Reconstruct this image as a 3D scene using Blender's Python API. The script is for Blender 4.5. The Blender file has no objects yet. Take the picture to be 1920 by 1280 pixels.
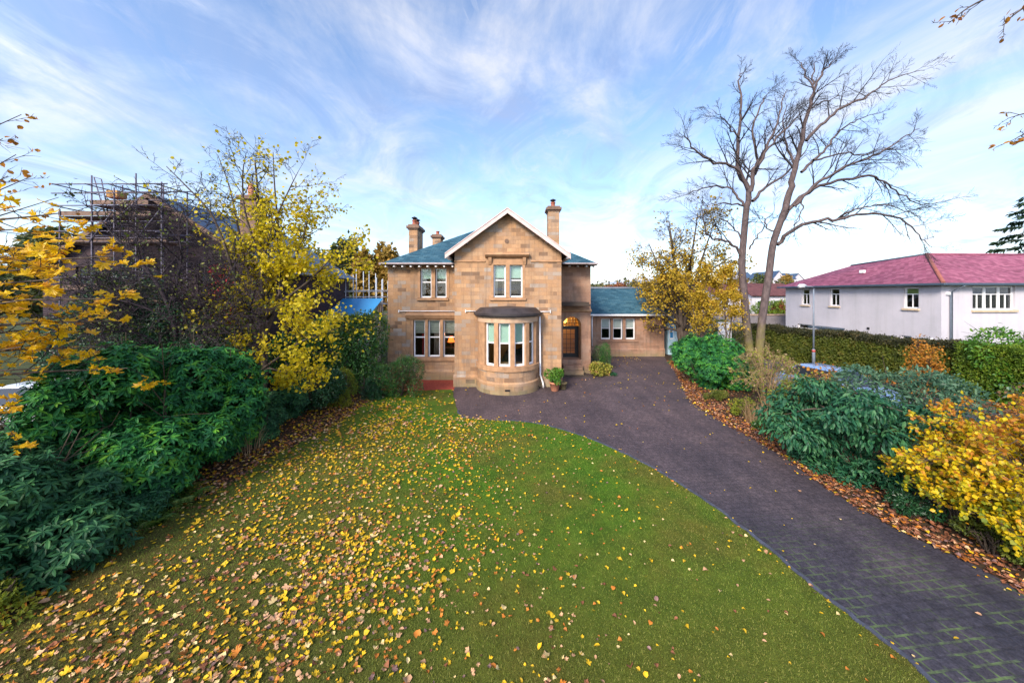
import bpy, math, random
import numpy as np
from mathutils import Vector, Matrix
R = math.radians
SC = bpy.context.scene
COL = SC.collection
F, CZ, HY, CX = 650.0, 4.7, 550.0, 960.0     # focal length in photo pixels, eye height, horizon row, centre column

def P(px, py, D):
    return ((px-CX)*D/F, D, CZ+(HY-py)*D/F)
def G(px, py, z=0.0):
    D = F*(CZ-z)/(py-HY)
    return ((px-CX)*D/F, D, z)
def XZ(px, py, D):
    p = P(px, py, D); return p[0], p[2]

# ------------------------------------------------------------------ materials
def new_mat(name):
    m = bpy.data.materials.new(name); m.use_nodes = True
    nt = m.node_tree
    b = nt.nodes['Principled BSDF']
    return m, nt, b
def N(nt, t, **kw):
    n = nt.nodes.new(t)
    for k, v in kw.items():
        if k in n.inputs.keys(): n.inputs[k].default_value = v
        else: setattr(n, k, v)
    return n
def ramp(nt, stops, interp='LINEAR'):
    n = nt.nodes.new('ShaderNodeValToRGB'); cr = n.color_ramp; cr.interpolation = interp
    while len(cr.elements) < len(stops): cr.elements.new(0.5)
    for e, (p, c) in zip(cr.elements, stops):
        e.position = p; e.color = (c[0], c[1], c[2], 1) if not isinstance(c, (int, float)) else (c, c, c, 1)
    return n
def L(nt, a, b): nt.links.new(a, b)
def mixc(nt, fac, a, b, blend='MIX'):
    n = nt.nodes.new('ShaderNodeMix'); n.data_type = 'RGBA'; n.blend_type = blend
    for s, v in ((0, fac), (6, a), (7, b)):
        if hasattr(v, 'is_output') or isinstance(v, bpy.types.NodeSocket): L(nt, v, n.inputs[s])
        elif s == 0: n.inputs[0].default_value = v
        else: n.inputs[s].default_value = (v[0], v[1], v[2], 1)
    return n.outputs[2]
def math_(nt, op, a, b=None, clamp=False):
    n = nt.nodes.new('ShaderNodeMath'); n.operation = op; n.use_clamp = clamp
    for i, v in enumerate((a, b)):
        if v is None: continue
        if isinstance(v, bpy.types.NodeSocket): L(nt, v, n.inputs[i])
        else: n.inputs[i].default_value = v
    return n.outputs[0]
def noise(nt, vec, scale, detail=4, rough=0.55, dist=0.0):
    n = nt.nodes.new('ShaderNodeTexNoise')
    n.inputs['Scale'].default_value = scale; n.inputs['Detail'].default_value = detail
    n.inputs['Roughness'].default_value = rough; n.inputs['Distortion'].default_value = dist
    if vec is not None: L(nt, vec, n.inputs['Vector'])
    return n
def bump(nt, h, strength, dist, b):
    n = nt.nodes.new('ShaderNodeBump'); n.inputs['Strength'].default_value = strength; n.inputs['Distance'].default_value = dist
    L(nt, h, n.inputs['Height']); L(nt, n.outputs[0], b.inputs['Normal'])

def plain(name, col, rough=0.6, var=0.12, scale=6.0, metal=0.0, bumpy=0.0, spec=0.4):
    m, nt, b = new_mat(name)
    tc = N(nt, 'ShaderNodeTexCoord')
    n = noise(nt, tc.outputs['Object'], scale, 6)
    r = ramp(nt, [(0.25, tuple(c*(1-var) for c in col)), (0.75, tuple(min(1, c*(1+var)) for c in col))])
    L(nt, n.outputs[0], r.inputs[0]); L(nt, r.outputs[0], b.inputs['Base Color'])
    b.inputs['Roughness'].default_value = rough; b.inputs['Metallic'].default_value = metal
    b.inputs['Specular IOR Level'].default_value = spec
    if bumpy: bump(nt, n.outputs[0], bumpy, 0.02, b)
    return m

def leaf_mat(name, stops, rough=0.45, trans=0.3, spec=0.35, clump=2.4):
    m, nt, b = new_mat(name)
    g = N(nt, 'ShaderNodeNewGeometry')
    tc = N(nt, 'ShaderNodeTexCoord'); nz = noise(nt, tc.outputs['Object'], clump, 2, .5)
    cl = ramp_out(nt, nz.outputs[0], [(.33, 0.0), (.67, 1.0)])
    r = ramp(nt, stops); L(nt, math_(nt, 'ADD', math_(nt, 'MULTIPLY', g.outputs['Random Per Island'], .55), math_(nt, 'MULTIPLY', cl, .45)), r.inputs[0])
    L(nt, r.outputs[0], b.inputs['Base Color'])
    b.inputs['Roughness'].default_value = rough; b.inputs['Specular IOR Level'].default_value = spec
    t = N(nt, 'ShaderNodeBsdfTranslucent'); L(nt, r.outputs[0], t.inputs['Color'])
    mx = N(nt, 'ShaderNodeMixShader'); mx.inputs[0].default_value = trans
    L(nt, b.outputs[0], mx.inputs[1]); L(nt, t.outputs[0], mx.inputs[2])
    L(nt, mx.outputs[0], nt.nodes['Material Output'].inputs['Surface'])
    return m

def brick_mat(name, bw, bh, mortar, stops, mortar_col, rough=0.85, bump_s=0.4, squash=1.0, off=0.5, wear=None, fine=0.25):
    """coursed blocks / slates in UV metres; each block picks its own colour from STOPS"""
    m, nt, b = new_mat(name)
    uv = N(nt, 'ShaderNodeUVMap')
    tc = N(nt, 'ShaderNodeTexCoord')
    wob = noise(nt, tc.outputs['Object'], 1.3, 2)
    vm = N(nt, 'ShaderNodeVectorMath', operation='MULTIPLY_ADD')
    L(nt, wob.outputs[1], vm.inputs[0]); vm.inputs[1].default_value = (0.05, 0.02, 0); L(nt, uv.outputs[0], vm.inputs[2])
    br = N(nt, 'ShaderNodeTexBrick', offset=off, squash=squash, squash_frequency=3)
    br.inputs['Scale'].default_value = 1; br.inputs['Mortar Size'].default_value = mortar
    br.inputs['Brick Width'].default_value = bw; br.inputs['Row Height'].default_value = bh
    br.inputs['Color1'].default_value = (0, 0, 0, 1); br.inputs['Color2'].default_value = (1, 1, 1, 1)
    br.inputs['Mortar'].default_value = (0.5, 0.5, 0.5, 1); br.inputs['Mortar Smooth'].default_value = 0.3
    L(nt, vm.outputs[0], br.inputs['Vector'])
    # second, wider coursing merges some neighbours into long blocks
    br2 = N(nt, 'ShaderNodeTexBrick', offset=0.37, squash=1.0, squash_frequency=2)
    br2.inputs['Scale'].default_value = 1; br2.inputs['Mortar Size'].default_value = 0.0
    br2.inputs['Brick Width'].default_value = bw*2.3; br2.inputs['Row Height'].default_value = bh*2
    br2.inputs['Color1'].default_value = (0, 0, 0, 1); br2.inputs['Color2'].default_value = (1, 1, 1, 1)
    L(nt, vm.outputs[0], br2.inputs['Vector'])
    v = math_(nt, 'ADD', math_(nt, 'MULTIPLY', br.outputs[0], 0.86), math_(nt, 'MULTIPLY', br2.outputs[0], 0.14))
    r = ramp(nt, stops); L(nt, v, r.inputs[0])
    n1 = noise(nt, tc.outputs['Object'], 14, 8, 0.65)
    n2 = noise(nt, tc.outputs['Object'], 0.7, 5, 0.6)
    c = mixc(nt, fine, r.outputs[0], ramp_out(nt, n1.outputs[0], [(0.3, (0.45, 0.42, 0.4)), (0.7, (1.35, 1.3, 1.25))]), 'MULTIPLY')
    c = mixc(nt, 0.45, c, ramp_out(nt, n2.outputs[0], [(0.3, (0.62, 0.6, 0.6)), (0.65, (1.15, 1.1, 1.05))]), 'MULTIPLY')
    c = mixc(nt, math_(nt, 'MULTIPLY', br.outputs['Fac'], 0.75), c, mortar_col)
    if wear: c = wear(nt, tc, c)
    L(nt, c, b.inputs['Base Color']); b.inputs['Roughness'].default_value = rough
    b.inputs['Specular IOR Level'].default_value = 0.25
    h = math_(nt, 'ADD', math_(nt, 'MULTIPLY', br.outputs['Fac'], -1.0), math_(nt, 'MULTIPLY', n1.outputs[0], 0.5))
    bump(nt, h, bump_s, 0.012, b)
    return m
def ramp_out(nt, sock, stops):
    r = ramp(nt, stops); L(nt, sock, r.inputs[0]); return r.outputs[0]

# ------------------------------------------------------------------ objects
def tag(o, label=None, cat=None, group=None, kind=None):
    if label: o['label'] = label
    if cat: o['category'] = cat
    if group: o['group'] = group
    if kind: o['kind'] = kind
    return o
def thing(name, label, cat, loc=(0, 0, 0), group=None):
    o = bpy.data.objects.new(name, None); COL.objects.link(o); o.location = loc
    o.empty_display_size = 0.3
    return tag(o, label, cat, group)
def origin_of(o):
    v = Vector((0, 0, 0))
    while o is not None:
        v += o.location; o = o.parent
    return v
def link_mesh(name, me, mats, parent=None, loc=None):
    for m in (mats if isinstance(mats, (list, tuple)) else [mats]): me.materials.append(m)
    o = bpy.data.objects.new(name, me); COL.objects.link(o)
    if parent is not None: o.parent = parent
    if loc is not None: o.location = loc
    return o
def np_mesh(name, verts, faces, mats, parent=None, smooth=False, local=False, base=None, midx=None):
    """verts (n,3) in world metres; faces (m,k) all of one size, or a list of such arrays"""
    verts = np.asarray(verts, dtype=np.float64)
    if parent is not None and not local: verts = verts-np.array(origin_of(parent))
    if base is not None: verts = verts-np.array(base)
    fl = faces if isinstance(faces, list) else [faces]
    fl = [np.asarray(f, dtype=np.int32) for f in fl if len(f)]
    me = bpy.data.meshes.new(name)
    me.vertices.add(len(verts)); me.vertices.foreach_set('co', verts.astype(np.float32).ravel())
    nl = sum(f.size for f in fl); nf = sum(len(f) for f in fl)
    me.loops.add(nl); me.polygons.add(nf)
    me.loops.foreach_set('vertex_index', np.concatenate([f.ravel() for f in fl]))
    ls = []; s = 0
    for f in fl:
        ls.append(s+np.arange(len(f))*f.shape[1]); s += f.size
    me.polygons.foreach_set('loop_start', np.concatenate(ls).astype(np.int32))
    if midx is not None: me.polygons.foreach_set('material_index', np.asarray(midx, dtype=np.int32))
    me.polygons.foreach_set('use_smooth', np.full(nf, bool(smooth)))
    me.update(calc_edges=True); me.validate()
    return link_mesh(name, me, mats, parent, loc=base)

class MB:
    """collects faces of ONE mesh; UVs come from the dominant axis in metres"""
    def __init__(s): s.v = []; s.f = []; s.uv = {}; s.mi = []; s.m = 0; s.sm = []
    def face(s, pts, uv=None, smooth=False):
        i = len(s.v); s.v += [tuple(p) for p in pts]; s.f.append(tuple(range(i, i+len(pts)))); s.mi.append(s.m); s.sm.append(smooth)
        if uv: s.uv[len(s.f)-1] = uv
    def box(s, x0, y0, z0, x1, y1, z1):
        a = [(x0,y0,z0),(x1,y0,z0),(x1,y1,z0),(x0,y1,z0),(x0,y0,z1),(x1,y0,z1),(x1,y1,z1),(x0,y1,z1)]
        i = len(s.v); s.v += a
        for q in ((0,3,2,1),(4,5,6,7),(0,1,5,4),(1,2,6,5),(2,3,7,6),(3,0,4,7)):
            s.f.append(tuple(i+k for k in q)); s.mi.append(s.m); s.sm.append(False)
        return s
    def prism(s, poly, axis, a, b):
        """poly: 2-D outline; axis 'y' means poly is (x,z) pushed from y=a to y=b; 'z': (x,y); 'x': (y,z)"""
        def mk(p, t): return (p[0], t, p[1]) if axis == 'y' else (p[0], p[1], t) if axis == 'z' else (t, p[0], p[1])
        n = len(poly); i = len(s.v)
        s.v += [mk(p, a) for p in poly]+[mk(p, b) for p in poly]
        s.f.append(tuple(i+k for k in range(n))); s.f.append(tuple(i+n+k for k in reversed(range(n))))
        for k in range(n):
            j = (k+1) % n; s.f.append((i+k, i+n+k, i+n+j, i+j))
        s.mi += [s.m]*(n+2); s.sm += [False]*(n+2)
        return s
    def bar(s, a, b, w, h=None, up=(0,0,1)):
        a = Vector(a); b = Vector(b); d = (b-a).normalized(); u = Vector(up)
        if abs(d.dot(u)) > 0.98: u = Vector((0,1,0))
        x = d.cross(u).normalized()*(w/2); y = x.cross(d).normalized()*((h or w)/2)
        i = len(s.v)
        for p in (a, b): s.v += [tuple(p-x-y), tuple(p+x-y), tuple(p+x+y), tuple(p-x+y)]
        for q in ((0,3,2,1),(4,5,6,7),(0,1,5,4),(1,2,6,5),(2,3,7,6),(3,0,4,7)):
            s.f.append(tuple(i+k for k in q)); s.mi.append(s.m); s.sm.append(False)
        return s
    def tube(s, pts, rad, n=8, cap=True):
        pts = [Vector(p) for p in pts]; k = len(pts)
        rad = rad if isinstance(rad, (list, tuple)) else [rad]*k
        i = len(s.v)
        for j, p in enumerate(pts):
            d = (pts[min(j+1, k-1)]-pts[max(j-1, 0)]).normalized()
            u = Vector((0,0,1)) if abs(d.z) < 0.9 else Vector((1,0,0))
            x = d.cross(u).normalized(); y = x.cross(d)
            for t in range(n):
                a = 2*math.pi*t/n; s.v.append(tuple(p+rad[j]*(math.cos(a)*x+math.sin(a)*y)))
        for j in range(k-1):
            for t in range(n):
                q = (t+1) % n; s.f.append((i+j*n+t, i+j*n+q, i+(j+1)*n+q, i+(j+1)*n+t)); s.mi.append(s.m); s.sm.append(True)
        if cap:
            s.f.append(tuple(i+t for t in reversed(range(n)))); s.f.append(tuple(i+(k-1)*n+t for t in range(n))); s.mi += [s.m]*2; s.sm += [False]*2
        return s
    def lathe(s, prof, c, n=16):
        i = len(s.v); k = len(prof)
        for r, z in prof:
            for t in range(n):
                a = 2*math.pi*t/n; s.v.append((c[0]+r*math.cos(a), c[1]+r*math.sin(a), c[2]+z))
        for j in range(k-1):
            for t in range(n):
                q = (t+1) % n; s.f.append((i+j*n+t, i+j*n+q, i+(j+1)*n+q, i+(j+1)*n+t)); s.mi.append(s.m); s.sm.append(True)
        s.f.append(tuple(i+t for t in reversed(range(n)))); s.f.append(tuple(i+(k-1)*n+t for t in range(n))); s.mi += [s.m]*2; s.sm += [False]*2
        return s
    def build(s, name, mats, parent=None, bevel=0.0, base=None):
        o3 = np.array(origin_of(parent)) if parent is not None else np.zeros(3)
        if base is not None: o3 = o3+np.array(base)
        me = bpy.data.meshes.new(name)
        me.from_pydata([tuple(np.array(v)-o3) for v in s.v], [], s.f)
        me.update()
        uvl = me.uv_layers.new(name='UVMap'); co = [np.array(v) for v in s.v]
        for pi, p in enumerate(me.polygons):
            p.material_index = s.mi[pi]; p.use_smooth = s.sm[pi]
            if pi in s.uv:
                for k, li in enumerate(p.loop_indices): uvl.data[li].uv = s.uv[pi][k]
                continue
            n = p.normal; a = (abs(n.x), abs(n.y), abs(n.z))
            for li in p.loop_indices:
                c = co[me.loops[li].vertex_index]
                if a[2] > 0.9: uvl.data[li].uv = (c[0], c[1])
                elif a[1] >= a[0]: uvl.data[li].uv = (c[0], c[2]*(1/max(0.35, math.sqrt(1-n.z*n.z)))+0.0)
                else: uvl.data[li].uv = (c[1], c[2]*(1/max(0.35, math.sqrt(1-n.z*n.z))))
        o = link_mesh(name, me, mats, parent, loc=base)
        if bevel:
            md = o.modifiers.new('bevel', 'BEVEL'); md.width = bevel; md.segments = 2; md.limit_method = 'ANGLE'
        return o

def wall_holes(mb, x0, x1, z0, z1, holes, y, depth, flip=False, top=None):
    """front face of a wall in plane y with rectangular openings (reveals go back by depth).  top(x) gives a sloping top."""
    xs = sorted({x0, x1, *[h[0] for h in holes], *[h[2] for h in holes]})
    zs = sorted({z0, z1, *[h[1] for h in holes], *[h[3] for h in holes]})
    for i in range(len(xs)-1):
        for j in range(len(zs)-1):
            cx, cz = (xs[i]+xs[i+1])/2, (zs[j]+zs[j+1])/2
            if any(h[0] < cx < h[2] and h[1] < cz < h[3] for h in holes): continue
            mb.face([(xs[i], y, zs[j]), (xs[i+1], y, zs[j]), (xs[i+1], y, zs[j+1]), (xs[i], y, zs[j+1])])
    for (a, b, c, d) in holes:
        e = y+depth
        mb.face([(a, y, b), (a, y, d), (a, e, d), (a, e, b)]); mb.face([(c, y, b), (c, e, b), (c, e, d), (c, y, d)])
        mb.face([(a, y, d), (c, y, d), (c, e, d), (a, e, d)]); mb.face([(a, y, b), (a, e, b), (c, e, b), (c, y, b)])

# ------------------------------------------------------------------ foliage
T_DIAMOND = (np.array([(0,0,0),(.45,.5,.10),(1,0,-.05),(.45,-.5,.10)]), np.array([(0,2,1),(0,3,2)]))
T_LANCE = (np.array([(0,0,0),(.35,.5,.05),(.75,.42,-.02),(1,0,-.12),(.75,-.42,-.02),(.35,-.5,.05),(.5,0,-.02)]),
           np.array([(0,6,1),(1,6,2),(2,6,3),(3,6,4),(4,6,5),(5,6,0)]))
T_OVAL = (np.array([(0,0,0),(.22,.42,.06),(.6,.5,.06),(1,0,-.08),(.6,-.5,.06),(.22,-.42,.06),(.45,0,-.03)]),
          np.array([(0,6,1),(1,6,2),(2,6,3),(3,6,4),(4,6,5),(5,6,0)]))
def maple_template(seed=0, curl=0.12, lob=1.0):
    rg = np.random.default_rng(seed)
    ang = [0, 8, 15, 27, 37, 50, 59, 67, 85, 97, 112, 130, 165]; rad = [.62, .50, .53, .34, .49, .62, .50, .49, .31, .40, .47, .33, .17]
    pts = [(0.38+rad[0]*1.0, 0.0)]
    for a, r in zip(ang[1:], rad[1:]):
        pts.append((0.38+r*math.cos(R(a)), r*math.sin(R(a))*1.05))
    full = pts+[(x, -y) for x, y in pts[:0:-1]]
    v = [(0.36, 0, 0.0)]
    for (x, y) in full:
        k = 1+rg.uniform(-.07, .07)
        x = 0.38+(x-0.38)*k; y = y*k
        r2 = math.hypot(x-0.38, y)
        v.append((x, y, curl*(r2/.6)**2*(1 if rg.random() > .2 else -.5)+rg.uniform(-.03, .03)))
    n = len(full)
    f = [(0, 1+i, 1+(i+1) % n) for i in range(n)]
    return np.array(v), np.array(f)
def unit(a): return a/np.maximum(np.linalg.norm(a, axis=1, keepdims=True), 1e-9)
def place_leaves(cent, dirs, norms, size, width, tmpl):
    """leaf copies: cent (n,3), dirs = length axis, norms = upper side; size (n,), width ratio"""
    T, TF = tmpl
    d = unit(dirs); n = norms-(norms*d).sum(1, keepdims=True)*d; n = unit(n); s = np.cross(n, d)
    size = np.asarray(size)[:, None]
    w = np.broadcast_to(np.asarray(width, dtype=float), (len(cent),))[:, None] if np.ndim(width) else np.full((len(cent), 1), width)
    v = cent[:, None, :]+size[:, None, :]*(T[None, :, 0:1]*d[:, None, :]+T[None, :, 1:2]*w[:, None, :]*s[:, None, :]+T[None, :, 2:3]*n[:, None, :])
    f = TF[None]+(np.arange(len(cent))*len(T))[:, None, None]
    return v.reshape(-1, 3), f.reshape(-1, TF.shape[1])
def merge(parts):
    vs, fs, o = [], [], 0
    for v, f in parts:
        vs.append(v); fs.append(f+o); o += len(v)
    return np.concatenate(vs), np.concatenate(fs)

def lobes_for(rg, c, rx, ry, h, n, lr=(.34, .52)):
    out = []
    for i in range(n):
        a = rg.uniform(0, 2*math.pi); q = math.sqrt(rg.random())*0.80
        z = rg.uniform(0.12, 0.80); k = math.sqrt(max(0.05, 1-(max(0, z-.35)/.75)**2))
        r = rg.uniform(*lr)*rg.choice([1.0, .8, .62])
        out.append((c[0]+rx*q*k*math.cos(a), c[1]+ry*q*k*math.sin(a), c[2]+h*z*0.86, rx*r, ry*r, h*r*0.62))
    return np.array(out)
def lobe_points(rg, lobes, n, zmin, shell=(.72, 1.04), up=0.0, keep_inner=0.15):
    w = (lobes[:, 3]*lobes[:, 4])**.9+lobes[:, 3]*lobes[:, 5]; w = w/w.sum()
    idx = rg.choice(len(lobes), size=int(n*1.9), p=w)
    d = unit(rg.normal(size=(len(idx), 3))+np.array([0, 0, up]))
    rr = rg.uniform(shell[0], shell[1], size=(len(idx), 1))+(rg.random((len(idx), 1)) < .13)*rg.uniform(0, .30, (len(idx), 1))
    c = lobes[idx, :3]; rad = lobes[idx, 3:6]
    p = c+d*rad*rr; o = unit(d/rad)
    # drop points buried in other lobes
    deep = np.zeros(len(p))
    for q in lobes:
        e = (((p-q[:3])/q[3:6])**2).sum(1); deep += (e < 0.62)
    ok = ((deep == 0) | (rg.random(len(p)) < keep_inner)) & (p[:, 2] > zmin)
    p, o = p[ok][:n], o[ok][:n]
    return p, o
def leaf_frames(rg, o, droop=0.25, rnd=0.7, up=0.5):
    n = len(o); t = rg.normal(size=(n, 3))
    d = unit(o*0.55+t*rnd*0.7+np.array([0, 0, -droop]))
    nm = unit(o*0.6+np.array([0, 0, up])+rg.normal(size=(n, 3))*rnd*0.6)
    return d, nm
def scatter_leaves(rg, p, o, size, width, tmpl, droop=0.25, rnd=0.7, up=0.5, var=0.3):
    d, nm = leaf_frames(rg, o, droop, rnd, up)
    return place_leaves(p, d, nm, size*rg.uniform(1-var, 1+var, len(p)), width, tmpl)
def whorls(rg, p, o, size, width, k=8, tilt=0.35, tmpl=T_LANCE):
    """rosettes of k strap leaves round each shoot tip"""
    n = len(p); ax = unit(o*0.7+np.array([0, 0, .75])+rg.normal(size=(n, 3))*.25)
    ref = np.where(np.abs(ax[:, 2:3]) < .9, np.array([[0, 0, 1.]]), np.array([[1., 0, 0]]))
    x = unit(np.cross(ax, ref)); y = np.cross(ax, x)
    parts = []
    ph = rg.uniform(0, 6.28, n)
    for j in range(k):
        a = ph+2*math.pi*j/k+rg.normal(size=n)*.15
        t = rg.normal(size=n)*.22+tilt*(0.2 if j % 2 else -.5)
        d = np.cos(a)[:, None]*x+np.sin(a)[:, None]*y+ax*t[:, None]
        parts.append(place_leaves(p, d, ax+rg.normal(size=(n, 3))*.12, size*rg.uniform(.65, 1.15, n), width, tmpl))
    return merge(parts)

# ------------------------------------------------------------------ branching wood
def tubes_mesh(branches):
    """branches: list of (pts, radii, sides) -> verts, quads"""
    V, Q, off = [], [], 0
    for pts, rad, k in branches:
        pts = np.asarray(pts, float); m = len(pts)
        t = np.gradient(pts, axis=0); t = unit(t)
        ref = np.array([0.31, 0.77, 0.55]); x = np.cross(t, ref); x = unit(x); y = np.cross(t, x)
        a = np.arange(k)*2*math.pi/k
        ring = pts[:, None, :]+np.asarray(rad)[:, None, None]*(np.cos(a)[None, :, None]*x[:, None, :]+np.sin(a)[None, :, None]*y[:, None, :])
        V.append(ring.reshape(-1, 3))
        i = np.arange(m-1)[:, None]*k+np.arange(k)[None]; j = np.arange(m-1)[:, None]*k+(np.arange(k)[None]+1) % k
        Q.append(np.stack([i, j, j+k, i+k], -1).reshape(-1, 4)+off); off += m*k
    return np.concatenate(V), np.concatenate(Q)
def rot_about(v, ax, a):
    return v*math.cos(a)+np.cross(ax, v)*math.sin(a)+ax*np.dot(ax, v)*(1-math.cos(a))
def sprout(rg, out, tips, p0, d0, length, rad, level, cfg):
    """a branch and its side branches.  cfg per level: n children, length ratio, angle, wiggle, up-pull"""
    seg = max(3, int(cfg['seg'][min(level, len(cfg['seg'])-1)])); step = length/seg
    pts = [np.array(p0, float)]; d = np.array(d0, float); d /= np.linalg.norm(d)
    wig = cfg['wig'][min(level, len(cfg['wig'])-1)]; upp = cfg['up'][min(level, len(cfg['up'])-1)]
    for s in range(seg):
        d = d+rg.normal(size=3)*wig+np.array([0, 0, upp])*step+np.array(cfg.get('pull', (0, 0, 0)))*step; d /= np.linalg.norm(d)
        pts.append(pts[-1]+d*step)
    pts = np.array(pts); radii = rad*np.linspace(1, cfg.get('taper', .35), seg+1)
    out.append((level, pts, radii))
    if level+1 >= cfg['levels']:
        tips.append((pts, d)); return
    side_shoots(rg, out, tips, pts, radii, length, level, cfg)
def side_shoots(rg, out, tips, pts, radii, length, level, cfg, lo=None, n=None, hi=1.0):
    n = n or cfg['n'][min(level, len(cfg['n'])-1)]; lo = cfg.get('lo', .25) if lo is None else lo
    m = len(pts)-1
    for k in range(n):
        t = (lo+(hi-lo)*(k+rg.random())/n)*m; i = min(int(t), m-1); f = t-i
        p = pts[i]*(1-f)+pts[i+1]*f; d = pts[i+1]-pts[i]; d = d/np.linalg.norm(d)
        ax = np.cross(d, rg.normal(size=3)); ax /= np.linalg.norm(ax)
        a = R(cfg['ang'][min(level, len(cfg['ang'])-1)]*rg.uniform(.7, 1.3))
        nd = rot_about(d, ax, a)
        ln = length*cfg['len'][min(level, len(cfg['len'])-1)]*rg.uniform(.6, 1.25)*(1-cfg.get('fall', .45)*(t/m))
        r = max(cfg['rmin'], (radii[i]*(1-f)+radii[i+1]*f)*cfg.get('rr', .6))
        sprout(rg, out, tips, p, nd, ln, r, level+1, cfg)
def smooth_poly(pts, n=5):
    """Catmull-Rom through the control points"""
    p = np.array(pts, float); p = np.vstack([2*p[0]-p[1], p, 2*p[-1]-p[-2]]); out = []
    for i in range(1, len(p)-2):
        for t in np.linspace(0, 1, n, endpoint=False):
            a, b, c, d = p[i-1], p[i], p[i+1], p[i+2]
            out.append(.5*((2*b)+(-a+c)*t+(2*a-5*b+4*c-d)*t*t+(-a+3*b-3*c+d)*t**3))
    out.append(p[-2]); return np.array(out)
SIDES = {0: 10, 1: 7, 2: 5, 3: 4}
def wood_mesh(name, out, mat, parent, levels=None):
    br = [(p, r, SIDES.get(l, 3)) for l, p, r in out if levels is None or l in levels]
    v, q = tubes_mesh(br)
    return np_mesh(name, v, q, mat, parent, smooth=True)
def tip_leaves(rg, tips, per, size, width, tmpl, spread=.12, droop=.5, up=.6, zr=None, frac=1.0):
    P_, = ([],)
    for pts, d in tips:
        if rg.random() > frac: continue
        k = rg.poisson(per)
        if k == 0: continue
        t = rg.uniform(.15, 1.0, k)*(len(pts)-1); i = np.minimum(t.astype(int), len(pts)-2); f = (t-i)[:, None]
        P_.append(pts[i]*(1-f)+pts[i+1]*f+rg.normal(size=(k, 3))*spread)
    p = np.concatenate(P_)
    if zr is not None: p = p[zr(p)]
    n = len(p)
    d = unit(rg.normal(size=(n, 3))+np.array([0, 0, -droop])); nm = unit(rg.normal(size=(n, 3))*.7+np.array([0, 0, up]))
    return place_leaves(p, d, nm, size*rg.uniform(.6, 1.25, n), width, tmpl)
# ================================================================== camera, light, sky
cam = bpy.data.cameras.new('camera'); cam_o = bpy.data.objects.new('camera', cam); COL.objects.link(cam_o)
cam_o.location = (0, 0, CZ); cam_o.rotation_euler = (R(90), 0, 0)
cam.sensor_width = 36; cam.lens = 36*F/1920; cam.shift_x = 0.0; cam.shift_y = -(640-HY)/1920
cam.clip_start = 0.05; cam.clip_end = 5000
SC.camera = cam_o
SC.view_settings.view_transform = 'Standard'; SC.view_settings.look = 'None'; SC.view_settings.gamma = 1
SC.view_settings.exposure = 0.70
SC.cycles.use_denoising = True
SC.cycles.max_bounces = 8; SC.cycles.transparent_max_bounces = 12
SC.cycles.sample_clamp_indirect = 6

SUN_DIR = Vector((-0.45, -0.72, 0.56)).normalized()
sl = bpy.data.lights.new('sun', 'SUN'); sl.energy = 3.9; sl.angle = R(17); sl.color = (1.0, 0.88, 0.72)
so = bpy.data.objects.new('sun', sl); COL.objects.link(so); so.location = (-20, -20, 30)
so.rotation_euler = SUN_DIR.to_track_quat('Z', 'Y').to_euler()

w = bpy.data.worlds.new('World'); SC.world = w; w.use_nodes = True
nt = w.node_tree; bg = nt.nodes['Background']; bg.inputs['Strength'].default_value = 0.12
sky = N(nt, 'ShaderNodeTexSky', sky_type='NISHITA', sun_disc=False)
sky.sun_elevation = math.asin(SUN_DIR.z); sky.sun_rotation = math.atan2(SUN_DIR.x, SUN_DIR.y)
sky.air_density = 1.0; sky.dust_density = 0.6; sky.ozone_density = 1.6
hs = N(nt, 'ShaderNodeHueSaturation'); hs.inputs['Hue'].default_value = 0.503; hs.inputs['Saturation'].default_value = 1.06; hs.inputs['Value'].default_value = 1.6
L(nt, sky.outputs[0], hs.inputs['Color'])
tc = N(nt, 'ShaderNodeTexCoord'); sp = N(nt, 'ShaderNodeSeparateXYZ'); L(nt, tc.outputs['Generated'], sp.inputs[0])
zz = math_(nt, 'ADD', math_(nt, 'MAXIMUM', sp.outputs[2], 0.0), 0.19)
cb = N(nt, 'ShaderNodeCombineXYZ'); L(nt, math_(nt, 'DIVIDE', sp.outputs[0], zz), cb.inputs[0]); L(nt, math_(nt, 'DIVIDE', sp.outputs[1], zz), cb.inputs[1])
def cloud_layer(rot, scl, loc, scale, detail, rough, dist):
    mp = N(nt, 'ShaderNodeMapping'); mp.inputs['Rotation'].default_value = (0, 0, R(rot)); mp.inputs['Scale'].default_value = scl; mp.inputs['Location'].default_value = loc
    L(nt, cb.outputs[0], mp.inputs[0]); return noise(nt, mp.outputs[0], scale, detail, rough, dist)
c1 = cloud_layer(-55, (1.0, 0.75, 1), (3.1, 1.7, 0), 1.25, 10, 0.62, 1.0)      # big drifting sheets
c2 = cloud_layer(-62, (1.5, 0.75, 1), (0.3, 5.2, 0), 3.2, 11, 0.68, 1.3)      # wisps
c3 = cloud_layer(10, (0.40, 1.0, 1), (7.3, 2.2, 0), 1.6, 10, 0.64, 0.6)        # low banks
f1 = ramp_out(nt, c1.outputs[0], [(0.40, 0.06), (0.64, 0.80)])
f2 = ramp_out(nt, c2.outputs[0], [(0.44, 0.0), (0.70, 0.62)])
f3 = ramp_out(nt, c3.outputs[0], [(0.44, 0.0), (0.62, 1.0)])
low = ramp_out(nt, sp.outputs[2], [(0.0, 1.0), (0.24, 0.7), (0.46, 0.0)])
fs = math_(nt, 'MAXIMUM', f1, f2)
fs = math_(nt, 'MAXIMUM', math_(nt, 'MULTIPLY', fs, 0.9), math_(nt, 'MULTIPLY', f3, low))
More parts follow.
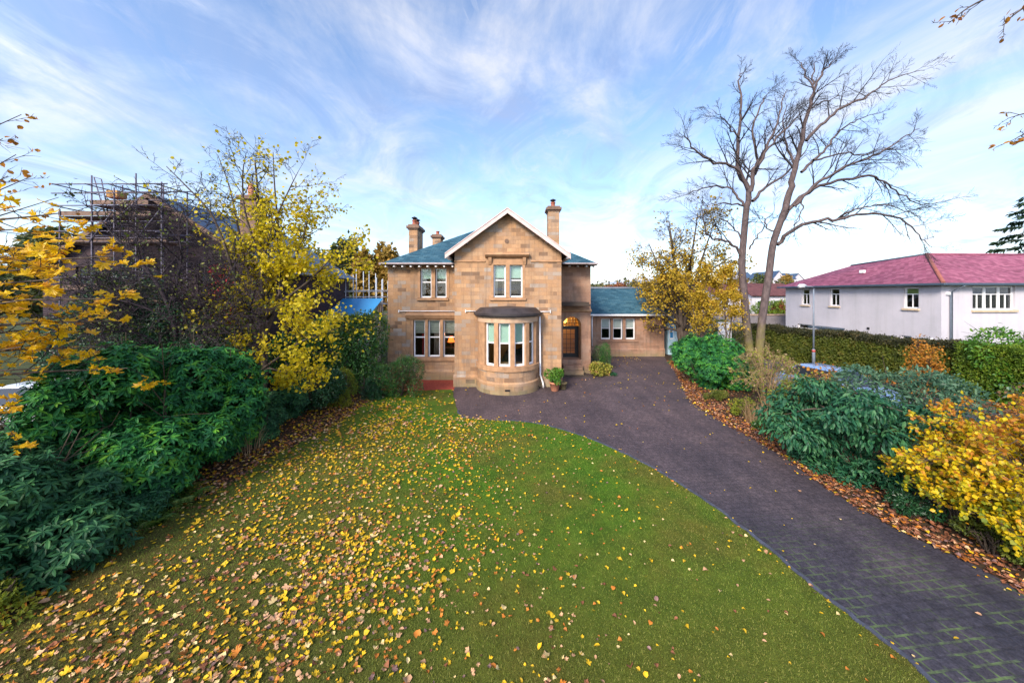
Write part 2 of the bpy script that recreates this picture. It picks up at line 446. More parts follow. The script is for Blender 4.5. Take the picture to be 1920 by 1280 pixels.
# bright thin veil towards the horizon, heavier left and right of the view than over the house
az = math_(nt, 'ABSOLUTE', math_(nt, 'SUBTRACT', sp.outputs[0], 0.12))
veil = math_(nt, 'MULTIPLY', ramp_out(nt, sp.outputs[2], [(0.0, 0.8), (0.10, 0.42), (0.26, 0.0)]), ramp_out(nt, az, [(0.0, 0.35), (0.35, 0.75), (0.65, 1.0)]))
fs = math_(nt, 'MAXIMUM', fs, veil, clamp=True)
shade = cloud_layer(-50, (1.0, 0.75, 1), (1.1, 0.4, 0), 2.2, 10, 0.64, 1.0)
lit = ramp_out(nt, shade.outputs[0], [(0.38, (2.4, 3.0, 4.6)), (0.48, (3.6, 4.1, 5.35)), (0.60, (5.3, 5.3, 5.6))])
sd_ = N(nt, 'ShaderNodeVectorMath', operation='DOT_PRODUCT'); L(nt, tc.outputs['Generated'], sd_.inputs[0]); sd_.inputs[1].default_value = SUN_DIR
glow = math_(nt, 'ADD', math_(nt, 'MULTIPLY', math_(nt, 'POWER', math_(nt, 'MAXIMUM', sd_.outputs['Value'], 0.0), 1.5), 2.3), 1.0)
lowb = math_(nt, 'ADD', math_(nt, 'MULTIPLY', ramp_out(nt, sp.outputs[2], [(0.0, 1.0), (0.30, 0.0)]), .30), 1.0)
lit = mixc(nt, 1.0, lit, math_(nt, 'MULTIPLY', glow, lowb), 'MULTIPLY')
skyc = mixc(nt, fs, hs.outputs[0], lit)
L(nt, skyc, bg.inputs['Color'])

# ================================================================== ground materials
def ground_mat(name, stops, scale, rough=0.95, b_s=0.5, fine=60, stops2=None, scale2=0.6, f2=0.5, mottle_shade=False):
    m, nt, b = new_mat(name)
    tc = N(nt, 'ShaderNodeTexCoord')
    n1 = noise(nt, tc.outputs['Object'], scale, 8, 0.65); n2 = noise(nt, tc.outputs['Object'], fine, 4, 0.7); n3 = noise(nt, tc.outputs['Object'], scale2, 4, 0.6)
    c = ramp_out(nt, n1.outputs[0], stops)
    if stops2: c = mixc(nt, ramp_out(nt, n3.outputs[0], [(0.42, 0.0), (0.6, f2)]), c, ramp_out(nt, n1.outputs[0], stops2))
    c = mixc(nt, 0.6, c, ramp_out(nt, n2.outputs[0], [(0.25, (0.5, 0.5, 0.5)), (0.75, (1.4, 1.4, 1.4))]), 'MULTIPLY')
    if mottle_shade:
        n7 = noise(nt, tc.outputs['Object'], .9, 6, .7); n8 = noise(nt, tc.outputs['Object'], 5.0, 5, .7)
        c = mixc(nt, .6, c, ramp_out(nt, n7.outputs[0], [(.34, (.55, .66, .6)), (.5, (1, 1, 1)), (.66, (1.35, 1.2, 1.0))]), 'MULTIPLY')
        c = mixc(nt, .5, c, ramp_out(nt, n8.outputs[0], [(.32, (.6, .62, .6)), (.68, (1.3, 1.25, 1.2))]), 'MULTIPLY')
        sy = N(nt, 'ShaderNodeSeparateXYZ'); L(nt, tc.outputs['Object'], sy.inputs[0])
        ol = ramp_out(nt, math_(nt, 'MULTIPLY', math_(nt, 'ADD', sy.outputs[1], math_(nt, 'MULTIPLY', n3.outputs[0], 4.0)), .1), [(.62, .6), (.95, .0)])
        c = mixc(nt, ol, c, ramp_out(nt, n1.outputs[0], [(.3, (.075, .075, .010)), (.7, (.125, .105, .020))]))      # olive brown blend, stronger towards the near lawn
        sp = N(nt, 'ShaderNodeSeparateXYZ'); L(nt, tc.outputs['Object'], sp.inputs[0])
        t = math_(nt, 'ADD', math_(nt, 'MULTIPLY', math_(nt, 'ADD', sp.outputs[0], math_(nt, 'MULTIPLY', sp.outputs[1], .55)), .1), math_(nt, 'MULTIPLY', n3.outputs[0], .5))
        c = mixc(nt, ramp_out(nt, t, [(.05, .8), (.42, 0.0)]), c, ramp_out(nt, n1.outputs[0], [(.3, (.055, .042, .012)), (.7, (.10, .075, .022))]))  # brown earthy turf at near left, with shrub shade and vignette painted in
    L(nt, c, b.inputs['Base Color']); b.inputs['Roughness'].default_value = rough; b.inputs['Specular IOR Level'].default_value = 0.2
    bump(nt, n2.outputs[0], b_s, 0.03, b)
    return m
M = {}
M['soil'] = ground_mat('soil', [(0.3, (0.025, 0.016, 0.010)), (0.7, (0.07, 0.045, 0.025))], 3, fine=40)
M['rough_grass'] = ground_mat('rough_grass', [(0.3, (0.02, 0.035, 0.010)), (0.7, (0.07, 0.075, 0.025))], 1.5, fine=25)
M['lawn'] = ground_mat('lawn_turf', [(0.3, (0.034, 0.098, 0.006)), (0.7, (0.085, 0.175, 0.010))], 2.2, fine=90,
                       stops2=[(0.3, (0.075, 0.078, 0.010)), (0.7, (0.135, 0.115, 0.020))], scale2=0.35, f2=0.75, b_s=0.8, mottle_shade=True)
M['asphalt'] = ground_mat('lane_asphalt', [(0.3, (0.045, 0.05, 0.06)), (0.7, (0.075, 0.08, 0.095))], 2, fine=80, b_s=0.2)
M['redpath'] = ground_mat('red_chippings', [(0.3, (0.22, 0.04, 0.028)), (0.7, (0.38, 0.08, 0.05))], 9, fine=70, b_s=0.5)
def drive_mat():
    m, nt, b = new_mat('sett_paving')
    tc = N(nt, 'ShaderNodeTexCoord'); mp = N(nt, 'ShaderNodeMapping'); mp.inputs['Rotation'].default_value = (0, 0, R(-6))
    L(nt, tc.outputs['Object'], mp.inputs[0])
    wob = noise(nt, tc.outputs['Object'], 2.2, 3)
    vm = N(nt, 'ShaderNodeVectorMath', operation='MULTIPLY_ADD'); L(nt, wob.outputs[1], vm.inputs[0]); vm.inputs[1].default_value = (.05, .05, 0); L(nt, mp.outputs[0], vm.inputs[2])
    br = N(nt, 'ShaderNodeTexBrick', offset=0.5, squash=1.0)
    for k, v in (('Scale', 1), ('Mortar Size', .019), ('Brick Width', .21), ('Row Height', .15), ('Mortar Smooth', .4)): br.inputs[k].default_value = v
    br.inputs['Color1'].default_value = (0, 0, 0, 1); br.inputs['Color2'].default_value = (1, 1, 1, 1)
    L(nt, vm.outputs[0], br.inputs['Vector'])
    n1 = noise(nt, tc.outputs['Object'], 0.55, 6, 0.6); n2 = noise(nt, tc.outputs['Object'], 45, 5, 0.7); n3 = noise(nt, tc.outputs['Object'], 1.1, 5, 0.65)
    n4 = noise(nt, tc.outputs['Object'], 6, 6, 0.7); n6 = noise(nt, tc.outputs['Object'], 17, 6, .75)
    sp = N(nt, 'ShaderNodeSeparateXYZ'); L(nt, tc.outputs['Object'], sp.inputs[0])
    c = ramp_out(nt, n1.outputs[0], [(0.3, (0.021, 0.022, 0.034)), (0.5, (0.036, 0.034, 0.046)), (0.7, (0.062, 0.053, 0.062))])
    far = ramp_out(nt, math_(nt, 'MULTIPLY', sp.outputs[1], 1/20.0), [(0.25, 0.0), (0.62, 0.75)])   # paler, pinker setts by the house
    c = mixc(nt, far, c, ramp_out(nt, n1.outputs[0], [(0.3, (0.070, 0.050, 0.056)), (0.7, (0.125, 0.085, 0.087))]))
    c = mixc(nt, 0.3, c, ramp_out(nt, br.outputs[0], [(0.0, (0.6, 0.6, 0.62)), (1.0, (1.35, 1.3, 1.3))]), 'MULTIPLY')
    c = mixc(nt, 0.85, c, ramp_out(nt, n2.outputs[0], [(0.28, (0.4, 0.4, 0.42)), (0.72, (1.6, 1.6, 1.58))]), 'MULTIPLY')
    c = mixc(nt, 0.7, c, ramp_out(nt, n4.outputs[0], [(0.3, (0.6, 0.6, 0.6)), (0.7, (1.3, 1.3, 1.3))]), 'MULTIPLY')
    c = mixc(nt, math_(nt, 'MULTIPLY', br.outputs['Fac'], 0.22), c, (0.03, 0.026, 0.03))
    c = mixc(nt, .75, c, ramp_out(nt, n6.outputs[0], [(.33, (.5, .5, .52)), (.5, (1, 1, 1)), (.67, (1.55, 1.5, 1.45))]), 'MULTIPLY')
    mt = N(nt, 'ShaderNodeMapping'); mt.inputs['Rotation'].default_value = (0, 0, R(-8)); mt.inputs['Scale'].default_value = (1.3, .12, 1); L(nt, tc.outputs['Object'], mt.inputs[0])
    n5 = noise(nt, mt.outputs[0], 1.5, 5, .6)      # tyre wear and old oil along the drive
    c = mixc(nt, .55, c, ramp_out(nt, n5.outputs[0], [(.35, (.62, .62, .66)), (.65, (1.25, 1.2, 1.18))]), 'MULTIPLY')
    near = ramp_out(nt, math_(nt, 'MULTIPLY', sp.outputs[1], 0.1), [(0.40, 1.0), (0.58, 0.55), (0.75, 0.0)])
    moss = math_(nt, 'MULTIPLY', math_(nt, 'MULTIPLY', near, ramp_out(nt, n3.outputs[0], [(0.44, 0.0), (0.54, 1.0)])), br.outputs['Fac'])
    c = mixc(nt, math_(nt, 'MULTIPLY', moss, ramp_out(nt, n4.outputs[0], [(.38, .15), (.62, .9)])), c, (0.105, 0.165, 0.05))
    L(nt, c, b.inputs['Base Color']); b.inputs['Roughness'].default_value = 0.72; b.inputs['Specular IOR Level'].default_value = 0.35
    bump(nt, math_(nt, 'SUBTRACT', math_(nt, 'MULTIPLY', n2.outputs[0], 0.4), math_(nt, 'MULTIPLY', br.outputs['Fac'], .6)), 0.35, 0.01, b)
    return m
M['drive'] = drive_mat()
M['kerbstone'] = plain('kerbstone', (0.05, 0.055, 0.08), 0.85, 0.5, 9, bumpy=0.4)

# ================================================================== ground sheets
def sheet(name, pts, z, mat, kind='structure'):
    v = [(x, y, z) for x, y in pts]
    o = np_mesh(name, v, np.array([list(range(len(v)))]), mat)
    return tag(o, kind=kind)
S = 3000
gr = sheet('ground', [(-S, -S), (S, -S), (S, S), (-S, S)], 0.0, M['rough_grass'])
lawn_edge_px = [(848, 731), (854, 757), (861, 778), (873, 784), (908, 787), (981, 792), (1033, 801), (1100, 822), (1200, 867), (1300, 926), (1380, 982), (1470, 1057), (1540, 1117), (1640, 1192), (1740, 1277)]
LE = [G(x, y)[:2] for x, y in lawn_edge_px]+[(5.05, 2.5), (5.1, -4)]
LE = [tuple(p) for p in smooth_poly([(a, b, 0) for a, b in LE], 9)[:, :2]]
rj = np.random.default_rng(9); LE = [(a+rj.normal()*.018, b+rj.normal()*.018) for a, b in LE]
bed_left_px = [(783, 733), (735, 738), (690, 752), (640, 790), (560, 832), (480, 872), (440, 903), (380, 935), (300, 975), (200, 1025), (100, 1103), (0, 1180)]
BL = [G(x, y)[:2] for x, y in bed_left_px]+[(-7.3, 2.5), (-7.4, -4)]
LAWN = LE+BL[::-1]
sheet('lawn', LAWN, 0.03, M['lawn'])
drive_right_px = [(1245, 669), (1262, 690), (1285, 730), (1292, 747), (1330, 776), (1400, 816), (1470, 857), (1530, 901), (1600, 946), (1700, 1001), (1800, 1047), (1920, 1111)]
DR = [G(x, y)[:2] for x, y in drive_right_px]+[(8.2, 2.5), (8.2, -4)]
DR = [tuple(p) for p in smooth_poly([(a, b, 0) for a, b in DR], 4)[:, :2]]
sheet('driveway', LE+[p for p in DR[::-1]]+[(11.4, 26.5), (-2.95, 26.5)], 0.012, M['drive'])
sheet('flower_bed', DR+[(11.6, -4), (12.4, 10), (13, 20), (14, 27), (11.5, 27)], 0.008, M['soil'])
sheet('flower_bed', BL+[(-12, -4), (-12, 17.5), (-9.0, 21), (-6.5, 19.0), (-6.2, 17.2)], 0.008, M['soil'])
sheet('road', [(12.4, -8), (20.3, -8), (20.0, 8), (19.6, 20), (18.6, 26.5), (15.4, 30), (13.6, 27), (13, 20), (12.6, 10)], 0.010, M['asphalt'])
sheet('yard', [(-30, -8), (-12.1, -8), (-12.1, 17.5), (-30, 17.5)], 0.006, M['asphalt'])
sheet('path', [G(690, 733)[:2], G(700, 706)[:2], (-6.8, 18.86), (-2.95, 18.86), G(850, 733)[:2]], 0.016, M['redpath'])
kb = MB()
LEk = LE[14::2]
for a, b in zip(LEk[:-1], LEk[1:]):
    kb.bar((a[0]+.03, a[1], 0.022), (b[0]+.03, b[1], 0.020), 0.07, 0.045)
o = kb.build('kerb', M['kerbstone']); tag(o, kind='structure')

# far hill that closes the view
rg = np.random.default_rng(5)
hv, nx, ny = [], 90, 8
for j in range(ny):
    y = 150+j*45
    for i in range(nx):
        x = -700+i*1400/(nx-1)
        h = (j/(ny-1))**.8*(9+4*math.sin(x*.013+1)+3*math.sin(x*.031))+2.0*rg.random()*(j > 0)
        hv.append((x*(1+j*.12), y, h-0.3))
hf = [[j*nx+i, j*nx+i+1, (j+1)*nx+i+1, (j+1)*nx+i] for j in range(ny-1) for i in range(nx-1)]
M['hill'] = ground_mat('hill_cover', [(0.3, (0.03, 0.045, 0.03)), (0.7, (0.10, 0.085, 0.045))], 0.08, fine=0.7, b_s=0.3)
tag(np_mesh('hills', hv, np.array(hf), M['hill'], smooth=True), kind='structure')
# ================================================================== building materials
SAND = [(0.0, (0.17, 0.115, 0.085)), (0.11, (0.25, 0.155, 0.10)), (0.17, (0.40, 0.245, 0.145)), (0.36, (0.48, 0.285, 0.155)), (0.50, (0.42, 0.27, 0.17)), (0.62, (0.54, 0.34, 0.195)), (0.74, (0.44, 0.26, 0.15)), (0.84, (0.38, 0.295, 0.235)), (1.0, (0.46, 0.41, 0.37))]
SAND = [(p, (c[0]*.88, c[1]*.86, c[2]*.84)) for p, c in SAND]
SAND_SH = [(p, (c[0]*.86, c[1]*.84, c[2]*.88)) for p, c in SAND]
def base_stain(nt, tc, c):
    sp = N(nt, 'ShaderNodeSeparateXYZ'); L(nt, tc.outputs['Object'], sp.inputs[0])
    n = noise(nt, tc.outputs['Object'], 2.5, 6, 0.7)
    t = math_(nt, 'ADD', sp.outputs[2], math_(nt, 'MULTIPLY', n.outputs[0], 0.9))
    f = ramp_out(nt, t, [(0.35, 0.75), (0.95, 0.0)])      # damp green algae at the plinth
    c = mixc(nt, f, c, (0.20, 0.19, 0.10))
    n2 = noise(nt, tc.outputs['Object'], 0.9, 7, 0.65)
    c = mixc(nt, ramp_out(nt, n2.outputs[0], [(0.50, 0.0), (0.72, 0.65)]), c, (0.33, 0.25, 0.19))
    # dark rain streaks
    mp = N(nt, 'ShaderNodeMapping'); mp.inputs['Scale'].default_value = (3.5, 3.5, 0.35); L(nt, tc.outputs['Object'], mp.inputs[0])
    n3 = noise(nt, mp.outputs[0], 1.2, 6, 0.6)
    return mixc(nt, ramp_out(nt, n3.outputs[0], [(0.50, 0.0), (0.72, 0.6)]), c, (0.14, 0.10, 0.075))
M['stone'] = brick_mat('sandstone_blocks', 0.46, 0.20, 0.006, SAND, (0.30, 0.19, 0.11), wear=base_stain, bump_s=0.5)
M['stone_dressed'] = plain('dressed_sandstone', (0.37, 0.21, 0.115), 0.85, 0.3, 3.5, bumpy=0.15)
M['stone_pale'] = plain('pale_dressed_sandstone', (0.46, 0.31, 0.21), 0.85, 0.25, 3.5, bumpy=0.15)
M['stone_pink'] = brick_mat('reddish_sandstone', 0.48, 0.205, 0.005, [(0.0, (0.22, 0.13, 0.10)), (0.2, (0.32, 0.185, 0.125)), (0.7, (0.38, 0.22, 0.15)), (1.0, (0.34, 0.22, 0.17))], (0.24, 0.15, 0.11), wear=base_stain)
M['stone_dark'] = plain('weathered_dark_sandstone', (0.17, 0.105, 0.075), 0.9, 0.35, 4, bumpy=0.3)
M['slate'] = brick_mat('blue_slates', 0.30, 0.20, 0.006, [(0.0, (0.018, 0.065, 0.10)), (0.5, (0.030, 0.095, 0.145)), (1.0, (0.055, 0.13, 0.175))], (0.010, 0.025, 0.035), rough=0.8, bump_s=0.6)
M['lead'] = plain('lead_sheet', (0.035, 0.028, 0.030), 0.5, 0.5, 3, bumpy=0.3)
M['white_paint'] = plain('white_gloss_paint', (0.80, 0.78, 0.80), 0.4, 0.04, 3)
M['barge_paint'] = plain('weathered_pinkish_white_paint', (0.56, 0.44, 0.42), 0.6, 0.15, 3)
M['gutter_paint'] = plain('dusty_pink_grey_gutter', (0.36, 0.30, 0.31), 0.6, 0.2, 3)
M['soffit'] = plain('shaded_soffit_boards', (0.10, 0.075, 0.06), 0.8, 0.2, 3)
M['black_paint'] = plain('black_paint', (0.012, 0.012, 0.014), 0.4, 0.2, 5)
M['iron'] = plain('painted_iron', (0.16, 0.19, 0.24), 0.5, 0.15, 5)
M['blind'] = plain('pale_green_blind', (0.50, 0.66, 0.56), 0.8, 0.06, 5)
M['roman_blind'] = plain('grey_pleated_blind', (0.48, 0.47, 0.42), 0.85, 0.08, 5)
M['curtain'] = plain('curtain_cloth', (0.30, 0.24, 0.20), 0.9, 0.15, 3)
M['white_curtain'] = plain('white_curtain_cloth', (0.66, 0.64, 0.62), 0.9, 0.1, 3)
M['red_curtain'] = plain('red_curtain_cloth', (0.36, 0.03, 0.03), 0.9, 0.15, 3)
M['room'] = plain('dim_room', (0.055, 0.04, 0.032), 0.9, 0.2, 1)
M['ochre_room'] = plain('ochre_room_wall', (0.42, 0.24, 0.09), 0.9, 0.1, 1)
M['oak'] = plain('dark_oak', (0.07, 0.035, 0.018), 0.5, 0.3, 4)
M['sofa'] = plain('dark_teal_cloth', (0.02, 0.035, 0.04), 0.9, 0.3, 6)
M['terracotta'] = plain('terracotta', (0.42, 0.17, 0.10), 0.85, 0.15, 5, bumpy=0.1)
M['chimney_pot'] = plain('red_clay_pot', (0.32, 0.10, 0.06), 0.8, 0.2, 5)
def glass_mat():
    m, nt, b = new_mat('window_glass'); nt.nodes.remove(b)
    t = N(nt, 'ShaderNodeBsdfTransparent'); t.inputs[0].default_value = (0.86, 0.9, 0.9, 1)
    g = N(nt, 'ShaderNodeBsdfGlossy'); g.inputs['Roughness'].default_value = 0.02
    lw = N(nt, 'ShaderNodeLayerWeight'); lw.inputs[0].default_value = 0.25
    mx = N(nt, 'ShaderNodeMixShader'); L(nt, math_(nt, 'ADD', math_(nt, 'MULTIPLY', lw.outputs['Fresnel'], 0.9), 0.03, True), mx.inputs[0])
    L(nt, t.outputs[0], mx.inputs[1]); L(nt, g.outputs[0], mx.inputs[2]); L(nt, mx.outputs[0], nt.nodes['Material Output'].inputs[0])
    return m
M['glass'] = glass_mat()
def emit(name, col, s):
    m, nt, b = new_mat(name); b.inputs['Base Color'].default_value = (*col, 1)
    b.inputs['Emission Color'].default_value = (*col, 1); b.inputs['Emission Strength'].default_value = s
    return m
M['lamp_glow'] = emit('glowing_red_lampshade', (1.0, 0.16, 0.02), 2.2)
M['hall_glow'] = emit('glowing_hall_lantern', (1.0, 0.50, 0.08), 5.0)

# ================================================================== the sandstone house
house = thing('sandstone_house', 'two storey honey sandstone villa with round bay window and blue slate roof', 'house', (0, 17.5, 0))
YG, YL, YP, YW = 17.5, 18.9, 20.4, 25.9       # fronts: gable, left bay, porch, low wing
def rect(x0, y0, x1, y1, D):
    a = XZ(x0, y1, D); b = XZ(x1, y0, D); return (a[0], a[1], b[0], b[1])

def sash(h, y, parent, blind='blind', blind_f=0.42, name='window', bars=False, rot=None, frame_w=0.065, fmat='white_paint'):
    """sash window filling hole h=(x0,z0,x1,z1) at plane y; parts frame > sub-parts pane, blind"""
    x0, z0, x1, z1 = h; fw = frame_w; zm = z0+(z1-z0)*0.53
    m = MB()
    m.box(x0, y, z0, x0+fw, y+.09, z1); m.box(x1-fw, y, z0, x1, y+.09, z1)
    m.box(x0+fw, y, z1-fw*.8, x1-fw, y+.09, z1); m.box(x0+fw, y-.015, z0, x1-fw, y+.09, z0+fw*1.25)
    m.box(x0+fw, y+.02, zm-.028, x1-fw, y+.07, zm+.028)
    if bars: m.box((x0+x1)/2-.02, y+.03, z0+fw, (x0+x1)/2+.02, y+.06, zm-.028)
    wo = m.build(name, M[fmat], parent)
    MB().box(x0+fw*.7, y+.05, z0+fw*.7, x1-fw*.7, y+.056, z1-fw*.6).build('pane', M['glass'], wo)
    if blind:
        zb = z1-(z1-z0)*blind_f
        if blind == 'roman_blind':
            q = MB()
            for k in range(5):
                za = z1-(z1-zb)*(k+1)/5; zc = z1-(z1-zb)*k/5
                q.prism([(y+.10, zc), (y+.135+.01*k, za), (y+.15+.01*k, za), (y+.12, zc)], 'x', x0+fw*.6, x1-fw*.6)
            q.build('blind', M[blind], wo)
        else:
            MB().box(x0+fw*.6, y+.10, zb, x1-fw*.6, y+.115, z1-.02).box(x0+fw*.6, y+.095, zb-.03, x1-fw*.6, y+.12, zb).build('blind', M[blind], wo)
    return wo

# --- left bay of the house
lup = [rect(788, 503, 809, 558, YL), rect(816, 503, 837.2, 558, YL)]
llo = [rect(775, 600, 797, 669, YL), rect(802.5, 600, 825, 669, YL), rect(830.7, 600, 854, 669, YL)]
xl0 = XZ(727, 0, YL)[0]
wb = MB(); wall_holes(wb, xl0, -2.6, 0, 6.35, lup+llo, YL, 0.22)
wb.box(xl0, YL+.001, 0, xl0+.3, 29, 6.35)                                  # west flank
wb.build('wall', M['stone'], house)
pb = MB()
pb.prism([(YL-.11, 0), (YL-.11, 0.46), (YL-.0, 0.58), (YL, 0)], 'x', xl0-.06, XZ(852, 0, YG)[0]); pb.build('plinth', M['stone'], house)
for h in lup: sash(h, YL+.13, house, 'blind', 0.33)
for h in llo: sash(h, YL+.13, house, 'roman_blind', 0.37)
def sill(x0, x1, z0, z1, y, proud=.09, mat='stone_dressed'):
    MB().prism([(y-proud, z0), (y-proud, z1-.03), (y+.15, z1), (y+.15, z0)], 'x', x0, x1).build('sill', M[mat], house)
a = rect(781.6, 558.4, 841, 563, YL); sill(a[0], a[2], a[1], a[3], YL)
a = rect(768, 669.4, 858, 676, YL); sill(a[0], a[2], a[1], a[3], YL)
def surround(hs, y, side=.14, top=.16, name='window_surround', mat='stone_dressed'):
    m = MB(); z0 = hs[0][1]; z1 = hs[0][3]; pr = .025
    xa = hs[0][0]-side; xb = hs[-1][2]+side
    m.box(xa, y-pr, z1, xb, y+.10, z1+top)
    m.box(xa, y-pr, z0, hs[0][0], y+.10, z1); m.box(hs[-1][2], y-pr, z0, xb, y+.10, z1)
    for p, q in zip(hs[:-1], hs[1:]): m.box(p[2], y-pr, z0, q[0], y+.16, z1)
    m.build(name, M[mat], house)
surround(lup, YL); surround(llo, YL)
a = rect(762, 588, 852, 597.5, YL)
MB().prism([(YL-.20, a[3]), (YL-.22, a[3]-.07), (YL-.12, a[1]+.02), (YL-.03, a[1]), (YL, a[1]), (YL, a[3]+.05)], 'x', a[0], XZ(852, 0, YG)[0]).build('cornice', M['stone_dressed'], house)
MB().box(XZ(769, 0, YL)[0], YL-.10, 3.30, XZ(776, 0, YL)[0], YL, 3.46).build('corbel', M['stone_dressed'], house)
q = P(748, 583, YL-.08)
MB().tube([(q[0], q[1], q[2]), (-2.92, q[1], q[2])], .025, 6).box(q[0]-.02, q[1]-.05, q[2]-.06, q[0]+.03, q[1]+.07, q[2]+.06).build('conduit', M['white_paint'], house)

# --- projecting gable
gx0, gx1 = XZ(852.3, 0, YG)[0], XZ(1052.5, 0, YG)[0]
gup = [rect(925.3, 496.5, 948.3, 557.3, YG), rect(955.6, 496.5, 979.6, 557.3, YG)]
bayhole = (-1.25, 1.2, 0.95, 3.35)
GA = (gx0+gx1)/2-.02; ZE, ZA = 6.55, 8.72
wg = MB(); wall_holes(wg, gx0, gx1, 0, ZE, gup+[bayhole], YG, 0.22)
wg.face([(gx0, YG, ZE), (gx1, YG, ZE), (gx1, YG, 6.95), (GA, YG, ZA), (gx0, YG, 6.95)])
wg.box(gx0, YG+.001, 0, gx0+.3, 23, 6.9); wg.box(gx1-.3, YG+.001, 0, gx1, 23, 6.9)
wg.build('gable_wall', M['stone'], house)
pb = MB(); pb.prism([(YG-.10, 0), (YG-.10, 0.50), (YG, 0.62), (YG, 0)], 'x', gx0-.05, gx1+.05); pb.build('plinth', M['stone'], house)
zs = XZ(0, 491, YG)[1]
MB().prism([(YG-.06, zs), (YG-.06, zs+.05), (YG, zs+.09), (YG, zs-.02)], 'x', gx0-.02, gup[0][0]-.42).build('string_course', M['stone_dressed'], house)
m = MB(); m.prism([(YG-.06, zs), (YG-.06, zs+.05), (YG, zs+.09), (YG, zs-.02)], 'x', gup[1][2]+.42, gx1+.02)
m.build('string_course', M['stone_dressed'], house)
for h in gup: sash(h, YG+.13, house, 'blind', 0.38)
surround(gup, YG, .12, .30)
a = rect(918, 557.6, 986, 562.7, YG); sill(a[0], a[2], a[1], a[3], YG)
a = rect(910, 476, 992, 483, YG)
MB().prism([(YG-.24, a[3]), (YG-.26, a[3]-.06), (YG-.17, a[1]+.04), (YG-.06, a[1]), (YG, a[1]-.04), (YG, a[3]+.04)], 'x', a[0], a[2]).build('hood_cornice', M['stone_dressed'], house)
for px in (919, 983):
    c = P(px, 489, YG); MB().prism([(YG-.16, a[1]), (YG-.13, a[1]-.18), (YG-.04, a[1]-.36), (YG, a[1]-.38), (YG, a[1])], 'x', c[0]-.08, c[0]+.08).build('corbel', M['stone_dressed'], house)
# carved round boss and block in the apex
c = P(950, 452, YG); MB().lathe([(.0, 0), (.08, 0), (.09, .02)], (0, 0, 0), 4)
b_ = MB(); b_.tube([(c[0], YG+.02, c[2]), (c[0], YG-.03, c[2])], .11, 14); b_.build('roundel', M['stone_dark'], house)

# --- gable roof, bargeboards
ov, yv = 0.42, YG-.42
slope = (ZA+.14-6.9)/((gx1-gx0)/2)
def gz(x): return ZA+.13-abs(x-GA)*slope
xeL, xeR = gx0-.40, gx1+.40
rb = MB()
for x in (xeL, xeR):
    p = [(GA, yv, gz(GA)), (x, yv, gz(x)), (x, 24, gz(x)), (GA, 24, gz(GA))]
    k = math.sqrt(1+slope**2)
    rb.face(p if x > GA else p[::-1], uv=[(0, 0), (0, abs(x-GA)*k), (6.9, abs(x-GA)*k), (6.9, 0)] if x > GA else [(6.9, 0), (6.9, abs(x-GA)*k), (0, abs(x-GA)*k), (0, 0)])
rb.build('gable_roof', M['slate'], house)
sf = MB()
for x in (xeL, xeR):
    sf.face([(GA, yv+.02, gz(GA)-.06), (x, yv+.02, gz(x)-.06), (x, 24, gz(x)-.06), (GA, 24, gz(GA)-.06)])
sf.build('soffit', M['soffit'], house)
for x in (xeL, xeR):
    q = MB(); q.prism([(GA, gz(GA)+.035), (x, gz(x)+.035), (x, gz(x)-.20), (GA, gz(GA)-.20)] if x > GA else [(GA, gz(GA)-.20), (x, gz(x)-.20), (x, gz(x)+.035), (GA, gz(GA)+.035)], 'y', yv-.05, yv)
    q.prism([(GA, gz(GA)+.075), (x, gz(x)+.075), (x, gz(x)+.03), (GA, gz(GA)+.03)] if x > GA else [(GA, gz(GA)+.03), (x, gz(x)+.03), (x, gz(x)+.075), (GA, gz(GA)+.075)], 'y', yv-.075, yv+.02)
    q.build('bargeboard', M['barge_paint'], house)
for s, x in ((-1, xeL), (1, xeR)):
    MB().box(min(x, x-s*.14), yv+.05, gz(x)-.16, max(x, x-s*.14), 22, gz(x)-.05).build('gutter', M['white_paint'], house)
# floodlights under the verge
for px, py in ((873, 454), (1028.5, 452)):
    c = P(px, py, YG-.22)
    lp = MB(); lp.box(c[0]-.13, c[1]-.10, c[2]-.09, c[0]+.13, c[1]+.06, c[2]+.06); lp.bar((c[0], c[1], c[2]+.05), (c[0], YG, c[2]+.16), .05); lo = lp.build('floodlight', M['iron'], house, bevel=.01)
    MB().box(c[0]-.11, c[1]-.106, c[2]-.07, c[0]+.11, c[1]-.101, c[2]+.04).build('lens', M['white_paint'], lo)

# --- main hipped roof (eaves stand forward of the walls)
TP = math.tan(R(29.5))
ex0, ex1 = XZ(713, 0, YL-.5)[0], XZ(1121, 0, YP-.5)[0]
zl, zr = 6.30, 6.42; yl, yr = YL-.5, YP-.5
k = 1/math.cos(R(29.5))
mr = MB(); tmax = (ex1-ex0)/2-.5
def rf(p): mr.face(p, uv=[(q[0], q[1]*k) for q in p])
def rs(p): mr.face(p, uv=[(q[1], q[0]*k) for q in p])
xm = GA
rf([(ex0, yl, zl), (xm, yl, zl), (xm, yl+tmax, zl+TP*tmax), (ex0+tmax, yl+tmax, zl+TP*tmax)])
rf([(xm, yr, zr), (ex1, yr, zr), (ex1-tmax, yr+tmax, zr+TP*tmax), (xm, yr+tmax, zr+TP*tmax)])
rs([(ex0, yl, zl), (ex0+tmax, yl+tmax, zl+TP*tmax), (ex0+tmax, 24.5, zl+TP*tmax), (ex0, 30, zl)])
rs([(ex1, yr, zr), (ex1, 30, zr), (ex1-tmax, 24.5, zr+TP*tmax), (ex1-tmax, yr+tmax, zr+TP*tmax)])
mr.build('roof', M['slate'], house)
m = MB(); m.box(ex0+.02, yl+.03, zl-.10, gx0, YL+.4, zl-.05)
m.build('soffit', M['soffit'], house); m = MB()
m.box(gx1, yr+.03, zr-.10, ex1-.02, YP+.4, zr-.05); m.build('soffit', M['soffit'], house)
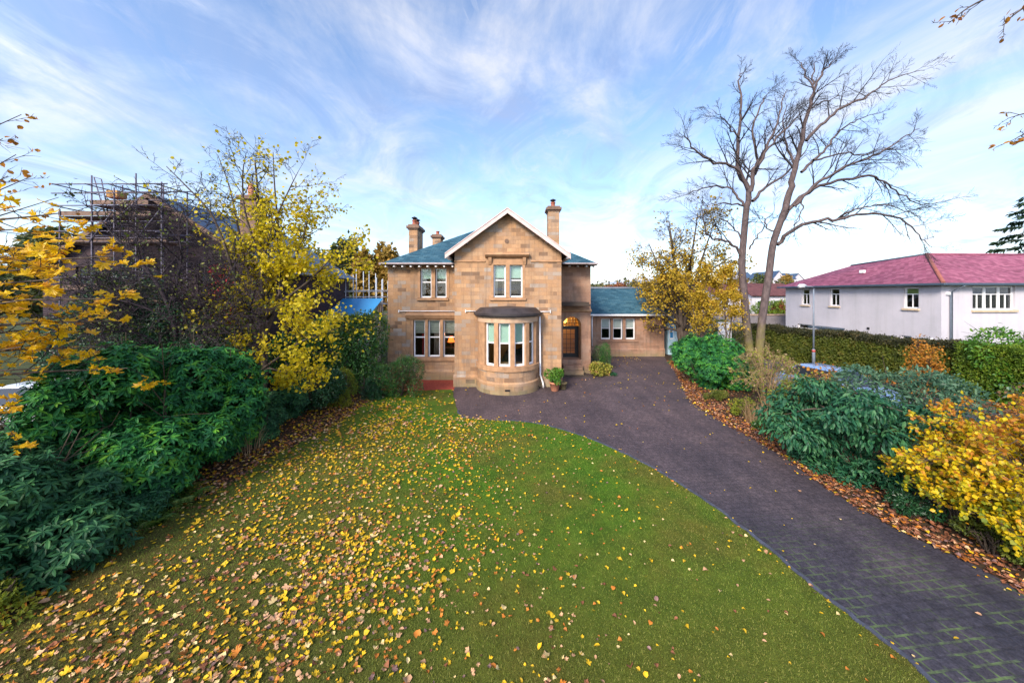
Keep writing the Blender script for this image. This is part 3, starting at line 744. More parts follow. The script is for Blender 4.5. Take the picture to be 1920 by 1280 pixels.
m = MB(); m.box(ex0-.04, yl-.06, zl-.06, gx0, yl+.05, zl+.03); m.build('gutter', M['gutter_paint'], house, bevel=.02)
m = MB(); m.box(ex0-.06, yl-.06, zl-.08, ex0+.05, 30, zl+.03); m.build('gutter', M['barge_paint'], house, bevel=.02)
m = MB(); m.box(gx1, yr-.06, zr-.06, ex1+.04, yr+.05, zr+.03); m.build('gutter', M['gutter_paint'], house, bevel=.02)
for i in range(9):
    x = ex0+.25+i*(gx0-ex0-.3)/8.5; MB().box(x-.045, yl+.06, zl-.19, x+.045, YL, zl-.11).build('rafter_end', M['white_paint'], house)
for i in range(5):
    x = gx1+.35+i*(ex1-gx1-.5)/4; MB().box(x-.045, yr+.06, zr-.19, x+.045, YP, zr-.11).build('rafter_end', M['white_paint'], house)

# --- round bay
BC = (XZ(952.3, 0, YG)[0], YG); BR = 1.52
def arc(r, a0, a1, n, cx=BC[0], cy=BC[1]):
    return [(cx+r*math.sin(R(a0+(a1-a0)*i/n)), cy-r*math.cos(R(a0+(a1-a0)*i/n))) for i in range(n+1)]
def ring_wall(mb, r, z0, z1, a0=-90, a1=90, n=36, r2=None):
    p = arc(r, a0, a1, n); p2 = arc(r2 if r2 is not None else r, a0, a1, n)
    for i in range(n):
        u = R(a0+(a1-a0)*i/n)*r; v = R(a0+(a1-a0)*(i+1)/n)*r
        mb.face([(*p[i], z0), (*p[i+1], z0), (*p2[i+1], z1), (*p2[i], z1)], uv=[(u+.13, z0), (v+.13, z0), (v+.13, z1), (u+.13, z1)], smooth=True)
def ring_solid(mb, r0, r1, z0, z1, a0=-90, a1=90, n=36):
    ring_wall(mb, r1, z0, z1, a0, a1, n)
    for z, s in ((z0, -1), (z1, 1)):
        p = arc(r0, a0, a1, n); q = arc(r1, a0, a1, n)
        for i in range(n):
            f = [(*p[i], z), (*q[i], z), (*q[i+1], z), (*p[i+1], z)]; mb.face(f if s < 0 else f[::-1])
    p = arc(r0, a0, a1, n)
    for i in range(n): mb.face([(*p[i+1], z0), (*p[i], z0), (*p[i], z1), (*p[i+1], z1)])
    for aa in (a0, a1):
        p = arc(r0, aa, aa+.01, 1)[0]; q = arc(r1, aa, aa+.01, 1)[0]
        f = [(*p, z0), (*q, z0), (*q, z1), (*p, z1)]; mb.face(f if aa == a0 else f[::-1])
bb = MB(); ring_wall(bb, BR+.06, 0, 0.50); ring_wall(bb, BR+.06, .50, .56, r2=BR); ring_wall(bb, BR, .56, 1.08); bb.build('bay_wall', M['stone'], house)
bb = MB(); ring_solid(bb, BR-.35, BR+.07, 1.08, 1.30); bb.build('bay_sill', M['stone_dressed'], house)
WZ0, WZ1 = 1.30, 3.33
cent = [-36, -6, 24, 54]; half = 11.0
bounds = [-90]+[c+s*half for c in cent for s in (-1, 1)]+[90]
for a0, a1 in zip(bounds[0::2], bounds[1::2]):
    if a1-a0 > .5: bb = MB(); ring_solid(bb, BR-.26, BR-.02, WZ0, WZ1, a0, a1, max(2, int((a1-a0)/4))); bb.build('bay_mullion', M['stone_dressed'], house)
bb = MB(); ring_solid(bb, BR-.26, BR, WZ1, 3.60); bb.build('bay_frieze', M['stone_pale'], house)
bb = MB(); ring_solid(bb, BR-.1, BR+.13, 3.60, 3.66); ring_solid(bb, BR-.1, BR+.2, 3.66, 3.76)
bb.build('bay_cornice', M['lead'], house)
bb = MB(); ring_wall(bb, BR+.16, 3.76, 4.0, r2=BR-.12); ring_wall(bb, BR-.12, 4.0, 4.07, r2=.05)
bb.build('bay_roof', M['lead'], house)
for c in cent:                              # curved-bay sashes, each flat and set in its own opening
    rr = (BR-.15)*math.cos(R(half)); wdt = (BR-.15)*math.sin(R(half))
    e = MB(); wv = []
    def T(lx, ly, z): return (BC[0]+rr*math.sin(R(c))+lx*math.cos(R(c))+ly*-math.sin(R(c)), BC[1]-rr*math.cos(R(c))+lx*math.sin(R(c))+ly*math.cos(R(c)), z)
    def tb(mb, x0, y0, z0, x1, y1, z1):
        n0 = len(mb.v); mb.box(x0, y0, z0, x1, y1, z1); mb.v[n0:] = [T(*p) for p in mb.v[n0:]]
    fw = .06; zm = WZ0+(WZ1-WZ0)*.53
    for bx in ((-wdt, 0, WZ0, -wdt+fw, .08, WZ1), (wdt-fw, 0, WZ0, wdt, .08, WZ1), (-wdt+fw, 0, WZ1-.05, wdt-fw, .08, WZ1), (-wdt+fw, -.01, WZ0, wdt-fw, .08, WZ0+.09), (-wdt+fw, .015, zm-.03, wdt-fw, .065, zm+.03)): tb(e, *bx)
    wo = e.build('bay_window', M['white_paint'], house)
    e = MB(); tb(e, -wdt+.04, .045, WZ0+.05, wdt-.04, .05, WZ1-.04); e.build('pane', M['glass'], wo)
    e = MB(); tb(e, -wdt+.04, .09, WZ1-(WZ1-WZ0)*.46, wdt-.04, .10, WZ1-.02); e.build('blind', M['blind'], wo)
# white downpipe beside the bay, conduit across the gable
c0 = P(1012, 593, YG-.22); c1_ = P(1013, 702, YG-.2); c2_ = P(1019, 727, YG-.3)
MB().tube([(c0[0], c0[1], c0[2]), (c1_[0], c1_[1], c1_[2]), (c2_[0]-.02, c2_[1], .25), (c2_[0], c2_[1], 0.03)], .045, 8).build('downpipe', M['white_paint'], house)
q0 = P(873, 583, YG-.06); q1 = P(1032, 584, YG-.06)
m = MB(); m.tube([q0, (BC[0]-BR-.1, q0[1], q0[2])], .02, 6); m.box(q0[0]-.02, q0[1]-.03, q0[2]-.07, q0[0]+.02, YG, q0[2]+.07); m.build('conduit', M['white_paint'], house)
m = MB(); m.tube([(BC[0]+BR+.1, q1[1], q1[2]), q1], .02, 6); m.box(q1[0]-.02, q1[1]-.03, q1[2]-.07, q1[0]+.02, YG, q1[2]+.07)
m.build('conduit', M['white_paint'], house)
m = MB(); m.box(BC[0]-.12, YG-BR-.075, .2, BC[0]+.12, YG-BR-.04, .28); m.build('air_vent', M['black_paint'], house)

# --- recessed porch with round arch
px0, px1 = gx1, XZ(1107.5, 0, YP)[0]
ax0, ax1 = XZ(1055.5, 0, YP)[0], XZ(1090, 0, YP)[0]; ac, ar = (ax0+ax1)/2, (ax1-ax0)/2; zsp = 3.33-ar; zt = 0.80
m = MB()
na = 18; ap = [(ac-ar*math.cos(math.pi*i/na), zsp+ar*math.sin(math.pi*i/na)) for i in range(na+1)]
ztop = 3.62
m.face([(px0, YP, 0), (ax0, YP, 0), (ax0, YP, zsp), (px0, YP, zsp)]); m.face([(ax1, YP, 0), (px1, YP, 0), (px1, YP, zsp), (ax1, YP, zsp)])
m.face([(px0, YP, zsp), (ax0, YP, zsp), (ax0, YP, ztop), (px0, YP, ztop)]); m.face([(ax1, YP, zsp), (px1, YP, zsp), (px1, YP, ztop), (ax1, YP, ztop)])
for (a, b), (c, d) in zip(ap[:-1], ap[1:]): m.face([(a, YP, b), (c, YP, d), (c, YP, ztop), (a, YP, ztop)]); m.face([(a, YP, b), (a, YP+.9, b), (c, YP+.9, d), (c, YP, d)])
m.face([(ax0, YP, 0), (ax0, YP+.9, 0), (ax0, YP+.9, zsp), (ax0, YP, zsp)]); m.face([(ax1, YP, 0), (ax1, YP, zsp), (ax1, YP+.9, zsp), (ax1, YP+.9, 0)])
m.build('porch_wall', M['stone_pink'], house)
m = MB(); wall_holes(m, px0, px1, 3.76, 6.5, [], YP, .2); m.box(px1-.3, YP+.002, 0, px1, 29, 6.5); m.build('porch_upper_wall', M['stone_pink'], house)
MB().prism([(YP-.10, 3.70), (YP-.12, 3.66), (YP-.04, 3.60), (YP, 3.60), (YP, 3.78)], 'x', px0, px1+.04).build('string_course', M['stone_dressed'], house)
MB().prism([(YP-.04, 3.98), (YP-.05, 4.03), (YP, 4.06), (YP, 3.96)], 'x', ac+.1, px1-.02).build('lead_flashing', M['lead'], house)
MB().box(ax1+.01, YP-.05, 0, px1+.04, YP, .45).build('plinth', M['stone_pink'], house)
for i, (d0, z1) in enumerate(((-.02, .80), (-.34, .53), (-.62, .27))):
    MB().box(ax0-.02, YP+d0, 0 if i == 2 else z1-.27, ax1+.02, YP+.95 if i == 0 else YP+d0+.34, z1).build('step', M['stone_pink'], house, bevel=.015)
# glazed door with leaded lights, fan light over it
yd = YP+.9
dr = MB(); dx0, dx1 = ax0, ax1
dr.box(dx0, yd, zt, dx0+.10, yd+.06, 2.62); dr.box(dx1-.22, yd, zt, dx1, yd+.06, 2.62); dr.box(dx0+.1, yd, 2.50, dx1-.22, yd+.06, 2.62); dr.box(dx0+.1, yd, zt, dx1-.22, yd+.06, zt+.24)
gx = [dx0+.1+i*(dx1-.22-dx0-.1)/3 for i in range(4)]
for x in gx[1:3]: dr.box(x-.012, yd+.01, zt+.24, x+.012, yd+.05, 2.50)
for z in (1.36, 1.62, 1.9, 2.2): dr.box(dx0+.1, yd+.012, z-.012, dx1-.22, yd+.048, z+.012)
do = dr.build('front_door', M['black_paint'], house)
MB().box(dx0+.09, yd+.025, zt+.2, dx1-.2, yd+.031, 2.52).build('pane', M['glass'], do)
MB().tube([(dx1-.28, yd-.04, 1.75), (dx1-.28, yd-.04, 1.9)], .014, 6).build('handle', M['iron'], do)
fl = MB(); fl.box(dx0, yd, 2.62, dx1, yd+.06, 2.70)
for x in (dx0+.15, dx0+.33, dx0+.51, dx0+.69, dx0+.87): fl.box(x-.012, yd+.01, 2.70, x+.012, yd+.05, 3.28)
for z in (2.88, 3.05): fl.box(dx0, yd+.012, z-.012, dx1, yd+.048, z+.012)
fo = fl.build('fanlight', M['black_paint'], house)
MB().box(dx0, yd+.025, 2.68, dx1, yd+.031, 3.33).build('pane', M['glass'], fo)

# --- low wing behind
wx0, wx1 = px1-.01, XZ(1245.5, 0, YW)[0]
wh = [rect(1127, 597.5, 1145, 636, YW), rect(1149.3, 597.5, 1167.7, 636, YW), rect(1173, 597.5, 1191, 636, YW)]
m = MB(); wall_holes(m, wx0, wx1, 0, 3.3, wh, YW, .22); m.box(wx1-.3, YW+.002, 0, wx1, 31.6, 3.3); m.build('wing_wall', M['stone_pink'], house)
for h in wh: sash(h, YW+.13, house, 'white_curtain', 0.42, frame_w=.075)
surround(wh, YW, .1, .12, mat='stone_pink')
a = rect(1121, 636.4, 1196, 640.5, YW); sill(a[0], a[2], a[1], a[3], YW, mat='stone_pink')
MB().prism([(YW-.08, 0), (YW-.08, .52), (YW, .62), (YW, 0)], 'x', wx0, wx1+.02).build('plinth', M['stone_pink'], house)
ze, zr2 = 3.16, 5.12
m = MB(); kk = math.hypot(3.1, zr2-ze)/3.1
m.face([(wx0, YW-.35, ze), (wx1+.35, YW-.35, ze), (wx1+.35, YW+2.75, zr2), (wx0, YW+2.75, zr2)], uv=[(0, 0), (6, 0), (6, 3.1*kk), (0, 3.1*kk)])
m.face([(wx0, YW+2.75, zr2), (wx1+.35, YW+2.75, zr2), (wx1+.35, YW+5.9, ze), (wx0, YW+5.9, ze)], uv=[(0, 0), (6, 0), (6, 3.1*kk), (0, 3.1*kk)])
m.build('wing_roof', M['slate'], house)
MB().tube([(wx0, YW+2.75, zr2+.02), (wx1+.35, YW+2.75, zr2+.02)], .09, 8).build('ridge_tile', M['iron'], house)
m = MB(); m.prism([(YW-.35, ze+.03), (YW+2.75, zr2+.05), (YW+5.9, ze+.03), (YW+5.9, ze-.2), (YW+2.75, zr2-.2), (YW-.35, ze-.2)], 'x', wx1+.30, wx1+.36); m.build('bargeboard', M['white_paint'], house)
m = MB(); m.face([(wx1+.002, YW, 3.2), (wx1+.002, YW+5.6, 3.2), (wx1+.002, YW+2.75, zr2-.1)]); m.build('wing_gable_wall', M['stone_pink'], house)
MB().box(wx0, YW-.45, ze-.12, wx1+.3, YW-.33, ze+.01).build('gutter', M['white_paint'], house, bevel=.02)
c = P(1110.5, 600, YW-.2); MB().tube([(c[0], YW-.12, 3.1), (c[0], YW-.12, 0.8)], .05, 8).build('downpipe', M['white_paint'], house)

# --- chimneys
def chimney(x0, x1, y0, y1, zb, zt, pots, cowl):
    m = MB(); m.box(x0, y0, zb, x1, y1, zt-.35); ch = m.build('chimney', M['stone'], house)
    m = MB(); m.box(x0-.05, y0-.05, zt-.35, x1+.05, y1+.05, zt-.26); m.box(x0-.13, y0-.13, zt-.26, x1+.13, y1+.13, zt-.10); m.box(x0-.04, y0-.04, zt-.10, x1+.04, y1+.04, zt); m.build('chimney_cap', M['stone_dark'], ch, bevel=.015)
    for i in range(pots):
        cx = (x0+x1)/2; cy = y0+(y1-y0)*(i+.5)/pots
        MB().lathe([(.17, 0), (.14, .08), (.125, .25), (.16, .27), (.16, .32)], (cx, cy, zt), 14).build('chimney_pot', M['chimney_pot'], ch)
        if cowl: MB().lathe([(.11, .32), (.11, .42), (.19, .44), (.19, .48), (.03, .56)], (cx, cy, zt), 12).build('cowl', M['black_paint'], ch)
def chim_px(pl, pr, pyt, Yf, Yb, zb, pots, cowl=True):
    x0 = (pl-CX)*Yf/F; x1 = (pr-CX)*Yf/F; chimney(x0, x1, Yf, Yb, zb, CZ+(HY-pyt)*Yf/F, pots, cowl)
chim_px(766.3, 782.6, 420.5, 22.0, 23.35, 6.3, 2)
chim_px(810.5, 826, 439, 28.0, 29.0, 6.5, 1, False)
chim_px(1028, 1048.8, 386, 22.0, 22.9, 6.5, 1)

# --- inside: floors and partitions keep the rooms dark, a hall behind the door
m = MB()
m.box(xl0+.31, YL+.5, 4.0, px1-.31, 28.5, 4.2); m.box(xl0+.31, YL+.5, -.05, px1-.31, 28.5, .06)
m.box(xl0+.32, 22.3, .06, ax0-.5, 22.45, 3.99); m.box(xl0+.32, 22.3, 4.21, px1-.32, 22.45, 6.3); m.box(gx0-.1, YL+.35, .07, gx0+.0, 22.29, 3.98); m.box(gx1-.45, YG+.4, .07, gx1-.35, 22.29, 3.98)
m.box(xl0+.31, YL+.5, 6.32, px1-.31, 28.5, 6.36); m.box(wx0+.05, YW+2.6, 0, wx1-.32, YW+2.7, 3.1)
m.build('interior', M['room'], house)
m = MB(); m.box(gx1+.02, 23.2, .1, px1-.32, 23.3, 3.9); m.box(gx1+.02, yd+.3, .05, px1-.32, 23.2, .84); m.box(gx1+.02, yd+.2, .85, gx1+.06, 23.2, 3.9); m.box(px1-.36, yd+.2, .85, px1-.32, 23.2, 3.9); m.build('hall_walls', M['ochre_room'], house)
m = MB(); m.box(gx0+.02, 20.4, .07, gx1-.46, 20.5, 3.98); m.build('bay_room_wall', M['ochre_room'], house)
m = MB(); m.prism([(BC[0]+1.30*math.sin(R(a)), YG-1.30*math.cos(R(a))) for a in range(-90, 91, 15)]+[(BC[0]+1.3, YG+.2), (BC[0]-1.3, YG+.2)], 'z', 3.50, 3.56); m.build('bay_ceiling', M['white_paint'], house)

# hall lantern, lamps, sofa and curtains are things inside the house
def lamp_pt(name, loc, e, col, r=.08):
    l = bpy.data.lights.new(name, 'POINT'); l.energy = e; l.color = col; l.shadow_soft_size = r
    o = bpy.data.objects.new(name, l); COL.objects.link(o); o.location = loc
hl = thing('hall_lantern', 'glowing orange lantern hanging inside the arched front door', 'lantern', (ac-.22, yd+.45, 3.0))
MB().lathe([(.06, -.14), (.13, -.08), (.14, .10), (.07, .18)], (ac-.22, yd+.45, 3.0), 12).build('shade', M['hall_glow'], hl)
MB().tube([(ac-.22, yd+.45, 3.17), (ac-.22, yd+.45, 3.9)], .012, 6).build('cord', M['black_paint'], hl)
lamp_pt('hall_light', (ac-.1, yd+1.1, 3.0), 32, (1.0, .55, .16), .12)
tl_c = P(846, 637, YL+1.0)
tl = thing('table_lamp', 'lit table lamp with red shade behind the right ground floor sash', 'lamp', (tl_c[0], tl_c[1], 0.06))
MB().lathe([(.20, -.12), (.10, .20)], (tl_c[0], tl_c[1], tl_c[2]), 16).build('lamp_shade', M['lamp_glow'], tl)
MB().lathe([(.10, 0), (.11, .03), (.03, .08), (.05, .2), (.025, .3)], (tl_c[0], tl_c[1], tl_c[2]-.42), 12).build('lamp_base', M['oak'], tl)
tb_ = thing('side_table', 'dark wooden side table carrying the red lamp', 'table', (tl_c[0], tl_c[1], 0.06))
zt_ = tl_c[2]-.42
MB().box(tl_c[0]-.5, tl_c[1]-.25, zt_-.04, tl_c[0]+.25, tl_c[1]+.25, zt_).build('table_top', M['oak'], tb_)
for dx in (-.45, .2):
    for dy in (-.2, .2): MB().box(tl_c[0]+dx-.025, tl_c[1]+dy-.025, .06, tl_c[0]+dx+.025, tl_c[1]+dy+.025, zt_-.04).build('leg', M['oak'], tb_)
lamp_pt('table_lamp_light', (tl_c[0], tl_c[1]-.1, tl_c[2]+.3), 10, (1.0, .35, .1), .1)
def curtain(name, label, xa, xb, y, z0, z1, mat, tie=0.0):
    m = MB(); n = 22
    top, bot = [], []
    for i in range(n+1):
        t = i/n; dy = .03*math.sin(t*22); top.append((xa+(xb-xa)*t, y+dy, z1)); bot.append((xa+(xb-xa)*t*(1-tie), y+dy, z0))
    for i in range(n): m.face([bot[i], bot[i+1], top[i+1], top[i]], smooth=True)
    o = m.build(name, M[mat], None, base=((xa+xb)/2, y, z0)); md = o.modifiers.new('thick', 'SOLIDIFY'); md.thickness = .012
    tag(o, label, 'curtain')
h = lup[0]; curtain('curtain', 'white curtain drawn aside in the far left upper window', h[0], h[0]+.3, YL+.36, h[1]-.1, h[3]-.05, 'white_curtain', .55)
h = llo[0]; curtain('curtain', 'red curtain hanging in the left ground floor sash window', h[2]-.26, h[2]+.05, YL+.42, h[1]-.3, h[3]-.1, 'red_curtain')
h = llo[1]; curtain('curtain', 'brown curtain in the middle of the three ground floor sashes', h[0]+.25, h[0]+.5, YL+.42, h[1]-.3, h[3]-.1, 'curtain')
h = gup[0]; curtain('curtain', 'pale curtain at left of the upper gable window pair', h[0]-.05, h[0]+.22, YG+.4, h[1]-.1, h[3]-.05, 'white_curtain', .2)
h = gup[0]; curtain('curtain', 'dull brown curtain at the middle of the upper gable windows', h[2]-.18, h[2]+.1, YG+.4, h[1]-.1, h[3]-.05, 'curtain')
sf_ = thing('armchair', 'dark teal armchair with a wavy back inside the round bay', 'armchair', (BC[0]+.45, YG+.7, .06))
m = MB(); pts = [(-.75, .45), (.75, .45), (.78, 1.3), (.62, 1.62), (.3, 1.78), (.0, 1.66), (-.35, 1.80), (-.62, 1.5), (-.78, 1.1)]
m.prism([(BC[0]+.45+a, .06+b) for a, b in pts], 'y', YG+.9, YG+1.1); m.build('backrest', M['sofa'], sf_, bevel=.05)
MB().box(BC[0]-.3, YG+.15, .3, BC[0]+1.2, YG+.9, .62).build('seat', M['sofa'], sf_, bevel=.05)
for x in (BC[0]-.42, BC[0]+1.2): MB().box(x, YG+.15, .1, x+.12, YG+.9, .95).build('armrest', M['sofa'], sf_, bevel=.04)
lamp_pt('bay_room_light', (BC[0]-.2, YG+1.6, 2.9), 12, (1.0, .6, .25), .2)

# --- pots by the bay
PL = {}
c = G(1040, 733)
pp = thing('potted_plant', 'bushy light green plant in a terracotta pot beside the white downpipe', 'potted plant', (c[0], c[1], .012))
pot = MB().lathe([(.15, 0), (.18, .03), (.235, .36), (.26, .36), (.265, .44), (.22, .44), (.21, .38)], (c[0], c[1], .012), 20).build('pot', M['terracotta'], pp)
PL['potted_plant'] = (pp, (c[0], c[1], .42))
c = G(1056, 730)
p2 = thing('clay_pot', 'small empty mossy clay pot tucked behind the potted green plant', 'pot', (c[0], c[1], .012))
MB().lathe([(.12, 0), (.14, .03), (.175, .28), (.20, .28), (.20, .34), (.16, .34), (.15, .25)], (c[0], c[1], .012), 16).build('pot', plain('mossy_clay', (.13, .10, .05), .9, .3, 6), p2)
MB().lathe([(.15, 0), (.15, .02)], (c[0], c[1], .25), 12).build('earth', M['soil'], p2)
# ================================================================== white house on the right
def harling_mat():
    m, nt, b = new_mat('white_painted_harling'); tc = N(nt, 'ShaderNodeTexCoord')
    mp = N(nt, 'ShaderNodeMapping'); mp.inputs['Scale'].default_value = (2.2, 2.2, .16); L(nt, tc.outputs['Object'], mp.inputs[0])
    n1 = noise(nt, mp.outputs[0], 1.6, 7, .65); n2 = noise(nt, tc.outputs['Object'], .8, 5, .6); n3 = noise(nt, tc.outputs['Object'], 32, 5, .7)
    c = ramp_out(nt, n2.outputs[0], [(.3, (.45, .43, .475)), (.7, (.53, .50, .55))])
    c = mixc(nt, ramp_out(nt, n1.outputs[0], [(.5, 0.0), (.75, .5)]), c, (.36, .345, .36))      # rain streaks
    c = mixc(nt, .35, c, ramp_out(nt, n3.outputs[0], [(.3, (.75, .75, .75)), (.7, (1.15, 1.15, 1.15))]), 'MULTIPLY')
    L(nt, c, b.inputs['Base Color']); b.inputs['Roughness'].default_value = .9; b.inputs['Specular IOR Level'].default_value = .2; bump(nt, n3.outputs[0], .5, .02, b); return m
M['harling'] = harling_mat()
M['red_tiles'] = brick_mat('rosy_clay_tiles', 0.22, 0.16, 0.004, [(0.0, (0.17, 0.05, 0.085)), (0.5, (0.265, 0.078, 0.135)), (1.0, (0.35, 0.125, 0.19))], (0.14, 0.04, 0.06), rough=0.7, bump_s=0.6)
M['hip_tile'] = plain('orange_hip_tiles', (0.26, 0.085, 0.065), 0.75, 0.25, 6, bumpy=0.2)
M['sand_sill'] = plain('sandstone_sill', (0.52, 0.40, 0.28), 0.85, 0.15, 5)
M['blue_gutter'] = plain('blue_grey_gutter', (0.05, 0.075, 0.11), 0.5, 0.15, 5)
M['net'] = plain('net_curtain', (0.52, 0.46, 0.52), 0.9, 0.08, 8)
wx, wy = 24.15, 19.5
wh_ = thing('white_house', 'white painted house with rosy tiled hipped roof behind the long hedge', 'house', (wx, wy, 0))
TOP = 5.28
class SideMB(MB):          # writes (t along the side wall, out, z): side wall lies in plane x = wx, facing -x
    pass
def side_box(mb, t0, o0, z0, t1, o1, z1): mb.box(wx-o1, wy+t0, z0, wx-o0, wy+t1, z1)
side_w = [(1.05, 3.80, 1.80, 5.06), (5.80, 3.78, 6.52, 5.06), (8.22, 3.78, 8.95, 5.06), (1.40, 1.45, 1.95, 2.12), (8.0, 1.2, 9.3, 2.2)]
m = MB()
xs = sorted({0, 10.5, *[h[0] for h in side_w], *[h[2] for h in side_w]}); zs_ = sorted({0, TOP, *[h[1] for h in side_w], *[h[3] for h in side_w]})
for i in range(len(xs)-1):
    for j in range(len(zs_)-1):
        c = ((xs[i]+xs[i+1])/2, (zs_[j]+zs_[j+1])/2)
        if any(h[0] < c[0] < h[2] and h[1] < c[1] < h[3] for h in side_w): continue
        m.face([(wx, wy+xs[i+1], zs_[j]), (wx, wy+xs[i], zs_[j]), (wx, wy+xs[i], zs_[j+1]), (wx, wy+xs[i+1], zs_[j+1])])
for a, b, c, d in side_w:
    e = wx+.2
    m.face([(wx, wy+a, b), (e, wy+a, b), (e, wy+a, d), (wx, wy+a, d)]); m.face([(wx, wy+c, b), (wx, wy+c, d), (e, wy+c, d), (e, wy+c, b)])
    m.face([(wx, wy+a, d), (e, wy+a, d), (e, wy+c, d), (wx, wy+c, d)]); m.face([(wx, wy+a, b), (wx, wy+c, b), (e, wy+c, b), (e, wy+a, b)])
fw_ = [(26.02, 3.78, 28.6, 5.10)]
wall_holes(m, wx, wx+11, 0, TOP, fw_, wy, .22)
m.box(wx+.25, wy+10.3, 0, wx+11, wy+10.5, TOP); m.box(wx+10.8, wy+.25, 0, wx+11, wy+10.3, TOP)
m.build('wall', M['harling'], wh_)
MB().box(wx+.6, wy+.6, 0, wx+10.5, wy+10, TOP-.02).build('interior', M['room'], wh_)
def side_window(h, mull=True, blindc=None):
    a, b, c, d = h; m = MB(); x0 = wx+.10; x1 = wx+.17; f = .07
    m.box(x0, wy+a, b, x1, wy+a+f, d); m.box(x0, wy+c-f, b, x1, wy+c, d); m.box(x0, wy+a+f, d-f, x1, wy+c-f, d); m.box(x0, wy+a+f, b, x1, wy+c-f, b+f)
    zm = b+(d-b)*.68; m.box(x0, wy+a+f, zm-.025, x1, wy+c-f, zm+.025)
    if mull: m.box(x0+.01, wy+(a+c)/2-.025, b+f, x1-.01, wy+(a+c)/2+.025, zm-.025)
    wo = m.build('window', M['white_paint'], wh_)
    MB().box(x0+.03, wy+a+.04, b+.04, x0+.036, wy+c-.04, d-.04).build('pane', M['glass'], wo)
    if blindc: MB().box(x1+.02, wy+a+.05, zm, x1+.03, wy+c-.05, d-.03).build('blind', M[blindc], wo)
    return wo
M['lime_blind'] = plain('lime_green_blind', (0.42, 0.48, 0.16), .8, .1, 4)
for i, h in enumerate(side_w):
    side_window(h, i < 3, 'lime_blind' if i == 0 else None)
    if i < 3: MB().box(wx-.09, wy+h[0]-.06, h[1]-.13, wx+.1, wy+h[2]+.06, h[1]-.005).build('sill', M['sand_sill'], wh_, bevel=.01)
h = fw_[0]; m = MB(); y0, y1, f = wy+.10, wy+.17, .07
for k in range(3):
    xa = h[0]+(h[2]-h[0])*k/3; xb = h[0]+(h[2]-h[0])*(k+1)/3; zm = h[1]+(h[3]-h[1])*.66
    m = MB(); m.box(xa, y0, h[1], xa+f, y1, h[3]); m.box(xb-f, y0, h[1], xb, y1, h[3]); m.box(xa+f, y0, h[3]-f, xb-f, y1, h[3]); m.box(xa+f, y0, h[1], xb-f, y1, h[1]+f)
    m.box(xa+f, y0, zm-.025, xb-f, y1, zm+.025); m.box((xa+xb)/2-.025, y0+.01, h[1]+f, (xa+xb)/2+.025, y1-.01, zm-.025)
    wo = m.build('window', M['white_paint'], wh_)
    MB().box(xa+.04, y0+.03, h[1]+.04, xb-.04, y0+.036, h[3]-.04).build('pane', M['glass'], wo)
    MB().box(xa+.04, y1+.02, h[1]+.06, xb-.04, y1+.03, h[3]-.03).build('net_curtain', M['net'], wo)
MB().box(h[0]-.08, wy-.10, h[1]-.14, h[2]+.08, wy+.1, h[1]-.004).build('sill', M['sand_sill'], wh_, bevel=.01)
# roof: two hipped wings meeting over the corner
ox = .38; ez = 5.26; A0 = (wx-ox, wy-ox); s = 3.2; rz = 7.22; rz2 = 6.86
ap = (A0[0]+s, A0[1]+s)
m = MB(); kk = math.hypot(s, rz-ez)/s
m.face([(A0[0], wy+10.9, ez), (A0[0], A0[1], ez), (ap[0], ap[1], rz), (ap[0], wy+7.6, rz2)], uv=[(10.9, 0), (0, 0), (3.2, s*kk), (7.6, s*kk)])
m.face([(A0[0], A0[1], ez), (wx+12, A0[1], ez), (wx+12, ap[1], rz), (ap[0], ap[1], rz)], uv=[(0, 0), (12, 0), (12, s*kk), (3.2, s*kk)])
m.face([(A0[0], wy+10.9, ez), (ap[0], wy+7.6, rz2), (A0[0]+6.4, wy+10.9, ez)])
m.face([(ap[0], ap[1], rz), (wx+12, ap[1], rz), (wx+12, wy+7, ez), (ap[0]+.1, wy+7, ez)])
m.face([(ap[0], wy+7.6, rz2), (ap[0], ap[1], rz), (A0[0]+6.4, wy+4, ez), (A0[0]+6.4, wy+10.9, ez)])
m.build('roof', M['red_tiles'], wh_)
MB().tube([(A0[0]+.02, A0[1]+.02, ez+.03), (ap[0], ap[1], rz+.02)], .09, 8).build('hip_ridge', M['hip_tile'], wh_)
MB().tube([(ap[0], ap[1], rz+.02), (wx+12, ap[1], rz+.02)], .07, 8).build('ridge_tile', M['red_tiles'], wh_)
MB().tube([(ap[0], ap[1], rz+.02), (ap[0], wy+7.6, rz2+.02)], .07, 8).build('ridge_tile', M['blue_gutter'], wh_)
m = MB(); m.box(A0[0]-.10, A0[1]-.1, ez-.11, A0[0]+.02, wy+10.9, ez+.02); m.box(A0[0]+.02, A0[1]-.1, ez-.11, wx+12, A0[1]+.02, ez+.02); m.build('gutter', M['blue_gutter'], wh_, bevel=.02)
m = MB(); m.box(A0[0]+.03, A0[1]+.03, ez-.06, wx-.005, wy+10.8, ez-.03); m.box(wx-.004, A0[1]+.03, ez-.06, wx+12, wy-.005, ez-.03); m.build('soffit', M['soffit'], wh_)
MB().tube([(24.95, wy-.42, ez-.1), (24.62, wy-.10, ez-.45), (24.62, wy-.10, 0.0)], .055, 8).build('downpipe', M['iron'], wh_)
c = (wx+.33, wy-.02)
MB().box(c[0]-.1, wy-.10, 4.62, c[0]+.1, wy-.001, 4.78).build('alarm_box', M['white_paint'], wh_, bevel=.01)
MB().lathe([(.10, 0), (.13, .05), (.04, .12)], (wx-.1, wy+.35, 2.02), 12).build('flue_cowl', M['white_paint'], wh_)
MB().box(wx-.04, wy+3.75, 2.28, wx, wy+3.9, 2.42).build('air_vent', M['black_paint'], wh_)
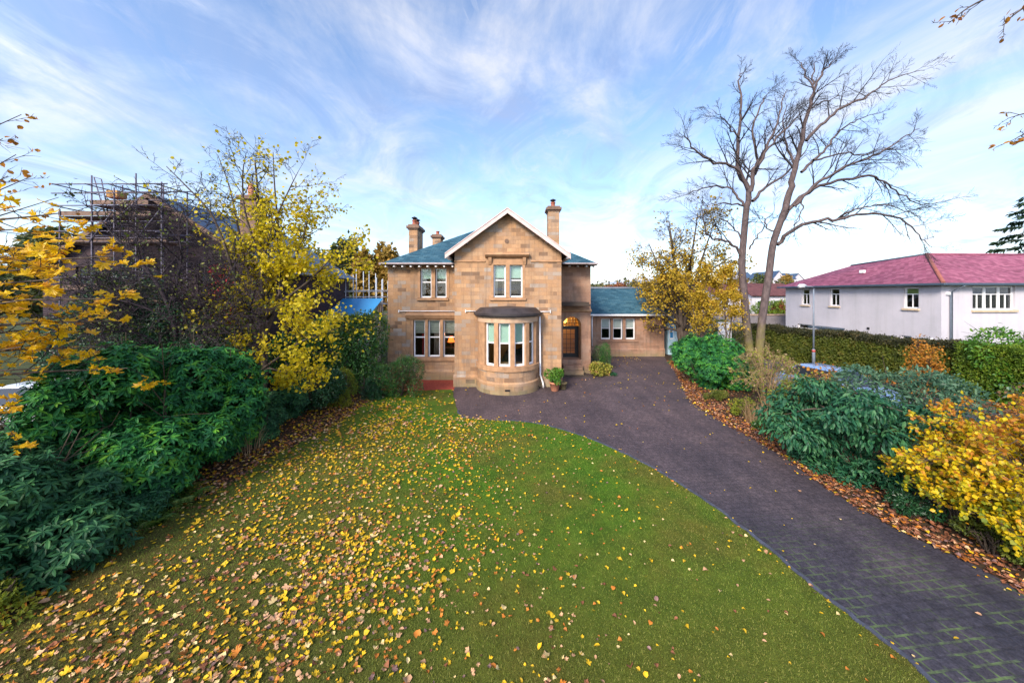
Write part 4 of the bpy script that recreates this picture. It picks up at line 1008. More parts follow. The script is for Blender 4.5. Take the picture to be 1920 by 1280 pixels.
MB().box(A0[0]+1.3, wy+5.0, 6.15, A0[0]+1.5, wy+5.25, 6.36).build('roof_vent', M['white_paint'], wh_)
m = MB(); m.box(wx-1.0, wy+5.4, 2.10, wx-.002, wy+7.3, 2.2); m.build('canopy', M['blue_gutter'], wh_)
wh_.rotation_euler = (0, 0, R(2.6))

# ================================================================== street lamp
c = (19.05, 21.9)
sl_ = thing('street_lamp', 'slender grey street lamp between the bare tree and the white house', 'street lamp', (c[0], c[1], 0))
pt = P(1525.5, 541, c[1])
xl = pt[0]
MB().lathe([(.085, 0), (.085, 1.15), (.055, 1.2)], (xl, c[1], 0), 12).tube([(xl, c[1], 1.2), (xl, c[1], pt[2])], [.055, .04], 10).build('pole', M['iron'], sl_)
MB().lathe([(.09, 1.0), (.09, 1.14)], (xl, c[1], 0), 12).build('red_band', plain('red_band', (.4, .06, .06), .6), sl_)
e = P(1504, 536, c[1]-.25)
MB().tube([(xl, c[1], pt[2]-.02), (xl-.2, c[1]-.1, pt[2]+.12), (e[0]+.2, e[1], e[2]-.02)], [.035, .03, .028], 8).build('arm', M['iron'], sl_)
m = MB(); m.tube([(e[0]+.28, e[1]+.02, e[2]), (e[0]+.1, e[1], e[2]+.03), (e[0]-.14, e[1], e[2]+.02), (e[0]-.28, e[1], e[2]-.02)], [.05, .10, .105, .04], 10); lh = m.build('lamp_head', plain('pale_lamp_housing', (.5, .53, .58), .5), sl_)
MB().tube([(e[0]+.15, e[1], e[2]-.05), (e[0]-.2, e[1], e[2]-.055)], .06, 8).build('lens', M['white_paint'], lh)

# ================================================================== cars
def car(name, label, loc, rz, paint, length=4.2, width=1.74, height=1.48):
    m_, nt, b = new_mat(name+'_paint'); b.inputs['Base Color'].default_value = (*paint, 1); b.inputs['Metallic'].default_value = .35; b.inputs['Roughness'].default_value = .28
    b.inputs['Coat Weight'].default_value = .6
    gl, nt, b = new_mat(name+'_glass'); b.inputs['Base Color'].default_value = (.02, .025, .035, 1); b.inputs['Roughness'].default_value = .06
    t = thing(name, label, 'car', loc)
    X, Y, Z = loc; hl = length/2; hw = width/2; H = height
    def mk(mb, nm, mt, par, bev=0): return mb.build(nm, mt, par, bev)
    prof = [(-hl, .35), (-hl+.05, .70), (-hl+.25, .86), (-hl+1.05, .95), (hl-.75, .97), (hl-.15, .92), (hl, .72), (hl, .36), (hl-.1, .24), (-hl+.1, .24)]
    m = MB(); m.prism([(X+a, Z+bb) for a, bb in prof], 'y', Y-hw, Y+hw); mk(m, 'body', m_, t, .07)
    base = [(-hl+.95, .93), (hl-.35, .95)]; roof = [(-hl+1.75, H), (hl-.95, H)]
    def ring(x0, x1, y, z): return [(X+x0, Y-y, Z+z), (X+x1, Y-y, Z+z), (X+x1, Y+y, Z+z), (X+x0, Y+y, Z+z)]
    lo = ring(base[0][0], base[1][0], hw-.06, .93); hi = ring(roof[0][0], roof[1][0], hw-.27, H-.04)
    m = MB(); i = len(m.v); m.v += lo+hi
    mid = ring(roof[0][0]+.15, roof[1][0]-.12, hw-.42, H+.01); m.v += mid
    for q in ((0, 1, 5, 4), (1, 2, 6, 5), (2, 3, 7, 6), (3, 0, 4, 7), (4, 5, 9, 8), (5, 6, 10, 9), (6, 7, 11, 10), (7, 4, 8, 11), (8, 9, 10, 11)): m.f.append(q); m.mi.append(0); m.sm.append(True)
    mk(m, 'cabin', m_, t, .03)
    def quad(a, b_, c_, d, ins=.1, out=.012):
        a, b_, c_, d = map(Vector, (a, b_, c_, d)); ce = (a+b_+c_+d)/4; n = (b_-a).cross(d-a).normalized()
        return [tuple(p+(ce-p)*ins+n*out) for p in (a, b_, c_, d)]
    for nm, q in (('side_window', (lo[0], lo[1], hi[1], hi[0])), ('rear_window', (lo[1], lo[2], hi[2], hi[1])), ('side_window', (lo[2], lo[3], hi[3], hi[2])), ('windscreen', (lo[3], lo[0], hi[0], hi[3]))):
        m = MB(); m.face(quad(*q)); mk(m, nm, gl, t)
    for sx in (-1, 1):
        for sy in (-1, 1):
            cx, cy = X+sx*(hl-.82), Y+sy*(hw-.09)
            m = MB(); m.tube([(cx, cy-.10, Z+.31), (cx, cy+.10, Z+.31)], .31, 20); wo = mk(m, 'wheel', M['black_paint'], t, .02)
            m = MB(); m.tube([(cx, cy+sy*.102, Z+.31), (cx, cy+sy*.112, Z+.31)], .20, 14); mk(m, 'rim', M['iron'], wo)
    for sy in (-1, 1):
        m = MB(); m.box(X-hl-.012, Y+sy*(hw-.35)-.17, Z+.60, X-hl+.05, Y+sy*(hw-.35)+.17, Z+.74); mk(m, 'headlight', M['white_paint'], t, .02)
        m = MB(); m.box(X+hl-.05, Y+sy*(hw-.25)-.12, Z+.66, X+hl+.012, Y+sy*(hw-.25)+.12, Z+.82); mk(m, 'tail_light', M['lamp_red'], t, .02)
        m = MB(); m.box(X-hl+1.25, Y+sy*(hw+.08)-.08, Z+.93, X-hl+1.38, Y+sy*(hw+.08)+.08, Z+1.05); mk(m, 'wing_mirror', m_, t, .02)
    t.rotation_euler = (0, 0, rz); return t
M['lamp_red'] = plain('red_lamp_plastic', (.35, .02, .02), .3)
car('blue_car', 'pale blue car parked in the lane below the street lamp', (13.85, 14.9, .01), R(100), (.22, .36, .62))
car('silver_car', 'silver white car parked behind the dark hedge at far left', (-17.0, 12.4, .006), R(8), (.72, .74, .80), 4.5, 1.8, 1.55)

# ================================================================== neighbour under repair on the left
M['dark_brick'] = brick_mat('dark_purple_brick', .23, .08, .006, [(0.0, (.024, .016, .024)), (0.5, (.040, .025, .034)), (1.0, (.062, .038, .045))], (.07, .06, .065))
M['weathered_board'] = plain('weathered_scaffold_boards', (.17, .11, .085), .9, .35, 4)
M['galv'] = plain('galvanised_tube', (.10, .09, .13), .6, .3, 6, metal=.2)
M['galv_pale'] = plain('pale_galvanised_tube', (.50, .54, .60), .45, .2, 6, metal=.2)
nb = thing('neighbour_house', 'dark brick neighbour house with long blue slate roof behind the left trees', 'house', (-17.5, 17, 0))
nwin = [(-21.6, 1.2, -20.2, 3.0), (-19.0, 1.2, -17.6, 3.0), (-21.4, 4.3, -20.2, 6.0), (-18.4, 4.3, -17.2, 6.0), (-15.4, 4.3, -14.4, 5.8)]
m = MB(); wall_holes(m, -23, -12, 0, 6.0, nwin, 17, .2); m.face([(-23, 17, 6), (-12, 17, 6), (-17.5, 17, 9.45)])
m.box(-12.3, 17.001, 0, -12, 25.5, 6); m.box(-23, 17.001, 0, -22.7, 25.5, 6); m.build('wall', M['dark_brick'], nb)
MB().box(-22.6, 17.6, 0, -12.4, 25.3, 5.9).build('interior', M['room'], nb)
for a, b, c, d in nwin:
    m = MB(); f = .07; m.box(a, 17.1, b, a+f, 17.17, d); m.box(c-f, 17.1, b, c, 17.17, d); m.box(a+f, 17.1, d-f, c-f, 17.17, d); m.box(a+f, 17.1, b, c-f, 17.17, b+f); m.box(a+f, 17.11, (b+d)/2-.03, c-f, 17.16, (b+d)/2+.03)
    wo = m.build('window', M['weathered_board'], nb); MB().box(a+.04, 17.13, b+.04, c-.04, 17.136, d-.04).build('pane', M['sofa'], wo)
m = MB(); kk = math.hypot(5.9, 3.7)/5.9
M['deep_slate'] = brick_mat('deep_blue_slates', 0.30, 0.20, 0.006, [(0.0, (0.03, 0.06, 0.12)), (0.5, (0.05, 0.09, 0.17)), (1.0, (0.08, 0.13, 0.21))], (0.012, 0.02, 0.04), rough=0.5, bump_s=0.6)
m.face([(-17.5, 16.7, 9.5), (-11.6, 16.7, 5.8), (-11.6, 25.6, 5.8), (-17.5, 25.6, 9.5)], uv=[(0, 6*kk), (0, 0), (12, 0), (12, 6*kk)])
m.face([(-17.5, 16.7, 9.5), (-17.5, 25.6, 9.5), (-23.4, 25.6, 5.8), (-23.4, 16.7, 5.8)], uv=[(0, 6*kk), (12, 6*kk), (12, 0), (0, 0)])
m.build('roof', M['deep_slate'], nb)
for x in (-11.6, -23.4):
    m = MB(); m.prism([(-17.5, 9.55), (x, 5.85), (x, 5.6), (-17.5, 9.3)] if x > -17 else [(x, 5.85), (-17.5, 9.55), (-17.5, 9.3), (x, 5.6)], 'y', 16.62, 16.7); m.build('bargeboard', M['weathered_board'], nb)
m = MB(); m.box(-14.6, 18.6, 6.5, -13.75, 19.4, 9.75); ch = m.build('chimney', M['stone_dark'], nb)
MB().box(-14.72, 18.47, 9.75, -13.63, 19.53, 9.95).build('chimney_cap', M['stone_dark'], ch)
MB().lathe([(.17, 0), (.14, .1), (.15, .75)], (-14.3, 19, 9.95), 10).build('chimney_pot', M['terracotta'], ch)
m = MB(); m.box(-12.0, 21, 0, -11.4, 21.08, 0.1)
MB().tube([(-11.5, 16.7, 5.75), (-11.5, 25.6, 5.75)], .07, 8).build('gutter', M['iron'], nb)

def scaffold(name, label, xs_, ys_, tops, rails, boards, mat, loc, braces=(), zb=0.0):
    t = thing(name, label, 'scaffolding', loc)
    for y in ys_:
        for x, zt_ in zip(xs_, tops):
            MB().tube([(x, y, zb), (x, y, zt_-(y-ys_[0])*.05)], .028, 6).build('pole', mat, t)
        for z in rails: MB().tube([(xs_[0]-.3, y-.05, z), (xs_[-1]+.3, y-.05, z+.02)], .025, 6).build('ledger', mat, t)
    for x in xs_:
        for z in rails[::2]: MB().tube([(x+.05, ys_[0]-.3, z-.06), (x+.05, ys_[-1]+.3, z-.06)], .025, 6).build('transom', mat, t)
    for (xa, xb, z) in boards:
        for k in range(4):
            ya = ys_[0]+.1+k*.26; MB().box(xa, ya, z, xb, ya+.235, z+.045).build('board', M['weathered_board'], t)
        MB().box(xa, ys_[0]+.02, z+.05, xb, ys_[0]+.06, z+.24).build('toe_board', M['weathered_board'], t)
    for a, b in braces: MB().tube([a, b], .024, 6).build('brace', mat, t)
    return t
xs_ = [(p-CX)*15.2/F for p in (112, 172, 214, 255, 303)]
def zpx(y, D): return CZ+(HY-y)*D/F
scaffold('scaffold', 'tall rusty grey scaffold with board platforms against the dark brick gable', xs_, [15.2, 16.4],
         [zpx(392, 15.2), zpx(329, 15.2), zpx(352, 15.2), zpx(325, 15.2), zpx(341, 15.2)],
         [zpx(y, 15.2) for y in (346, 363, 386, 416, 434, 447, 520)], [(xs_[1]-.1, xs_[3]+.5, zpx(385, 15.2)), (xs_[0]-.1, xs_[3]+.6, zpx(406, 15.2)), (xs_[0]-.1, xs_[4]+.2, zpx(455, 15.2)), (xs_[0], xs_[4], zpx(545, 15.2))], M['galv'], (-17.5, 15.8, 0),
         [((xs_[2], 15.1, zpx(420, 15.2)), (xs_[3]+.2, 15.1, zpx(375, 15.2))), ((xs_[3], 15.1, zpx(455, 15.2)), (xs_[4]+.2, 15.1, zpx(385, 15.2))), ((xs_[1], 15.1, zpx(455, 15.2)), (xs_[2], 15.1, zpx(400, 15.2)))])
ld = thing('ladder', 'metal ladder leaning through the top of the tall left scaffold', 'ladder', (xs_[1]+.3, 15.7, 6))
a0 = Vector(P(186, 366, 15.7)); a1 = Vector(P(176, 332, 15.7)); b0 = Vector(P(196, 366, 15.7)); b1 = Vector(P(190, 336, 15.7))
for p, q in ((a0, a1), (b0, b1)): MB().tube([p+(p-q)*2.0, q], .022, 6).build('stile', M['galv'], ld)
for k in range(10):
    t = k/9*3-2; MB().tube([a0+(a1-a0)*t, b0+(b1-b0)*t], .015, 6).build('rung', M['galv'], ld)
c = P(219, 355, 15.9)
bx = thing('crate', 'orange wooden crate on the top platform of the tall scaffold', 'crate', (c[0], c[1], c[2]-.08))
m = MB(); m.box(c[0]-.24, c[1]-.2, zpx(364, 15.2), c[0]+.24, c[1]+.2, zpx(364, 15.2)+.05); m.build('base', M['terracotta'], bx)
M['crate_wood'] = plain('orange_plywood', (.45, .24, .08), .85, .2, 5)
m = MB(); z0 = zpx(362.5, 15.2); z1 = zpx(350.5, 15.2)
for a in ((-.25, -.21, -.23, .21), (.23, -.21, .25, .21), (-.23, -.21, .23, -.19), (-.23, .19, .23, .21)): m.box(c[0]+a[0], c[1]+a[1], z0, c[0]+a[2], c[1]+a[3], z1)
m.build('sides', M['crate_wood'], bx)
D2 = 25.0
xs2 = [(p-CX)*D2/F for p in (600, 628, 648, 668, 692, 706, 716)]
scaffold('scaffold', 'low pale scaffold of white tubes beyond the laurels beside the sandstone house', xs2, [D2, D2+1.2],
         [zpx(y, D2) for y in (512, 503, 512, 505, 509, 520, 524)], [zpx(y, D2) for y in (545, 557, 569, 590)], [(xs2[2], xs2[-1], zpx(566, D2))], M['galv_pale'], (-12, D2+.5, 0))
# blue sheeted lean-to
lt = thing('lean_to', 'bright blue sheeted lean-to roof below the pale scaffold', 'lean-to', (-13.5, 23.4, 0))
m_, nt, b = new_mat('blue_sheeting'); b.inputs['Base Color'].default_value = (.03, .22, .48, 1); b.inputs['Roughness'].default_value = .35; M['tarp'] = m_
D3 = 22.2; a = P(575, 567, D3); b_ = P(692, 563, D3)
m = MB(); m.face([(a[0], 22.2, 3.3), (b_[0], 22.2, 3.3), (b_[0], 24.6, 4.35), (a[0], 24.6, 4.35)]); o = m.build('roof', M['tarp'], lt); md = o.modifiers.new('s', 'SOLIDIFY'); md.thickness = .05
MB().box(a[0]+.1, 22.4, 0, b_[0]-.1, 22.5, 3.28).build('wall', M['galv_pale'], lt)
MB().box(b_[0]-.2, 22.5, 0, b_[0]-.1, 24.4, 3.2).build('side_wall', M['galv_pale'], lt)

# ================================================================== things at the end of the wing and far houses
M['pale_blue'] = plain('pale_blue_boarding', (.40, .58, .68), .7, .1, 5)
gg = thing('garden_shed', 'pale blue shed with white barge boards at the end of the low wing', 'shed', (12.1, 27.2, 0))
sx0, sx1, sy0 = 11.95, 12.75, 26.6
m = MB(); m.box(sx0, sy0, 0, sx1, sy0+2.4, 3.0); m.build('wall', M['pale_blue'], gg)
m = MB(); m.prism([(sx0-.12, 2.98), (sx1+.12, 2.98), ((sx0+sx1)/2, 4.0)], 'y', sy0-.08, sy0+2.5); m.build('roof', M['slate'], gg)
for q in ([(sx0-.16, 2.95), ((sx0+sx1)/2, 4.02), ((sx0+sx1)/2, 4.18), (sx0-.16, 3.11)], [((sx0+sx1)/2, 4.02), (sx1+.16, 2.95), (sx1+.16, 3.11), ((sx0+sx1)/2, 4.18)]):
    MB().prism(q[::-1], 'y', sy0-.14, sy0-.09).build('bargeboard', M['white_paint'], gg)
m = MB(); m.box(sx0+.12, sy0-.04, 1.2, sx0+.42, sy0-.001, 2.9); wo = m.build('window', M['white_paint'], gg)
for k in range(3): MB().box(sx0+.16, sy0-.052, 1.3+k*.52, sx0+.38, sy0-.044, 1.74+k*.52).build('pane', M['tarp'], wo)
c = P(1359, 628, 27.5)
gd = thing('garden_door', 'white boarded garden door behind the small autumn trees', 'door', (c[0], 27.5, 0))
m = MB()
for k in range(4): m.box(c[0]-.44+k*.22, 27.5, 0.05, c[0]-.23+k*.22, 27.54, 2.35)
m.build('panel', M['white_paint'], gd); m = MB(); m.box(c[0]-.5, 27.45, 0, c[0]-.445, 27.6, 2.42); m.box(c[0]+.435, 27.45, 0, c[0]+.5, 27.6, 2.42); m.box(c[0]-.445, 27.45, 2.36, c[0]+.435, 27.6, 2.42); m.build('frame', M['white_paint'], gd)
MB().tube([(c[0]+.3, 27.47, 1.15), (c[0]+.3, 27.47, 1.3)], .02, 6).build('handle', M['black_paint'], gd)
gw = thing('boundary_wall', 'low grey stone garden wall crossing behind the bare tree', 'wall', (16, 33, 0))
MB().box(11.5, 33, 0, 29, 33.35, 2.6).build('wall', plain('grey_rubble', (.26, .23, .24), .9, .3, 3, bumpy=.4), gw)
MB().box(11.5, 32.95, 2.6, 29, 33.4, 2.72).build('coping', M['stone_pale'], gw)

M['dark_red_tiles'] = brick_mat('dark_red_tiles', .3, .2, .006, [(0, (.08, .03, .035)), (1, (.15, .06, .06))], (.04, .02, .02))
def far_house(name, label, x, y, w, d, ze_, zr_, roofm, z0=0.0, gable_front=False, group=None, nwin=3):
    t = thing(name, label, 'house', (x, y, z0), group)
    if gable_front:
        m = MB(); m.box(x-w/2, y, z0, x+w/2, y+d, ze_); m.prism([(x-w/2, ze_), (x+w/2, ze_), (x, zr_)], 'y', y+.001, y+d); m.build('wall', M['harling'], t)
        m = MB()
        for s_ in (-1, 1): m.face([(x, y-.3, zr_+.1), (x+s_*(w/2+.4), y-.3, ze_-.3), (x+s_*(w/2+.4), y+d, ze_-.3), (x, y+d, zr_+.1)])
        o = m.build('roof', roofm, t); md = o.modifiers.new('s', 'SOLIDIFY'); md.thickness = .15
    else:
        m = MB(); m.box(x-w/2, y, z0, x+w/2, y+d, ze_); m.prism([(y, ze_), (y+d, ze_), (y+d/2, zr_-.05)], 'x', x-w/2+.01, x+w/2-.01); m.build('wall', M['harling'], t)
        m = MB(); m.face([(x-w/2-.3, y-.4, ze_-.1), (x+w/2+.3, y-.4, ze_-.1), (x+w/2+.3, y+d/2, zr_), (x-w/2-.3, y+d/2, zr_)]); m.face([(x-w/2-.3, y+d/2, zr_), (x+w/2+.3, y+d/2, zr_), (x+w/2+.3, y+d+.4, ze_-.1), (x-w/2-.3, y+d+.4, ze_-.1)])
        o = m.build('roof', roofm, t); md = o.modifiers.new('s', 'SOLIDIFY'); md.thickness = .12
    for k in range(nwin):
        cx = x-w/2+w*(k+.5)/nwin; hh = min(1.4, (ze_-z0)*.4)
        zc = ze_-1.5
        m = MB(); m.box(cx-.6, y-.05, zc-hh/2, cx+.6, y-.002, zc+hh/2); wo = m.build('window', M['white_paint'], t)
        MB().box(cx-.5, y-.07, zc-hh/2+.1, cx+.5, y-.055, zc+hh/2-.1).build('pane', M['sofa'], wo)
    return t
far_house('bungalow', 'white bungalow with dark red roof and skylights seen left of the street lamp', (1457-CX)*52/F, 52, 7.5, 8, 4.5, 6.3, M['dark_red_tiles'])
far_house('bungalow', 'white bungalow with dark red roof seen between the bare tree stems', (1395-CX)*54/F, 54, 9, 8, 4.55, 6.4, M['dark_red_tiles'])
hl_ = [(1402, 531, 22, 509, 0), (1438, 531, 20, 510, 1), (1461, 532, 24, 508, 1), (1482, 531, 20, 511, 0), (1497, 532, 20, 513, 1), (1418, 534, 16, 517, 0)]
names = ['white hillside house, leftmost, half behind the bare tree stem', 'small white gabled hillside house just right of the bare tree', 'white hillside house with tallest blue grey gable roof', 'white hillside house beside the rounded olive tree', 'white gabled hillside house closest to the rosy roof', 'low white hillside house between the two bare tree stems']
for (px, pyb, wpx, pyt, gf), lb in zip(hl_, names):
    D = 150+abs(px-1450)*.3; sc_ = D/F
    far_house('hillside_house', lb, (px-CX)*sc_, D, wpx*sc_, 9, zpx(pyb-9, D), zpx(pyt, D), M['deep_slate'], 0, bool(gf), 'white houses on the far hillside', 2)
# ================================================================== plant materials
RH = [(0.0, (0.007, 0.045, 0.020)), (0.3, (0.016, 0.105, 0.036)), (0.6, (0.038, 0.19, 0.040)), (0.82, (0.095, 0.30, 0.03)), (1.0, (0.20, 0.38, 0.035))]
M['rhodo'] = leaf_mat('rhododendron_leaf', RH, .5, .2, .22)
M['rhodo_dark'] = leaf_mat('dark_rhododendron_leaf', [(0, (.007, .036, .018)), (.45, (.018, .085, .034)), (.8, (.05, .155, .05)), (1, (.11, .23, .055))], .5, .15, .25)
M['laurel'] = leaf_mat('laurel_leaf', [(0, (.013, .058, .016)), (.45, (.032, .12, .024)), (.8, (.08, .21, .03)), (1, (.18, .29, .035))], .35, .22, .5)
M['laurel_dark'] = leaf_mat('dark_laurel_leaf', [(0, (.007, .036, .015)), (.5, (.018, .075, .026)), (1, (.05, .14, .04))], .35, .18, .5)
M['teal_laurel'] = leaf_mat('blue_green_laurel_leaf', [(0, (.006, .040, .022)), (.45, (.016, .085, .040)), (.8, (.05, .16, .06)), (1, (.10, .19, .09))], .48, .15, .28)
M['pale_shrub'] = leaf_mat('grey_green_leaf', [(0, (.03, .085, .05)), (.5, (.065, .15, .085)), (1, (.15, .25, .14))], .45, .3, .4)
M['olive'] = leaf_mat('olive_hedge_leaf', [(0, (.035, .055, .009)), (.4, (.085, .115, .016)), (.75, (.16, .18, .024)), (1, (.25, .18, .04))], .5, .25)
M['brown_hedge'] = leaf_mat('brown_green_hedge_leaf', [(0, (.014, .018, .010)), (.4, (.032, .036, .014)), (.75, (.070, .065, .02)), (1, (.15, .09, .035))], .5, .2)
M['bright_laurel'] = leaf_mat('bright_laurel_leaf', [(0, (.03, .10, .012)), (.5, (.075, .20, .02)), (1, (.18, .30, .03))], .4, .3, .4)
M['hedge_green'] = leaf_mat('green_hedge_leaf', [(0, (.035, .08, .009)), (.4, (.10, .175, .014)), (.8, (.20, .28, .022)), (1, (.27, .26, .03))], .5, .3)
M['yellow'] = leaf_mat('yellow_maple_leaf', [(0, (.22, .20, .010)), (.3, (.46, .38, .012)), (.6, (.66, .53, .014)), (.85, (.60, .42, .015)), (1, (.26, .30, .02))], .5, .45)
M['gold'] = leaf_mat('golden_near_maple_leaf', [(0, (.45, .18, .025)), (.25, (.66, .38, .010)), (.7, (.80, .53, .010)), (1, (.62, .28, .05))], .45, .45)
M['autumn'] = leaf_mat('gold_brown_autumn_leaf', [(0, (.18, .12, .02)), (.3, (.40, .28, .025)), (.65, (.58, .40, .03)), (.88, (.50, .26, .025)), (1, (.32, .12, .02))], .5, .4)
M['orange'] = leaf_mat('orange_autumn_leaf', [(0, (.25, .09, .015)), (.4, (.45, .18, .02)), (.8, (.55, .26, .03)), (1, (.35, .10, .02))], .5, .4)
M['hazel'] = leaf_mat('yellow_hazel_leaf', [(0, (.24, .25, .015)), (.25, (.46, .40, .012)), (.55, (.68, .50, .012)), (.78, (.72, .41, .012)), (.9, (.62, .24, .02)), (1, (.18, .26, .03))], .45, .4)
M['yellowgreen'] = leaf_mat('yellow_green_leaf', [(0, (.08, .13, .012)), (.5, (.20, .25, .02)), (1, (.38, .34, .03))], .5, .4)
M['red_creeper'] = leaf_mat('crimson_creeper_leaf', [(0, (.25, .012, .02)), (.5, (.45, .03, .04)), (1, (.60, .10, .08))], .5, .3)
M['heather'] = leaf_mat('dusky_red_leaf', [(0, (.08, .045, .025)), (.5, (.15, .07, .035)), (1, (.22, .12, .05))], .6, .3)
M['hydrangea'] = leaf_mat('hydrangea_leaf', [(0, (.10, .14, .02)), (.4, (.26, .26, .04)), (.7, (.42, .36, .06)), (.85, (.36, .14, .10)), (1, (.45, .20, .18))], .5, .3)
M['straw'] = leaf_mat('dry_straw', [(0, (.16, .09, .045)), (.5, (.32, .21, .11)), (1, (.46, .34, .2))], .7, .2)
M['fern'] = leaf_mat('fern_frond', [(0, (.03, .09, .012)), (.6, (.08, .16, .02)), (1, (.18, .2, .03))], .5, .35)
M['conifer'] = leaf_mat('conifer_needles', [(0, (.012, .035, .018)), (.6, (.025, .06, .03)), (1, (.05, .09, .04))], .6, .15)
M['far_leaf'] = leaf_mat('far_tree_leaf', [(0, (.035, .06, .02)), (.5, (.075, .10, .03)), (1, (.15, .14, .04))], .6, .3)
M['far_gold'] = leaf_mat('far_gold_leaf', [(0, (.13, .10, .02)), (.5, (.28, .18, .03)), (1, (.40, .22, .04))], .6, .3)
M['far_red'] = leaf_mat('far_red_leaf', [(0, (.16, .05, .03)), (.5, (.28, .09, .04)), (1, (.38, .16, .05))], .6, .3)
def bark_mat(name, c0, c1, moss=0.0, moss_top=3.0):
    m, nt, b = new_mat(name); tc = N(nt, 'ShaderNodeTexCoord')
    mp = N(nt, 'ShaderNodeMapping'); mp.inputs['Scale'].default_value = (1, 1, .3); L(nt, tc.outputs['Object'], mp.inputs[0])
    n1 = noise(nt, mp.outputs[0], 9, 7, .65); n2 = noise(nt, tc.outputs['Object'], 1.6, 5, .6)
    c = ramp_out(nt, n1.outputs[0], [(.3, c0), (.7, c1)])
    if moss:
        sp = N(nt, 'ShaderNodeSeparateXYZ'); L(nt, tc.outputs['Object'], sp.inputs[0])
        t = math_(nt, 'ADD', sp.outputs[2], math_(nt, 'MULTIPLY', n2.outputs[0], 5.0))
        c = mixc(nt, ramp_out(nt, math_(nt, 'MULTIPLY', t, .1), [(.30, moss), (.30+moss_top*.08, 0.0)]), c, (.19, .165, .03))
    L(nt, c, b.inputs['Base Color']); b.inputs['Roughness'].default_value = .9; b.inputs['Specular IOR Level'].default_value = .15
    bump(nt, n1.outputs[0], .6, .02, b); return m
M['bark'] = bark_mat('grey_brown_bark', (.045, .034, .028), (.13, .10, .085))
M['bare_bark'] = bark_mat('mossy_pinkish_bark', (.05, .038, .040), (.145, .108, .105), .9, 3.6)
M['twig'] = plain('dark_twigs', (.022, .018, .022), .85, .3, 8)
M['twig_purple'] = plain('purple_brown_twigs', (.030, .020, .027), .85, .3, 8)
M['stem'] = plain('shrub_stems', (.07, .05, .035), .9, .3, 8)

def finish(name, label, cat, loc, parts, group=None):
    """parts: list of (part name, verts, faces, material)"""
    t = thing(name, label, cat, loc, group)
    for pn, v, f, mt in parts: np_mesh(pn, v, f, mt, t)
    return t
def stems(rg, c, rx, ry, h, n, r=.022):
    out = []
    for i in range(n):
        a = rg.uniform(0, 6.28); q = rg.uniform(.2, .85)
        e = np.array([c[0]+rx*q*math.cos(a), c[1]+ry*q*math.sin(a), c[2]+h*rg.uniform(.45, .88)])
        s = np.array([c[0]+rx*.25*q*math.cos(a), c[1]+ry*.25*q*math.sin(a), c[2]-.05])
        m = (s+e)/2+rg.normal(size=3)*.12*h*.4; m[2] = (s[2]+e[2])/2-.03*h
        p = smooth_poly([s, m, e], 4); out.append((p, r*np.linspace(1, .35, len(p)), 5))
        for k in range(3):
            j = rg.integers(3, len(p)-1); d = unit(np.array([[math.cos(a), math.sin(a), .8]])+rg.normal(size=(1, 3))*.6)[0]
            q2 = np.array([p[j], p[j]+d*h*.12, p[j]+d*h*.26+rg.normal(size=3)*.04]); out.append((q2, r*np.array([.45, .3, .18]), 4))
    return tubes_mesh(out)
def bush(name, label, c, rx, ry, h, mat, n=8000, size=.09, width=.45, tmpl=T_DIAMOND, seed=1, nl=16, cat='shrub', kind='scatter', droop=.2, rnd=.8, up=.5, extra=None, group=None, stem_n=14, shell=(.7, 1.05), k=7, lr=(.34, .52), inner=.15, zmin=.02):
    rg = np.random.default_rng(seed)
    lb = lobes_for(rg, c, rx, ry, h, nl, lr)
    p, o = lobe_points(rg, lb, n, c[2]+zmin, shell, .15, inner)
    if kind == 'whorl': v, f = whorls(rg, p, o, size, width, k)
    else: v, f = scatter_leaves(rg, p, o, size, width, tmpl, droop, rnd, up)
    parts = [('crown', v, f, M[mat])]
    if extra:
        mat2, n2, test = extra
        p2, o2 = lobe_points(rg, lb, n2, c[2]+zmin, (.85, 1.12), .3, .05)
        ok = test(p2, rg); v2, f2 = scatter_leaves(rg, p2[ok], o2[ok], size, width, tmpl, droop, rnd, up); parts.append(('coloured_leaves', v2, f2, M[mat2]))
    sv, sf2 = stems(rg, c, rx*.8, ry*.8, h, stem_n); parts.append(('stem', sv, sf2, M['stem']))
    return finish(name, label, cat, c, parts, group)

# ---------------- left side of the lawn
bush('rhododendron', 'largest glossy green rhododendron, overhanging the left edge of the lawn', (-8.95, 8.75, 0), 2.15, 2.55, 4.3, 'rhodo', 7400, .175, .30, seed=11, nl=52, kind='whorl', k=8, stem_n=22, inner=.12, lr=(.22, .34))
bush('rhododendron', 'dark bluish rhododendron at the near left corner of the lawn', (-9.1, 5.9, 0), 1.75, 1.6, 2.5, 'rhodo_dark', 4200, .16, .30, seed=12, nl=18, kind='whorl', k=8, inner=.3)
bush('low_shrub', 'low yellow green shrub at the bottom left edge of the lawn', (-7.75, 5.05, 0), .75, .6, .62, 'yellowgreen', 2200, .07, .5, seed=13, nl=9)
bush('shrub', 'low dark shrub in front of the large rhododendron at the lawn edge', (-7.75, 7.3, 0), .6, .7, .75, 'rhodo_dark', 1100, .12, .3, seed=14, nl=9, kind='whorl')
bush('shrub', 'dull brown green shrub mass in front of the silver car', (-12.6, 9.2, 0), 2.3, 1.7, 2.05, 'brown_hedge', 16000, .075, .5, seed=15, nl=22)
bush('shrub', 'brownish shrub at the far left edge below the yellow maple', (-11.6, 7.2, 0), 1.6, 1.4, 2.2, 'brown_hedge', 11000, .075, .5, seed=16, nl=16)
bush('holly', 'dark evergreen holly behind the largest rhododendron', (-11.9, 13.2, 0), 2.7, 1.5, 5.5, 'laurel_dark', 34000, .09, .5, seed=17, nl=24)
